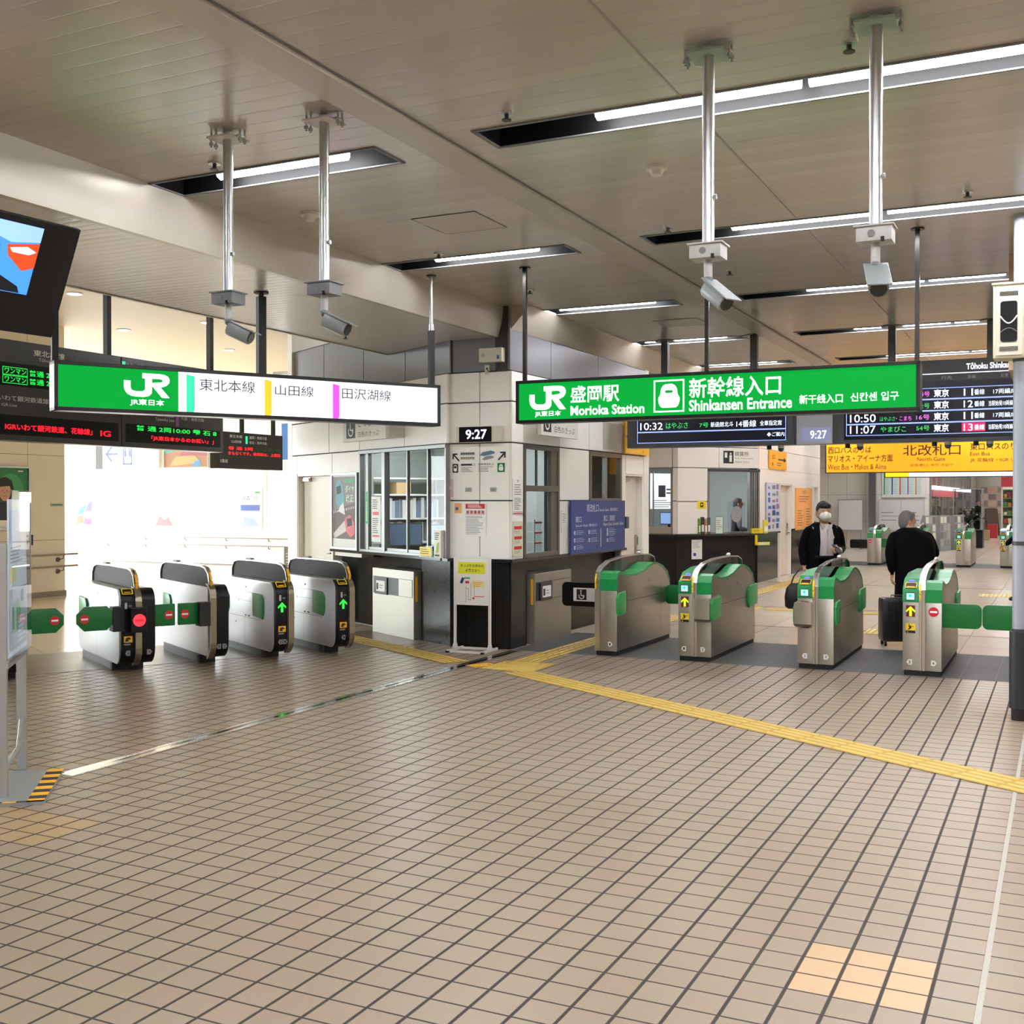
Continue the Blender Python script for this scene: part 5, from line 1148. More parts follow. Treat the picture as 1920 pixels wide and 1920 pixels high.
gate_box(L(6.42, 12.62), -56, 1.05, False, 'brushed steel cabinet set in the left side of the booth base')
gate_box(R(-5.37, 11.60), 64, 1.05, True, 'brushed steel cabinet set in the right side of the booth base')
b = MB(); b.prism(rrect(0, .55, 0, .27, .05, 4, (0, 0, 1, 1)), 1, 0, .05, black, None, .006); b.prism(rrect(.14, .50, .06, .21, .01), 1, -.003, 0, whitep); wheel(b, .18, .30, .075, .195, -.005); b.build('wide_lane_flap', loc=R(-5.10, 11.75, .44), rz=-26, label='black padded barrier flap with wheelchair symbol beside the narrow gate', cat='barrier flap')

# floor stand with the yellow-headed guide
t = thing('sign_stand', 'white floor stand with a queue map and yellow heading in front of the corner', 'sign stand', R(-5.745, 10.80), -22)
wp_ = mat('stand_white', 'e9e8e4', .4); hw = .205
b = MB()
for x in (-hw, hw): b.box(x-.014, x+.014, -.012, .012, .03, 1.02, wp_, .003)
b.box(-hw, hw, -.012, .012, 1.0, 1.025, wp_, .003); b.build('frame', t)
b = MB()
for x in (-hw, hw): b.box(x-.012, x+.012, -.20, .20, .0, .028, wp_, .004); b.prism([(-.07, .028), (.07, .028), (.012, .12), (-.012, .12)], 0, x-.004, x+.004, wp_); b.box(x-.016, x+.016, -.215, -.18, 0, .02, black)
b.box(-hw, hw, .15, .175, 0, .022, wp_); b.box(-hw, hw, -.175, -.15, 0, .022, wp_); b.build('foot', t)
b = MB(); b.box(-hw+.01, hw-.01, -.018, -.008, .50, 1.0, whitep); y = -.0195
b.rect(-.16, .16, .84, .965, y, mat('guide_yellow', 'e4e42c', .5)); b.text('きっぷをお求めの', -.13, .14, .91, .945, y-.001, ink, .01); b.text('お客さまへ', -.07, .10, .86, .895, y-.001, ink, .01)
b.poly([(-.14, .74), (-.11, .73), (-.085, .79), (-.115, .80)], y, navy); b.rect(-.09, -.02, .785, .80, y, lgreen); b.rect(-.075, -.03, .735, .76, y, red); b.rect(.005, .15, .69, .765, y, mat('guide_cream', 'ece6b0', .6)); bars(b, .015, .14, .70, .755, 3, y-.001, amber, .4)
for q in ((-.07, -.066, .52, .70), (-.04, -.036, .56, .68), (-.01, -.006, .56, .74), (.03, .034, .56, .70)): b.rect(*q, y, inkg)
b.rect(-.04, -.006, .556, .56, y, inkg); b.rect(-.066, -.036, .68, .684, y, inkg); b.disc(.02, y-.001, .575, .012, red, 8); b.rect(.03, .15, .59, .60, y, mat('ink_pink', 'd88a90', .5)); b.build('board', t)
# ------------------------------------------------------------------ people
skinm = mat('skin', 'c79a7c', .55); hair_b = mat('hair_dark', '1c1614', .55); hair_g = mat('hair_grey', '77706c', .6, noise=.2, nscale=60)
coatm = mat('coat_black', '08080b', .85, spec=.1, noise=.15, nscale=30); trous = mat('trousers_black', '08080a', .85, spec=.1); shoe = mat('shoe_black', '080808', .35)
shirtm = mat('shirt_white', 'cfc4c4', .75); maskm = mat('face_mask', 'dcd8d2', .8)
def skin_body(pts, edges, regions, parent, name='body'):
    """pts: name -> (x, y, z, rx, ry); one continuous skinned surface; regions(center) -> material"""
    me = bpy.data.meshes.new('tmp'); keys = list(pts); me.from_pydata([pts[k][:3] for k in keys], [(keys.index(a), keys.index(b)) for a, b in edges], [])
    o = bpy.data.objects.new('tmp', me); S.collection.objects.link(o)
    md = o.modifiers.new('s', 'SKIN'); md.branch_smoothing = .6; md.use_smooth_shade = True
    sv = me.skin_vertices[0].data
    for i, k in enumerate(keys): sv[i].radius = pts[k][3:5]; sv[i].use_root = (i == 0)
    sb = o.modifiers.new('d', 'SUBSURF'); sb.levels = sb.render_levels = 2
    bpy.context.view_layer.update(); dg = bpy.context.evaluated_depsgraph_get()
    m2 = bpy.data.meshes.new_from_object(o.evaluated_get(dg)); bpy.data.objects.remove(o); m2.name = name
    ms = []
    for p in m2.polygons:
        m = regions(p.center)
        if m not in ms: ms.append(m)
        p.material_index = ms.index(m); p.use_smooth = True
    for m in ms: m2.materials.append(m)
    ob = bpy.data.objects.new(name, m2); S.collection.objects.link(ob); ob.parent = parent; return ob
def fingers(pts, edges, wrist, d, side, curl, pal=.075, tag_='r'):
    """a palm and five unequal bent fingers; d = direction the hand points, side = towards the thumb, curl = towards the palm's inside"""
    w, d, side, curl = Vector(wrist), Vector(d).normalized(), Vector(side).normalized(), Vector(curl).normalized()
    def add(k, p, r, link, r2=None): pts[tag_+k] = (*p, r, r2 or r); edges.append((link if link in pts else tag_+link, tag_+k))
    add('palm', w+d*.045, .026, tag_+'wrist', .018); add('knk', w+d*.075, .03, 'palm', .014)
    for i, (off, ln) in enumerate(((.024, .070), (.008, .078), (-.008, .072), (-.022, .056))):
        b0 = w+d*.088+side*off; k1 = b0+d*ln*.42+curl*ln*.10; k2 = k1+d*ln*.25+curl*ln*.28; k3 = k2+d*ln*.08+curl*ln*.26
        add('f%da' % i, b0, .009, 'knk'); add('f%db' % i, k1, .0085, 'f%da' % i); add('f%dc' % i, k2, .008, 'f%db' % i); add('f%dd' % i, k3, .0065, 'f%dc' % i)
    b0 = w+d*.035+side*.034; add('t0', b0, .012, 'palm'); add('t1', b0+d*.028+side*.018+curl*.006, .010, 't0'); add('t2', b0+d*.05+side*.022+curl*.018, .008, 't1')
def head_parts(t, c, fwd, sc=1., hair=None, mask=False, short=True):
    """face details on a head centred at c looking along fwd (own z up)"""
    f = Vector(fwd).normalized(); ang = math.atan2(f.y, f.x)+PI/2          # local -y becomes fwd
    M = Matrix.Translation(c) @ Matrix.Rotation(ang, 4, 'Z') @ Matrix.Scale(sc, 4)
    b = MB(M)
    b.ball((0, 0, .01), (.073, .088, .112), skinm, 18, 12); b.ball((0, -.025, -.06), (.052, .058, .055), skinm, 14, 8)
    b.prism([(-.085, .01), (-.112, -.022), (-.105, -.032), (-.082, -.034)], 0, -.012, .012, skinm, None, .004)
    for sx in (-1, 1): b.ball((sx*.075, .012, -.005), (.010, .020, .032), skinm, 10, 7); b.ball((sx*.030, -.0855, .010), (.0055, .003, .005), ink, 8, 6); b.box(sx*.030-.013, sx*.030+.013, -.087, -.080, .030, .033, hair)
    b.box(-.022, .022, -.086, -.078, -.052, -.046, mat('lips', '9c5a50', .6), .002)
    b.build('face', t, smooth=50)
    b = MB(M)
    b.ball((0, .018, .035), (.080, .090, .100), hair, 18, 12); b.ball((0, .045, -.01), (.070, .062, .075), hair, 14, 9)
    if not short: b.ball((0, -.035, .075), (.070, .062, .045), hair, 14, 8)
    else: b.ball((0, -.025, .085), (.062, .055, .034), hair, 14, 8)
    b.build('hair', t, smooth=60)
    if mask:
        b = MB(M); b.ball((0, -.062, -.036), (.062, .060, .056), maskm, 16, 10)
        for sx in (-1, 1): b.tube([(sx*.05, -.06, -.015), (sx*.078, .01, .005)], .0025, maskm, 6); b.tube([(sx*.05, -.055, -.055), (sx*.078, .01, -.01)], .0025, maskm, 6)
        b.build('face_mask', t, smooth=50)
def coat(t, rings, m, gapw=.10, th=.012, n=22, name='coat'):
    """rings: (cx, cy, z, rx, ry, gap) open in front (-y)"""
    R_ = []
    for cx, cy, z, rx, ry, g in rings:
        o_ = []; i_ = []
        for k in range(n+1):
            a = -PI/2+g+(2*PI-2*g)*k/n; wob = 1+.02*math.sin(5*a+z*9)
            o_.append((cx+rx*wob*math.cos(a), cy+ry*wob*math.sin(a), z)); i_.append((cx+(rx*wob-th)*math.cos(a), cy+(ry*wob-th)*math.sin(a), z))
        R_.append(o_+i_[::-1])
    b = MB(); b.loft(R_, m); return b.build(name, t, smooth=60)
def base_pts(h=1.63, lean=0., step=0., w=1.):
    k = h/1.63; P = {}
    P['pelvis'] = (0, 0, .86*k, .145*w, .105); P['waist'] = (0, -.02*lean, 1.0*k, .135*w, .10); P['chest'] = (0, -.09*lean, 1.18*k, .155*w, .11); P['uch'] = (0, -.16*lean, 1.30*k, .12*w, .085)
    P['neck'] = (0, -.21*lean, 1.385*k, .052, .052); P['head'] = (0, -.26*lean, 1.47*k, .07, .075); P['crown'] = (0, -.28*lean, 1.545*k, .055, .06)
    E = [('pelvis', 'waist'), ('waist', 'chest'), ('chest', 'uch'), ('uch', 'neck'), ('neck', 'head'), ('head', 'crown')]
    for s_, sx in (('l', -1), ('r', 1)):
        st = step*sx
        P[s_+'hip'] = (sx*.09, 0, .80*k, .088, .09); P[s_+'knee'] = (sx*.10, -.03+st*.5, .46*k, .06, .065); P[s_+'ank'] = (sx*.10, .02+st, .09*k, .045, .045); P[s_+'heel'] = (sx*.10, .035+st, .045, .035, .04); P[s_+'toe'] = (sx*.11, -.14+st, .035, .038, .03)
        P[s_+'sh'] = (sx*.185*w, -.16*lean+.01, 1.315*k, .068, .062)
        E += [('pelvis', s_+'hip'), (s_+'hip', s_+'knee'), (s_+'knee', s_+'ank'), (s_+'ank', s_+'heel'), (s_+'ank', s_+'toe'), ('uch', s_+'sh')]
    return P, E
def arm(P, E, s_, elbow, wrist, r=(.052, .040), hand=None):
    P[s_+'elb'] = (*elbow, r[0], r[0]); P[s_+'cuff'] = (*(Vector(elbow).lerp(Vector(wrist), .88)), r[1], r[1]); P[s_+'wrist'] = (*wrist, .024, .022)
    E += [(s_+'sh', s_+'elb'), (s_+'elb', s_+'cuff'), (s_+'cuff', s_+'wrist')]
    if hand: fingers(P, E, wrist, hand[0], hand[1], hand[2], tag_=s_)
# -- the masked man, walking towards the viewer
t = thing('person', 'masked person in open black coat and white shirt holding a phone and a bag', 'person', (3.67, 13.35, 0), 6)
P, E = base_pts(1.60, .1, .06, 1.0)
arm(P, E, 'l', (-.245, .03, 1.05), (-.25, -.06, .86), (.050, .042), ((0, -.1, -1), (.3, -1, 0), (.6, 0, -.2)))
arm(P, E, 'r', (.245, .02, 1.06), (.10, -.27, 1.04), (.050, .042), ((-.75, -.6, .05), (0, -.3, 1), (-.3, .5, .5)))
hands = lambda c: (Vector((c.x+.25, c.y+.07, c.z-.80)).length < .14 and c.z < .87) or (c.x < .115 and c.y < -.245)
skin_body(P, E, lambda c: skinm if hands(c) or c.z > 1.355 else (coatm if (c.z > .84 and (abs(c.x) > .135 or c.z < 1.0)) or (c.z > .84 and c.y > -.04) else (shirtm if c.z > .98 else (trous if c.z > .10 else shoe))), t)
head_parts(t, (0, -.03, 1.485), (-.1, -1, .0), 1.08, hair_b, True, False)
b = MB(); rg = []
for z, rx, ry, cy in ((.985, .135, .115, -.015), (1.08, .145, .125, -.02), (1.2, .155, .125, -.03), (1.29, .13, .10, -.03), (1.35, .07, .065, -.03)):
    rg.append([(rx*math.cos(a), cy+ry*math.sin(a), z) for a in [2*PI*i/18 for i in range(18)]])
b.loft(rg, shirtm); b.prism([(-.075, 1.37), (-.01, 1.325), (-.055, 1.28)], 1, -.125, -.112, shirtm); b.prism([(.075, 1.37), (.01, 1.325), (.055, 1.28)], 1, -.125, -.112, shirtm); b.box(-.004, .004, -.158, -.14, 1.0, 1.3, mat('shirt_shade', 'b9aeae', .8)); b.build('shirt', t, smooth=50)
b = MB(); b.box(-.14, .14, -.135, .11, .955, .985, black, .01); b.build('belt', t)
coat(t, [(0, .01, .66, .225, .17, .62), (0, .0, .80, .215, .165, .58), (0, 0, .98, .195, .16, .50), (0, 0, 1.15, .20, .155, .42), (0, .0, 1.27, .195, .135, .42), (0, .0, 1.335, .16, .11, .5), (0, .01, 1.375, .09, .085, .7)], coatm)
b = MB(); b.prism(rrect(-.035, .035, -.07, .07, .008), 1, -.006, .004, black); ph = b.build('smartphone', loc=t.matrix_basis @ Vector((.04, -.335, 1.075)), rz=6, label='dark smartphone in the hand of the masked man', cat='smartphone'); ph.rotation_euler = (rad(-50), 0, rad(20))
t2 = thing('bag', 'soft black shoulder bag hanging from the hand of the masked man', 'bag', t.location+Vector((-.30, -.06, .36)), 12)
b = MB(); b.loft([[(.17*k*math.cos(a), .075*k*math.sin(a), z) for a in [2*PI*i/16 for i in range(16)]] for z, k in ((0, .75), (.03, 1.0), (.14, 1.04), (.24, .92), (.30, .6))], mat('bag_black', '101013', .55)); b.build('body', t2, smooth=60)
b = MB(); b.tube([(-.10, 0, .27), (-.06, .0, .38), (.02, 0, .47), (.05, 0, .47), (.09, 0, .38), (.10, 0, .27)], .008, MATS['bag_black'], 8); b.build('strap', t2, smooth=60)
# -- the grey-haired man seen from behind, stooping
t = thing('person', 'grey-haired person in a long black coat walking away, head turned right', 'person', (4.66, 13.05, 0), 180)
P, E = base_pts(1.52, 1.0, .10, 1.12)
arm(P, E, 'r', (.30, .00, 1.02), (.27, .0, .80), (.06, .046), ((0, 0, -1), (0, -1, 0), (-1, 0, 0)))
arm(P, E, 'l', (-.28, -.14, 1.0), (-.30, -.38, .98), (.06, .046), ((0, -1, -.1), (0, 0, 1), (1, 0, 0)))
skin_body(P, E, lambda c: skinm if c.z > 1.30 or (c.x > .2 and c.z < .775 and c.z > .6) or c.y < -.40 else (coatm if c.z > .7 or abs(c.x) > .22 else (trous if c.z > .10 else shoe)), t)
head_parts(t, (0, -.26, 1.375), (-.97, -.12, -.1), 1.04, hair_g, False, True)
b = MB(); b.ball((-.070, -.268, 1.335), (.045, .05, .045), maskm, 14, 9); b.build('face_mask', t, smooth=50)
coat(t, [(0, .04, .42, .25, .20, .15), (0, .03, .62, .245, .19, .14), (0, .01, .82, .235, .18, .12), (0, -.02, .98, .24, .175, .10), (0, -.09, 1.12, .255, .165, .10), (0, -.15, 1.225, .24, .14, .12), (0, -.19, 1.285, .15, .105, .2), (0, -.21, 1.315, .085, .08, .3)], coatm)
t2 = thing('suitcase', 'black upright wheeled suitcase behind the grey-haired man', 'suitcase', (4.34, 12.72, 0), 175)
b = MB(); b.box(-.19, .19, -.12, .12, .05, .54, mat('suitcase_shell', '0d0d0f', .35, noise=.1, nscale=20), .035); b.build('shell', t2, smooth=50)
b = MB(); [b.box(x-.008, x+.008, .118, .124, .09, .50, mat('suitcase_rib', '18181b', .3), .003) for x in (-.12, -.06, 0, .06, .12)]; b.build('rib', t2)
for x in (-.15, .15):
    for y in (-.08, .08): b = MB(); b.cyl((x-.012, y, .025), (x+.012, y, .025), .025, black, seg=14); b.box(x-.012, x+.012, y-.01, y+.01, .03, .06, dgrey); b.build('wheel', t2, smooth=40)
b = MB(); b.tube([(-.07, 0, .53), (-.07, 0, .565), (.07, 0, .565), (.07, 0, .53)], .008, dgrey, 8); b.build('handle', t2, smooth=50)
# -- person at the right pole
t = thing('person', 'person in a dark coat walking left, mostly behind the right-hand pole', 'person', (8.30, 18.1, 0), -80)
P, E = base_pts(1.66, .1, .16, 1.05)
arm(P, E, 'l', (-.24, -.06, 1.06), (-.22, -.28, .92), (.056, .044), ((0, -1, -.4), (.2, 0, 1), (1, 0, 0)))
arm(P, E, 'r', (.25, .06, 1.06), (.25, -.08, .86), (.056, .044), ((0, -.2, -1), (0, -1, 0), (-1, 0, 0)))
skin_body(P, E, lambda c: skinm if c.z > 1.40 or (abs(c.x) > .15 and (c.y < -.30 or c.z < .83) and c.z > .7) else (coatm if c.z > .8 else (trous if c.z > .10 else shoe)), t)
head_parts(t, (0, -.03, 1.535), (0, -1, 0), 1.0, hair_b, True, True)
coat(t, [(0, .0, .60, .24, .20, .12), (0, 0, .80, .225, .18, .12), (0, 0, 1.0, .21, .165, .12), (0, 0, 1.2, .225, .16, .15), (0, 0, 1.32, .215, .14, .2), (0, 0, 1.385, .16, .11, .3), (0, .0, 1.42, .09, .085, .4)], coatm)
# -- staff member behind the fare window
CF = lambda x, y, z=0: F0+Vector((math.cos(rad(25.34))*x-math.sin(rad(25.34))*y, math.sin(rad(25.34))*x+math.cos(rad(25.34))*y, z))
t = thing('person', 'grey-haired station staff member in dark waistcoat behind the fare window', 'person', CF(1.80, .62), 95)
P, E = base_pts(1.68, .2, 0, 1.0); vest = mat('waistcoat_navy', '15181f', .7); sleeve = mat('sleeve_grey', '8a8c94', .7)
arm(P, E, 'l', (-.25, -.02, 1.08), (-.16, -.25, 1.02), (.046, .036), ((.2, -1, 0), (0, 0, 1), (1, 0, 0)))
arm(P, E, 'r', (.25, -.02, 1.08), (.16, -.25, 1.02), (.046, .036), ((-.2, -1, 0), (0, 0, 1), (-1, 0, 0)))
skin_body(P, E, lambda c: skinm if c.z > 1.40 or c.y < -.27 else (sleeve if abs(c.x) > .17 else (vest if c.z > .9 else (trous if c.z > .1 else shoe))), t)
head_parts(t, (0, -.06, 1.555), (0, -1, 0), 1.0, mat('hair_short_grey', '4e4a48', .6), False, True)
# -- far away by the glass case
t = thing('person', 'small far-off person in dark clothes beside the glass case with a tan bag', 'person', R(-3.2, 50), 20)
P, E = base_pts(1.65, .3, .1, 1.1)
arm(P, E, 'l', (-.26, 0, 1.08), (-.26, -.1, .86), (.056, .044), ((0, -.2, -1), (0, -1, 0), (1, 0, 0))); arm(P, E, 'r', (.26, 0, 1.08), (.26, -.1, .86), (.056, .044), ((0, -.2, -1), (0, -1, 0), (-1, 0, 0)))
skin_body(P, E, lambda c: skinm if c.z > 1.42 or (abs(c.x) > .2 and c.z < .83 and c.z > .7) else (coatm if c.z > .75 else (trous if c.z > .1 else shoe)), t)
head_parts(t, (0, -.08, 1.52), (0, -1, 0), 1.0, hair_b, False, True)
b = MB(); b.box(-.13, .13, -.07, .07, 0, .42, mat('bag_tan', 'a89070', .7), .03); b.build('shopping_bag', loc=R(-2.83, 50), rz=-26, label='tan shopping bag on the floor beside the far-off person', cat='bag')
# ------------------------------------------------------------------ tactile paving
tyel = mat('tactile_yellow', 'c9ab50', .45, noise=.06, nscale=12); tbase = mat('tactile_valley', 'a88c38', .6); tyel2 = mat('tactile_yellow_bright', 'e6ac2a', .4)
def tactile(p0, p1, w, label, ridge=True, m=tyel):
    d = (p1-p0); Ln = d.length; a = math.degrees(math.atan2(d.y, d.x)); b = MB(); b.box(0, Ln, -w/2, w/2, 0, .003, tbase if ridge else m)
    if ridge:
        nb = max(1, round(Ln/.3)); st = Ln/nb
        for i in range(nb):
            for k in range(4):
                y = -w/2+w*(k+.5)/4; x0, x1 = i*st+.012, (i+1)*st-.012
                b.hexa([(x0, y-.016, .003), (x1, y-.016, .003), (x1, y+.016, .003), (x0, y+.016, .003), (x0+.006, y-.009, .008), (x1-.006, y-.009, .008), (x1-.006, y+.009, .008), (x0+.006, y+.009, .008)], m, 0, (0,))
    else:
        nx, ny = int(Ln/.06), int(w/.06)
        for i in range(nx):
            for j in range(ny): b.cyl(((i+.5)*Ln/nx, -w/2+(j+.5)*w/ny, .003), ((i+.5)*Ln/nx, -w/2+(j+.5)*w/ny, .007), .013, m, .009, 6)
    return b.build('tactile_paving', loc=(p0.x, p0.y, .002), rz=a, label=label, cat='tactile paving')
def LV(s_, v):      # the point where the guide line at s meets a given v
    return L(s_, (v-s_*math.sin(rad(60)))/.5)
A0 = L(5.90, 16.5); A1 = LV(5.895, 9.93)
tactile(A0, L(5.90, 9.75), .30, 'yellow ridged guide strip running from the left gates to the steel floor track')
tactile(L(6.04, 8.88), L(6.0, -1.0), .30, 'yellow ridged guide strip crossing the tiles down to the right edge')
tactile(R(-5.25, 9.95), R(-5.10, 9.87), .26, 'small bright yellow floor piece beside the steel track', False, tyel2)
tactile(R(-5.09, 10.0), R(-4.53, 10.0), .58, 'yellow studded warning pad where the guide strips meet', False)
tactile(R(-4.88, 10.30), R(-4.88, 15.4), .30, 'yellow ridged guide strip leading along the right side of the booth')
tactile(R(-4.86, 17.6), R(-4.86, 28.8), .30, 'yellow ridged guide strip in the hall beside the fare office')
tactile(R(-4.7, 16.9), R(-4.1, 16.9), .6, 'yellow warning pad on the hall floor behind the gates', False)
tactile(R(-4.0, 16.9), R(.85, 16.9), .3, 'yellow guide strip crossing the hall behind the masked man')
for i, (u, v) in enumerate(((-1.9, 14.6), (-1.0, 21.0), (-.4, 21.5))):
    tactile(R(u-.3, v), R(u+.3, v), .6, ('yellow studded pad on the hall floor left of the suitcase', 'yellow studded pad far behind the closed green flaps', 'yellow studded pad by the right pole, far in the hall')[i], False, mat('tactile_pale', 'dcc070', .4))

# ------------------------------------------------------------------ right pole and cabinet
t = thing('steel_pole', 'tall grey steel pole with a black padded foot at the right edge', 'pole', R(-.285, 9.2), 0)
b = MB(); b.cyl((0, 0, .62), (0, 0, 3.75), .055, mat('pole_grey', '9a9fa7', .45, .1), seg=24)
b.build('pole', t, smooth=40)
for z in (1.30, 1.46+1.2, .65): b = MB(); b.cyl((0, 0, z), (0, 0, z+.03), .06, dgrey, seg=24); b.build('collar', t, smooth=40)
b = MB(); b.cyl((0, 0, .09), (0, 0, .66), .075, mat('pad_black', '22242c', .5), seg=24); b.cyl((0, 0, 0), (0, 0, .10), .06, blackm, seg=20); b.build('foot_pad', t, smooth=40)
t = thing('equipment_cabinet', 'cream metal cabinet with a dark oval window and white cable, high on the right pole', 'cabinet', R(-.475, 9.10, 2.68), -26)
cc = mat('cabinet_cream', 'd8d0b4', .45)
b = MB(); b.box(0, .22, 0, .20, 0, .55, cc, .01); b.box(-.01, .23, -.01, .21, .545, .56, cc, .003); b.box(.02, .20, -.012, .0, .02, .53, mat('cabinet_door', 'cfc9b6', .45), .004); b.build('case', t)
b = MB(); b.prism(rrect(.05, .165, .12, .42, .02), 1, -.0145, -.012, black); b.build('window', t)
b = MB(); b.tube([(.05+.115*k/8, -.02, .31-.055*math.sin(PI*k/8)) for k in range(9)], .005, whitep, 6); b.tube([(.05+.115*k/8, -.02, .19+.03*math.sin(PI*k/8)) for k in range(9)], .003, mgrey, 6); b.build('cable', t, smooth=60)
b = MB(); [b.box(.045, .17, -.014, -.011, z0+.007*k, z0+.003+.007*k, dgrey) for z0 in (.055, .46) for k in range(5)]; b.build('louvre', t)

# ------------------------------------------------------------------ notice stand at the left edge
Pa, Pb = Vector((-2.775, 6.14, 0)), Vector((-2.945, 6.78, 0)); d = (Pb-Pa).normalized(); ang = math.degrees(math.atan2(d.y, d.x)); Ln = (Pb-Pa).length
t = thing('notice_stand', 'silver framed notice stand with clear panel on a striped foot plate', 'sign stand', Pa, ang)
b = MB()
for x in (0, Ln): b.box(x-.02, x+.02, -.028, .028, .015, 1.40, galv, .004)
b.build('post', t)
b = MB(); b.box(-.01, Ln+.01, -.035, .02, .715, .755, galv, .004); b.box(0, Ln, -.012, .012, .15, .185, galv, .004); b.tube([(0, 0, .15), (Ln*.5, -.03, .22), (Ln, 0, .34)], .012, galv, 8); b.build('crossbar', t)
b = MB(); b.box(-.01, Ln+.02, -.055, -.038, .75, 1.69, acryl, .01); b.build('acrylic_case', t)
b = MB(); y = -.034; b.box(.01, Ln-.02, y, y+.006, .77, 1.64, mat('pale_sheet', 'e6eaf0', .6), 0)
yy = y-.002
b.rect(.05, Ln*.6, 1.40, 1.58, yy, mat('map_blue', 'c9d8ee', .6)); bars(b, .06, Ln*.7, 1.28, 1.38, 5, yy, mat('map_ink', '9aa4b4', .6), .4); b.rect(.05, .25, 1.18, 1.26, yy, mat('map_yellow', 'efe29a', .6))
b.rect(.03, Ln-.05, .80, 1.14, yy, mat('map_grey', 'b8bcc0', .6)); b.poly([(.1, .9), (.3, .88), (.4, 1.0), (.32, 1.08), (.12, 1.05)], yy-.001, mat('map_green', '7ea88a', .6)); b.rect(.4, .5, 1.05, 1.12, yy-.001, mat('map_dark', '55585e', .6)); bars(b, .3, .58, .82, .98, 6, yy-.001, mat('map_pale', 'dfe2e6', .6), .5)
b.build('notice_sheet', t)
b = MB(); b.box(Ln-.035, Ln-.005, -.058, -.052, 1.15, 1.62, mgrey, .003); b.build('clip_strip', t)
# foot plate with black and yellow edge
P4 = [Vector((-2.86, 5.98, 0)), Vector((-2.515, 6.055, 0)), Vector((-2.70, 6.80, 0)), Vector((-3.10, 6.72, 0))]
loc_ = lambda p: ((p-Pa).dot(d), (p-Pa).dot(Vector((-d.y, d.x, 0))))
b = MB(); q_ = [loc_(p) for p in P4]; b.prism(q_, 2, 0, .018, mat('plate_grey', '9ca1a6', .35, .5)); b.build('foot_plate', t)
b = MB()
def stripes(p, q, wd, n):
    e = (q-p)/n; nrm_ = Vector((-e.y, e.x, 0)).normalized()*wd
    for i in range(n):
        m = amber if i % 2 == 0 else ink; a0, a1 = p+e*i, p+e*(i+1); sk_ = e*.35
        b.face([(*loc_(a0), .0185), (*loc_(a1), .0185), (*loc_(a1+nrm_-sk_*0), .0185), (*loc_(a0+nrm_), .0185)], m)
stripes(P4[1], P4[2], .09, 11); stripes(P4[0], P4[1], .03, 5); b.build('hazard_edge', t)

# ------------------------------------------------------------------ left hall
t = thing('poster', 'framed green portrait poster on the beige wall behind the notice stand', 'poster', R(-15.42, 12.42, 1.15), 64)
b = MB(); wframe(b, 0, .93, 0, 1.04, .03, alu, -.03, 0); b.build('frame', t)
b = MB(); b.rect(.03, .90, .03, 1.01, -.006, mat('poster_green', '2c7a48', .5)); b.disc(.55, -.008, .66, .26, mat('poster_green_light', '3f9a5a', .5)); b.poly([(.12, .03), (.85, .03), (.78, .34), (.60, .46), (.30, .46), (.15, .30)], -.009, mat('poster_suit', '1c2228', .5)); b.rect(.03, .90, .03, .16, -.010, whitep)
b.disc(.44, -.011, .66, .17, mat('poster_hair', '1a1210', .5), 22, .20); b.disc(.44, -.012, .62, .115, mat('poster_skin', 'cf9a80', .5), 22, .15); b.poly([(.32, .70), (.56, .72), (.58, .80), (.44, .86), (.32, .80)], -.013, MATS['poster_hair'])
for x in (.395, .48): b.disc(x, -.014, .635, .014, ink, 8, .007)
b.rect(.41, .47, .545, .555, -.014, mat('poster_lips', 'a04840', .5)); b.poly([(.43, .62), (.445, .62), (.452, .585), (.425, .585)], -.014, mat('poster_skin_shade', 'b88468', .5)); b.rect(.70, .80, .95, .97, -.011, whitep); b.build('print', t)
b = MB(); arr(b, 0, 0, .25, -.003, 1); b.build('wall_arrow', loc=R(-15.42, 13.17, .81), rz=64, label='thick black arrow pointing up right on the beige wall', cat='arrow mark')
flat('room_plate', 'small green lettered plate on the beige wall near its corner', 'sign', R(-15.42, 13.80, 1.525), 64, .26, .06, mat('plate_mint', 'b8ccb0', .5), lambda b, y: bars(b, .01, .30, .012, .05, 1, y, mat('plate_green', '4a8060', .5), .7))
for i, z in enumerate((.71, .51)):
    t = thing('handrail', ('upper wooden handrail on the beige wall', 'lower wooden handrail on the beige wall')[i], 'handrail', R(-15.43, 14.3, z), 64)
    b = MB(); b.tube([(-1.75, -.08, 0), (0, -.08, 0)], .018, mat('rail_brown', '9a8878', .4), 10); b.build('rail', t, smooth=50)
    for x in (-.30, -1.5): b = MB(); b.tube([(x, -.08, -.015), (x, -.075, -.07), (x-.06, -.02, -.09)], .007, dgrey, 8); b.cyl((x-.06, -.02, -.09), (x-.06, 0, -.09), .04, mat('rail_flange', '6a5f55', .4, .6), seg=14); b.build('bracket', t, smooth=50)
for i, z in enumerate((.69, .50)):
    t = thing('handrail', ('upper white handrail along the bright back wall', 'lower white handrail along the bright back wall')[i], 'handrail', R(-24.5, 22.4, z), -26)
    b = MB(); b.tube([(0, -.08, 0), (8.5, -.08, 0)], .016, mat('rail_grey', '8f8f96', .4), 8); b.build('rail', t, smooth=50)
    for k in range(7): x = .3+k*1.33; b = MB(); b.tube([(x, -.08, -.01), (x, -.05, -.07), (x, 0, -.07)], .01, dgrey, 6); b.build('bracket', t, smooth=50)
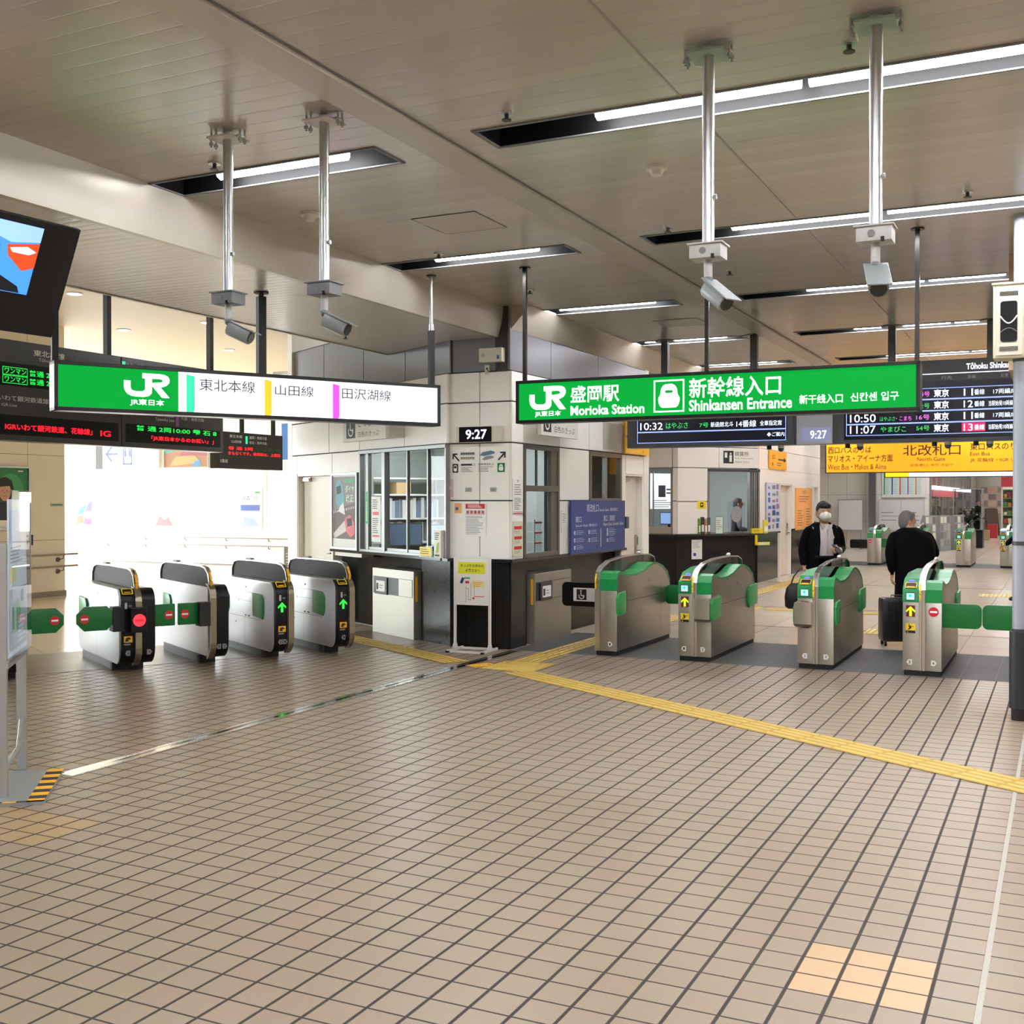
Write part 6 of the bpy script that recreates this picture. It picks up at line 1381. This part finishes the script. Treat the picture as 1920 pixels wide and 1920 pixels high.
def dr1(b, y):
    for q, m in ((((.05, .3), (.3, .35), (.45, .62), (.2, .5)), 'sticker_blue'), (((.35, .38), (.6, .42), (.62, .7), (.48, .62)), 'poster_violet'), (((.05, .05), (.3, .1), (.28, .3), (.08, .26)), 'poster_coral'), (((.3, .06), (.6, .04), (.6, .2), (.35, .22)), 'poster_plum')):
        b.poly(q, y, mat(m, dict(sticker_blue='3ba8d8', poster_violet='5a50a0', poster_coral='e05a40', poster_plum='804878')[m], .6)); y -= .001
    bars(b, .08, .5, .72, .92, 3, y, inkg, .3)
def dr2(b, y):
    b.poly([(.05, .05), (.65, .05), (.5, .28), (.35, .2), (.2, .32)], y, mat('poster_mauve', '9a7080', .6)); b.poly([(.2, .3), (.5, .35), (.45, .6), (.3, .5)], y-.001, mat('poster_sage', '90b098', .6)); b.disc(.3, y, .78, .04, mat('poster_pink', 'e090b0', .6), 10); b.disc(.45, y, .78, .04, MATS['poster_pink'], 10)
def dr3(b, y): b.rect(.05, .65, .45, .6, y, mat('poster_blue', '5068b8', .6)); b.text('青森', .1, .35, .70, .82, y, navy); b.text('旅', .45, .6, .70, .82, y, navy); b.poly([(.05, .05), (.6, .08), (.5, .25), (.15, .3)], y, mat('poster_ice', 'a0b0d0', .6)); b.rect(.5, .65, .88, .93, y, lgreen)
for (u0, z0, w_, h_, f_), lb in zip(((-24.1, .93, .70, .98, dr1), (-21.3, .92, .72, 1.0, dr2), (-18.5, .92, .72, 1.0, dr3)), ('bright poster with blue and coral shapes on the white back wall', 'pale mauve poster on the white back wall', 'white and blue poster on the white back wall, nearest the booth')):
    flat('poster', lb, 'poster', R(u0, 22.395, z0), -26, w_, h_, whitep, f_, .01)
for i, u in enumerate((-22.84, -20.14, -17.42)):
    b = MB(); m = mat('outdoor_column', '6a86b8', .5); b.box(-.06, .06, -.06, .06, -.1, 2.45, m); b.box(-.28, .28, -.1, .1, 2.36, 2.46, m); b.box(-.2, .2, -.1, .1, .90, .96, m)
    b.build('platform_column', loc=R(u*1.045, 23.6), rz=-26, label='blue-grey steel column outside the back windows, %s' % ('leftmost', 'middle one', 'rightmost')[i], cat='column')
t = thing('direction_sign', 'white lit sign with left arrow and toilet pictogram hanging before the back wall', 'sign', R(-22.1, 21.2, 2.42), -26)
b = MB(); b.box(0, 2.1, 0, .15, 0, .72, white, .01); b.box(0, .22, -.01, 0, 0, .72, mat('sign_end_dark', '2c2a28', .5)); b.build('case', t)
b = MB(); b.rect(.22, 2.08, .02, .70, -.003, mat('sign_white_soft', 'f4f4f8', .5)); y = -.006
for q in (((.35, .35), (.75, .35), (.75, .40), (.35, .40)), ((.33, .375), (.52, .58), (.56, .54), (.40, .375)), ((.33, .375), (.52, .17), (.56, .21), (.40, .375))): b.poly(q, y, navy)
outl(b, .92, 1.22, .1, .66, y, navy, .04); b.disc(1.0, y, .50, .03, navy, 8); b.disc(1.14, y, .50, .03, navy, 8); b.rect(.97, 1.03, .3, .46, y, navy); b.rect(1.11, 1.17, .3, .46, y, navy); b.text('トイレ', 1.35, 1.9, .40, .55, y, inkg); b.build('face', t)
for x in (.3, 1.8): b = MB(); b.box(x-.02, x+.02, .05, .09, .72, 2.18, lgrey); b.build('rod', t)
t = thing('picture_panel', 'wide landscape picture panel hanging before the back wall', 'picture', R(-19.95, 21.3, 2.42), -26)
b = MB(); b.box(0, 1.4, 0, .08, 0, .62, lgrey); b.build('frame', t)
b = MB(); b.rect(.02, 1.38, .02, .60, -.002, mat('pic_brown', '8c6040', .5)); b.poly([(.02, .35), (.5, .45), (.9, .60), (.02, .60)], -.003, mat('pic_teal', '3f8f98', .5)); b.poly([(.5, .3), (1.38, .3), (1.38, .60), (.8, .60)], -.004, mat('pic_wine', '8c4050', .5)); b.poly([(.2, .05), (1.2, .12), (1.0, .30), (.4, .28)], -.005, mat('pic_ochre', 'c88850', .5)); b.poly([(.9, .03), (1.2, .05), (1.15, .2), (1.0, .16)], -.006, mat('pic_blue', '3a78b8', .5)); b.build('print', t)
for x in (.2, 1.2): b = MB(); b.box(x-.015, x+.015, .03, .06, .62, 2.18, lgrey); b.build('rod', t)
b = MB(); b.box(0, .5, 0, .04, 0, 1.0, mat('banner_blue', '2c6cc0', .5)); b.rect(.0, .5, .0, .12, -.002, whitep); b.build('banner', loc=R(-17.15, 22.34, 2.5), rz=-26, label='blue banner high on the back wall beside the small train board', cat='banner')
b = MB(); b.box(0, .42, 0, .30, 0, .62, mat('grey_cabinet', '77747a', .5), .01); bars(b, .06, .36, .25, .5, 4, -.001, whitep, .2); b.build('floor_cabinet', loc=R(-15.3, 20, 0), rz=-26, label='grey floor cabinet between the booth end and the bright back wall', cat='cabinet')

# ------------------------------------------------------------------ fare office interior and its front
b = MB(); b.prism([(-9.5, 20.95), (-6.75, 20.95), (-5.62, 22.35), (-5.62, 26.5), (-9.5, 26.5)], 2, 2.58, 2.62, ofw); b.build('ceiling', rz=-26, **ST)
b = MB(); b.prism([(-9.5, 20.95), (-6.75, 20.95), (-5.62, 22.35), (-5.62, 26.5), (-9.5, 26.5)], 2, 0, .01, off); b.build('floor', rz=-26, **ST)
b = MB(); b.box(-9.5, -5.6, 25.4, 25.5, 0, 2.6, ofw); b.box(-9.6, -9.5, 20.9, 25.5, 0, 2.6, ofw); b.build('wall_fare_rear', rz=-26, **ST)
for i, (u, v) in enumerate(((-7.0, 22.0), (-6.7, 23.6), (-8.4, 22.4))):
    b = MB(); b.box(-.7, .7, -.1, .1, -.03, 0, olamp); b.build('ceiling_light', loc=R(u, v, 2.58), rz=-26, label='bright flat lamp on the ceiling inside the fare office', cat='ceiling light', group='lamps inside the fare office')
w = MB(); wframe(w, .70, 1.93, .98, 2.24, .04, frm, -.01, .06); w.box(.70, 1.93, -.02, .1, 2.19, 2.24, dgrey)
for x in (1.70, 1.75, 1.80, 1.86): w.box(x-.008, x+.008, .0, .08, .98, 2.22, frm)
w.box(1.66, 1.88, .04, .05, .98, 2.2, glass)
w.build('window_8', loc=F0, rz=ROT['C'], **ST)
w = MB(); wframe(w, -7.22, -6.70, .98, 2.255, .035, frm, 20.70, 20.76); w.box(-7.2, -6.72, 20.69, 20.75, 1.0, 1.12, steel); w.box(-7.1, -7.08, 20.72, 20.75, 1.0, 2.2, frm); w.build('window_9', rz=-26, **ST)
monitor(R(-6.95, 21.25, 1.06), -26, 'pale blue monitor in the narrow fare office window', mat('monitor_sky', '9cc0ec', .3, emit='90b8ee', es=.8), .36, .24)
b = MB(); b.box(-.24, .1, 0, .3, 0, 1.06, lgrey, .01); b.build('counter', loc=R(-6.95, 21.02), rz=-26, label='pale counter behind the narrow fare office window', cat='counter')
def dr(b, y): b.rect(.30, .47, .18, .33, y, mat('fare_orange', 'e8a860', .5)); b.rect(.02, .12, .1, .2, y, ink); bars(b, .15, .28, .1, .2, 2, y, inkg)
flat('wall_poster', 'orange and white posters on the rear wall inside the fare office', 'poster', CF(.85, 2.3, 1.45), 25, 1.1, .75, whitep, lambda b, y: [b.rect(.75, 1.08, .45, .73, y, mat('fare_orange', 'e8a860', .5)), b.rect(.2, .38, .25, .5, y, ink), bars(b, .4, .7, .3, .45, 2, y, ink), bars(b, .05, .6, .02, .2, 4, y, inkg)])
flat('whiteboard', 'pale notice board behind glass at the left of the fare window', 'whiteboard', CF(.68, .9, .99), 25, .48, .85, mat('notice_mint', 'c4d0cc', .5), lambda b, y: bars(b, .04, .40, .35, .62, 6, y, mat('ink_green_dark', '4a5a58', .6), .35))
t = thing('protective_screen', 'clear upright screen with round grille on the fare counter', 'screen', CF(1.15, -.02, .98), 25)
b = MB(); b.box(0, .42, 0, .006, 0, .62, acryl); b.build('pane', t)
b = MB(); b.prism([(.21+.13*math.cos(a), .38+.16*math.sin(a)) for a in [2*PI*i/24 for i in range(24)]], 1, -.004, -.001, mat('grille_grey', '8a8c90', .5)); b.build('grille', t)
for i, (x, w_, h_, c, lb) in enumerate(((.47, .05, .30, '5a8a3a', 'green brochure upright'), (.53, .07, .33, '2c2c2c', 'black and white brochure upright'), (.61, .06, .30, 'b07a5a', 'brown brochure upright'), (.68, .06, .32, '3a4a50', 'dark brochure upright'), (2.02, .10, .26, 'd8cc50', 'yellow and white brochure upright'))):
    b = MB(); b.box(0, w_, 0, .05, 0, h_, mat('brochure_%d' % i, c, .5), .002); b.rect(.008, w_-.008, h_*.15, h_*.55, -.001, whitep); b.build('brochure', loc=CF(x, -.03, .98), rz=25, label=lb+(' beside the fare window' if i < 4 else ' at the right end of the fare counter'), cat='brochure', group='brochures on the fare counter')
flat('notice', 'green-framed card standing on the fare counter', 'notice', CF(.86, -.02, .98), 25, .18, .34, mat('card_mint', 'd8e4da', .5), lambda b, y: (outl(b, 0, .18, 0, .34, y, mat('card_green', '3a8a5a', .5), .012), bars(b, .03, .15, .08, .28, 5, y, inkg, .3)))
b = MB(); b.box(0, .25, -.02, .03, 0, .10, yellow, .002); bars(b, .02, .22, .03, .08, 2, -.022, ink, .3); b.build('price_card', loc=CF(1.72, -.02, .98), rz=25, label='yellow printed card lying against the fare window', cat='card')
b = MB(); b.box(0, .05, -.02, 0, 0, .20, yellow); b.box(0, .35, -.02, 0, 0, .06, yellow); b.box(.05, .33, -.03, -.02, .0, .055, mat('card_cream', 'e6e2a0', .6)); b.build('card_holder', loc=CF(1.78, -.05, .75), rz=25, label='L-shaped yellow card holder fixed under the fare counter edge', cat='holder')
flat('notice', 'white paper taped on the black front of the fare counter', 'notice', CF(.36, .05, .50), 25, .24, .375, whitep, lambda b, y: (bars(b, .03, .2, .20, .34, 6, y, inkg, .25), b.rect(.04, .10, .06, .12, y, navy)))
def dr(b, y): b.rect(.06, .16, .03, .13, y, ink); b.disc(.11, y-.001, .08, .025, yellow, 10)
flat('sticker', 'small yellow pictogram plate left of the fare window', 'sticker', CF(.46, -.001, 1.47), 25, .19, .15, yellow, lambda b, y: (b.rect(.06, .13, .03, .12, y, ink), b.disc(.095, y-.001, .08, .02, yellow, 10)))
t = thing('fare_sign', 'black pictogram and lettering above the fare window', 'sign', CF(1.06, -.002, 2.35), 25)
b = MB(); b.rect(0, .24, 0, .245, -.001, ink); b.disc(.17, -.003, .19, .022, whitep, 10); b.rect(.14, .20, .03, .16, -.003, whitep); b.rect(.03, .09, .11, .21, -.003, whitep); b.build('pictogram', t)
b = MB(); b.text('精算所', .27, .60, .14, .235, -.001, ink); b.text('Fare Adjustment', .27, .72, .08, .12, -.001, inkg); b.text('精算处 정산소', .27, .62, .01, .05, -.001, inkg); b.build('lettering', t)
def dr(b, y): b.text('出口', .25, .5, .2, .3, y, ink); b.poly([(1.3, .15), (1.55, .2), (1.3, .27)], y, ink); b.rect(.8, 1.4, .19, .22, y, ink); bars(b, .7, 1.1, .06, .15, 2, y, ink, .3); b.disc(.3, y, .1, .04, ink, 8)
flat('direction_sign', 'small yellow direction sign on the fare office side wall', 'sign', R(-5.395, 22.95, 2.28), 64, 1.6, .38, mat('sign_yellow2', 'eeaa20', .45), dr, .02)
def dr(b, y):
    b.text('北口', .7, 1.1, .82, .90, y, ink); bars(b, .3, 1.5, .62, .78, 3, y, mat('ink_brown', '8a5a30', .6), .3); b.rect(.9, .915, .05, .48, y, ink); bars(b, .15, .8, .08, .46, 7, y, MATS['ink_brown'], .3); bars(b, 1.1, 1.7, .08, .5, 7, y, MATS['ink_brown'], .3)
flat('map_board', 'orange station guide board on the side wall behind the masked man', 'sign', R(-5.395, 25.5, .96), 64, 1.8, .95, mat('board_orange', 'f0a858', .45), dr, .02)
def dr(b, y):
    random.seed(9)
    for r_ in range(7):
        for c_ in range(3): b.rect(.08+.36*c_, .08+.36*c_+random.uniform(.15, .3), .06+.135*r_, .06+.135*r_+random.uniform(.05, .11), y, random.choice([navy, blue, inkg, mat('pb_plum', '8a6a8a', .6), mat('pb_slate', '6a7a9a', .6)]))
flat('notice_board', 'tall notice board full of small leaflets beside the fare window', 'notice board', R(-5.39, 22.7, .99), 64, 1.2, 1.0, mat('board_pale', 'c8ccd6', .5), dr, .03)

# ------------------------------------------------------------------ far end of the hall
t = thing('whiteboard', 'blank white board standing against the far pale wall', 'whiteboard', R(-6.8, 38.9), -26)
b = MB(); b.box(0, .80, 0, .03, .62, 1.66, alu, .005); b.rect(.02, .78, .65, 1.63, -.002, mat('board_white', 'e4e4e6', .3)); b.build('board', t)
b = MB()
for x in (.06, .74): b.box(x-.015, x+.015, .02, .05, 0, .7, alu); b.box(x-.015, x+.015, -.22, .25, 0, .03, alu)
b.build('stand', t)
b = MB(); b.box(-.11, .11, -.11, .11, 0, 3.75, mat('column_steel', 'aab0b8', .25, .9)); b.build('pillar', loc=R(-5.7, 39.0), rz=-26, kind='structure')
t = thing('fare_map', 'fare table panel with coloured vertical bars on the far wall', 'map', R(-5.45, 39.38, 1.72), -26)
b = MB(); b.box(0, 1.4, -.05, 0, 0, 1.0, white, .01); b.build('frame', t)
b = MB(); b.rect(.05, 1.22, .08, .95, -.052, mat('map_mint', 'cfe2dc', .5))
for k, c in enumerate(('3a9a5a', '2c4a9a', 'cc3a40', '8a60a8', 'd88a40')): b.rect(.06+.25*k, .10+.25*k, .10, .93, -.054, mat('bar_%d' % k, c, .5)); bars(b, .12+.25*k, .26+.25*k, .12, .92, 14, -.054, mat('map_rule', '9ab0b0', .6), .2)
b.build('table', t)
for u0, lb in ((-5.55, 'left white notice board under the fare table'), (-4.83, 'right white notice board under the fare table')):
    def dr(b, y): bars(b, .08, .62, .55, .62, 1, y, inkg, .4); bars(b, .08, .62, .30, .36, 1, y, inkg, .4); bars(b, .08, .62, .44, .5, 1, y, inkg, .3)
    flat('notice_board', lb, 'notice board', R(u0, 39.36, .64), -26, .70, 1.0, mat('notice_white', 'dcdcda', .4), dr, .03)
# slanted brochure racks
for i in range(3):
    t = thing('brochure_rack', 'slanted silver brochure rack beside the far notice boards, %s' % ('nearest the wall', 'middle of three', 'nearest the glass case')[i], 'rack', R(-3.75+.34*i, 37.9+1.0*i), 40)
    b = MB(); b.prism([(0, 0), (.5, 0), (.12, 1.15), (.02, 1.15)], 0, -.32, .32, mat('rack_side', 'a8aaac', .35, .5)); b.build('frame', t)
    b = MB(Matrix.Translation((0, 0, 0))); random.seed(20+i)
    for r_ in range(4):
        for c_ in range(3):
            z0 = .15+.25*r_; y0 = .0; x0 = -.30+.2*c_; b.face([(x0, -.006+(z0)*.017, z0), (x0+.17, -.006+z0*.017, z0), (x0+.17, -.004+(z0+.2)*.017, z0+.2), (x0, -.004+(z0+.2)*.017, z0+.2)], random.choice([whitep, lgrey, mgrey, mat('leaf_grey', '8a949a', .5)]))
    b.build('leaflets_panel', t)
# glass case with dried flowers
t = thing('display_case', 'glass display case with a dark flower arrangement', 'display case', R(-2.95, 42), -26)
b = MB(); b.box(-.48, .48, -.4, .4, 0, .62, black, .01); b.build('base', t)
b = MB(); b.box(-.45, .45, -.37, -.36, .62, 2.0, acryl); b.box(-.45, .45, .36, .37, .62, 2.0, acryl); b.box(-.45, -.44, -.36, .36, .62, 2.0, acryl); b.box(.44, .45, -.36, .36, .62, 2.0, acryl); b.build('pane', t)
b = MB()
for x in (-.45, .45):
    for y in (-.37, .37): b.box(x-.015, x+.015, y-.015, y+.015, .62, 2.02, alu)
b.box(-.46, .46, -.38, .38, 2.0, 2.03, alu); b.build('frame', t)
t2 = thing('flower_arrangement', 'dark leafy flower arrangement inside the glass case', 'flowers', R(-2.95, 42, .62), 0); random.seed(3)
b = MB(); b.cyl((0, 0, 0), (0, 0, .22), .07, mat('vase_brown', '4a3a30', .4), .10); b.build('vase', t2, smooth=50)
b = MB()
for k in range(60):
    a, e = random.uniform(0, 2*PI), random.uniform(.2, 1.4); p = Vector((math.cos(a)*math.cos(e), math.sin(a)*math.cos(e), math.sin(e)))*random.uniform(.2, .55)+Vector((0, 0, .25))
    b.tube([(0, 0, .2), p*.6+Vector((0, 0, .1)), p], .006, mat('stem_olive', '3c4030', .7), 4); b.ball(p, (.05, .05, .03), random.choice([mat('bloom_cream', 'c0b8a0', .7), mat('bloom_dark', '4a4038', .7), MATS['stem_olive']]), 6, 4)
o_ = b.build('blooms', t2, normals=False)
# glazed shop front wall on the right of the boards
w = MB(); w.box(-3.97, -3.95, 39.6, 58, 0, 3.3, glass)
for v in (39.7, 41.5, 43.5, 46, 49, 53, 57.5): w.box(-4.0, -3.92, v-.04, v+.04, 0, 3.4, alu)
w.build('window_10', rz=-26, **ST)
b = MB(); b.box(-3.93, -3.90, 40, 57, 2.0, 2.12, mat('shop_strip', 'ffffff', .4, emit='ffe8f0', es=4.)); b.build('light_strip', rz=-26, label='long bright lamp strip inside the glazed shop front', cat='lamp')
b = MB(); b.box(-3.94, -3.92, 40, 50, 1.75, 1.98, mat('shop_pink', 'd87078', .5)); b.build('shop_banner', rz=-26, label='pink band under the lamp strip of the glazed shop front', cat='banner')
# souvenir shop
t = thing('shop_shelf', 'open shop shelf with colourful goods and red top at the far right', 'shelf', R(-2.62, 57.5), -26)
b = MB(); b.box(0, 2.0, 0, .6, 0, .06, white); b.box(0, .08, 0, .6, 0, 3.0, white); b.box(1.2, 1.28, 0, .6, 0, 3.0, white); b.box(0, 2.0, .55, .6, 0, 3.0, white); b.box(0, 2.0, -.05, .05, 2.25, 2.75, mat('shop_red', 'c8404c', .5))
for z in (.5, .9, 1.3, 1.7, 2.1): b.box(.08, 1.2, 0, .6, z, z+.04, mat('shelf_green', '5a9a50', .5))
b.build('frame', t)
b = MB(); b.box(0, 2.0, -.08, -.04, 2.85, 2.98, mat('shop_lamp', 'ffffff', .4, emit='fff0f4', es=9.)); b.build('lamp', t)
random.seed(5)
for r_, z in enumerate((.54, .94, 1.34, 1.74)):
    for k in range(6):
        b = MB(); b.box(0, .14, 0, .2, 0, random.uniform(.14, .28), mat('goods_%d' % ((r_+k) % 5), ('c84838', 'e8d8b0', '4a8a48', 'd89838', '8a3048')[(r_+k) % 5], .6), .005)
        b.build('gift_box', loc=R(-2.62, 57.5, z)+R(.12+.175*k, .1), rz=-26, label='small coloured gift box on the far shop shelf', cat='box', group='gift boxes on the far shop shelf')
def dr(b, y):
    random.seed(8)
    for r_ in range(4):
        for c_ in range(3): b.rect(.06+.4*c_, .4+.4*c_, .08+.34*r_, .36+.34*r_, y, mat('rk_%d' % ((r_+c_) % 4), ('c89a80', 'a08070', 'd8b8a0', '8a7a78')[(r_+c_) % 4], .6))
flat('magazine_rack', 'wall rack with brown-toned prints beside the far shop', 'rack', R(-3.85, 61.9, .9), -26, 1.3, 1.45, mat('rack_pale', 'b0a89c', .5), dr, .05)
t = thing('a_board', 'folding A-shaped menu board on the far hall floor', 'sign', R(-3.0, 56.5), 10)
b = MB(); b.prism([(-.28, 0), (-.25, 0), (.0, 1.25), (-.03, 1.25)], 0, -.3, .3, mat('a_board_brown', '4a3a34', .6)); b.build('front_board', t)
b = MB(); b.prism([(.28, 0), (.25, 0), (.0, 1.25), (.03, 1.25)], 0, -.3, .3, mat('a_board_pale', 'a89a88', .6)); b.build('back_board', t)
b = MB(); b.box(-.2, .2, -.2, .2, 0, .6, mat('red_bin', 'b02830', .5), .02); b.build('bin', loc=R(-2.75, 53), rz=-26, label='red box on the floor beside the far-off person', cat='box')
for u, v in ((-2.6, 33.5), (-1.2, 33.5)): pass
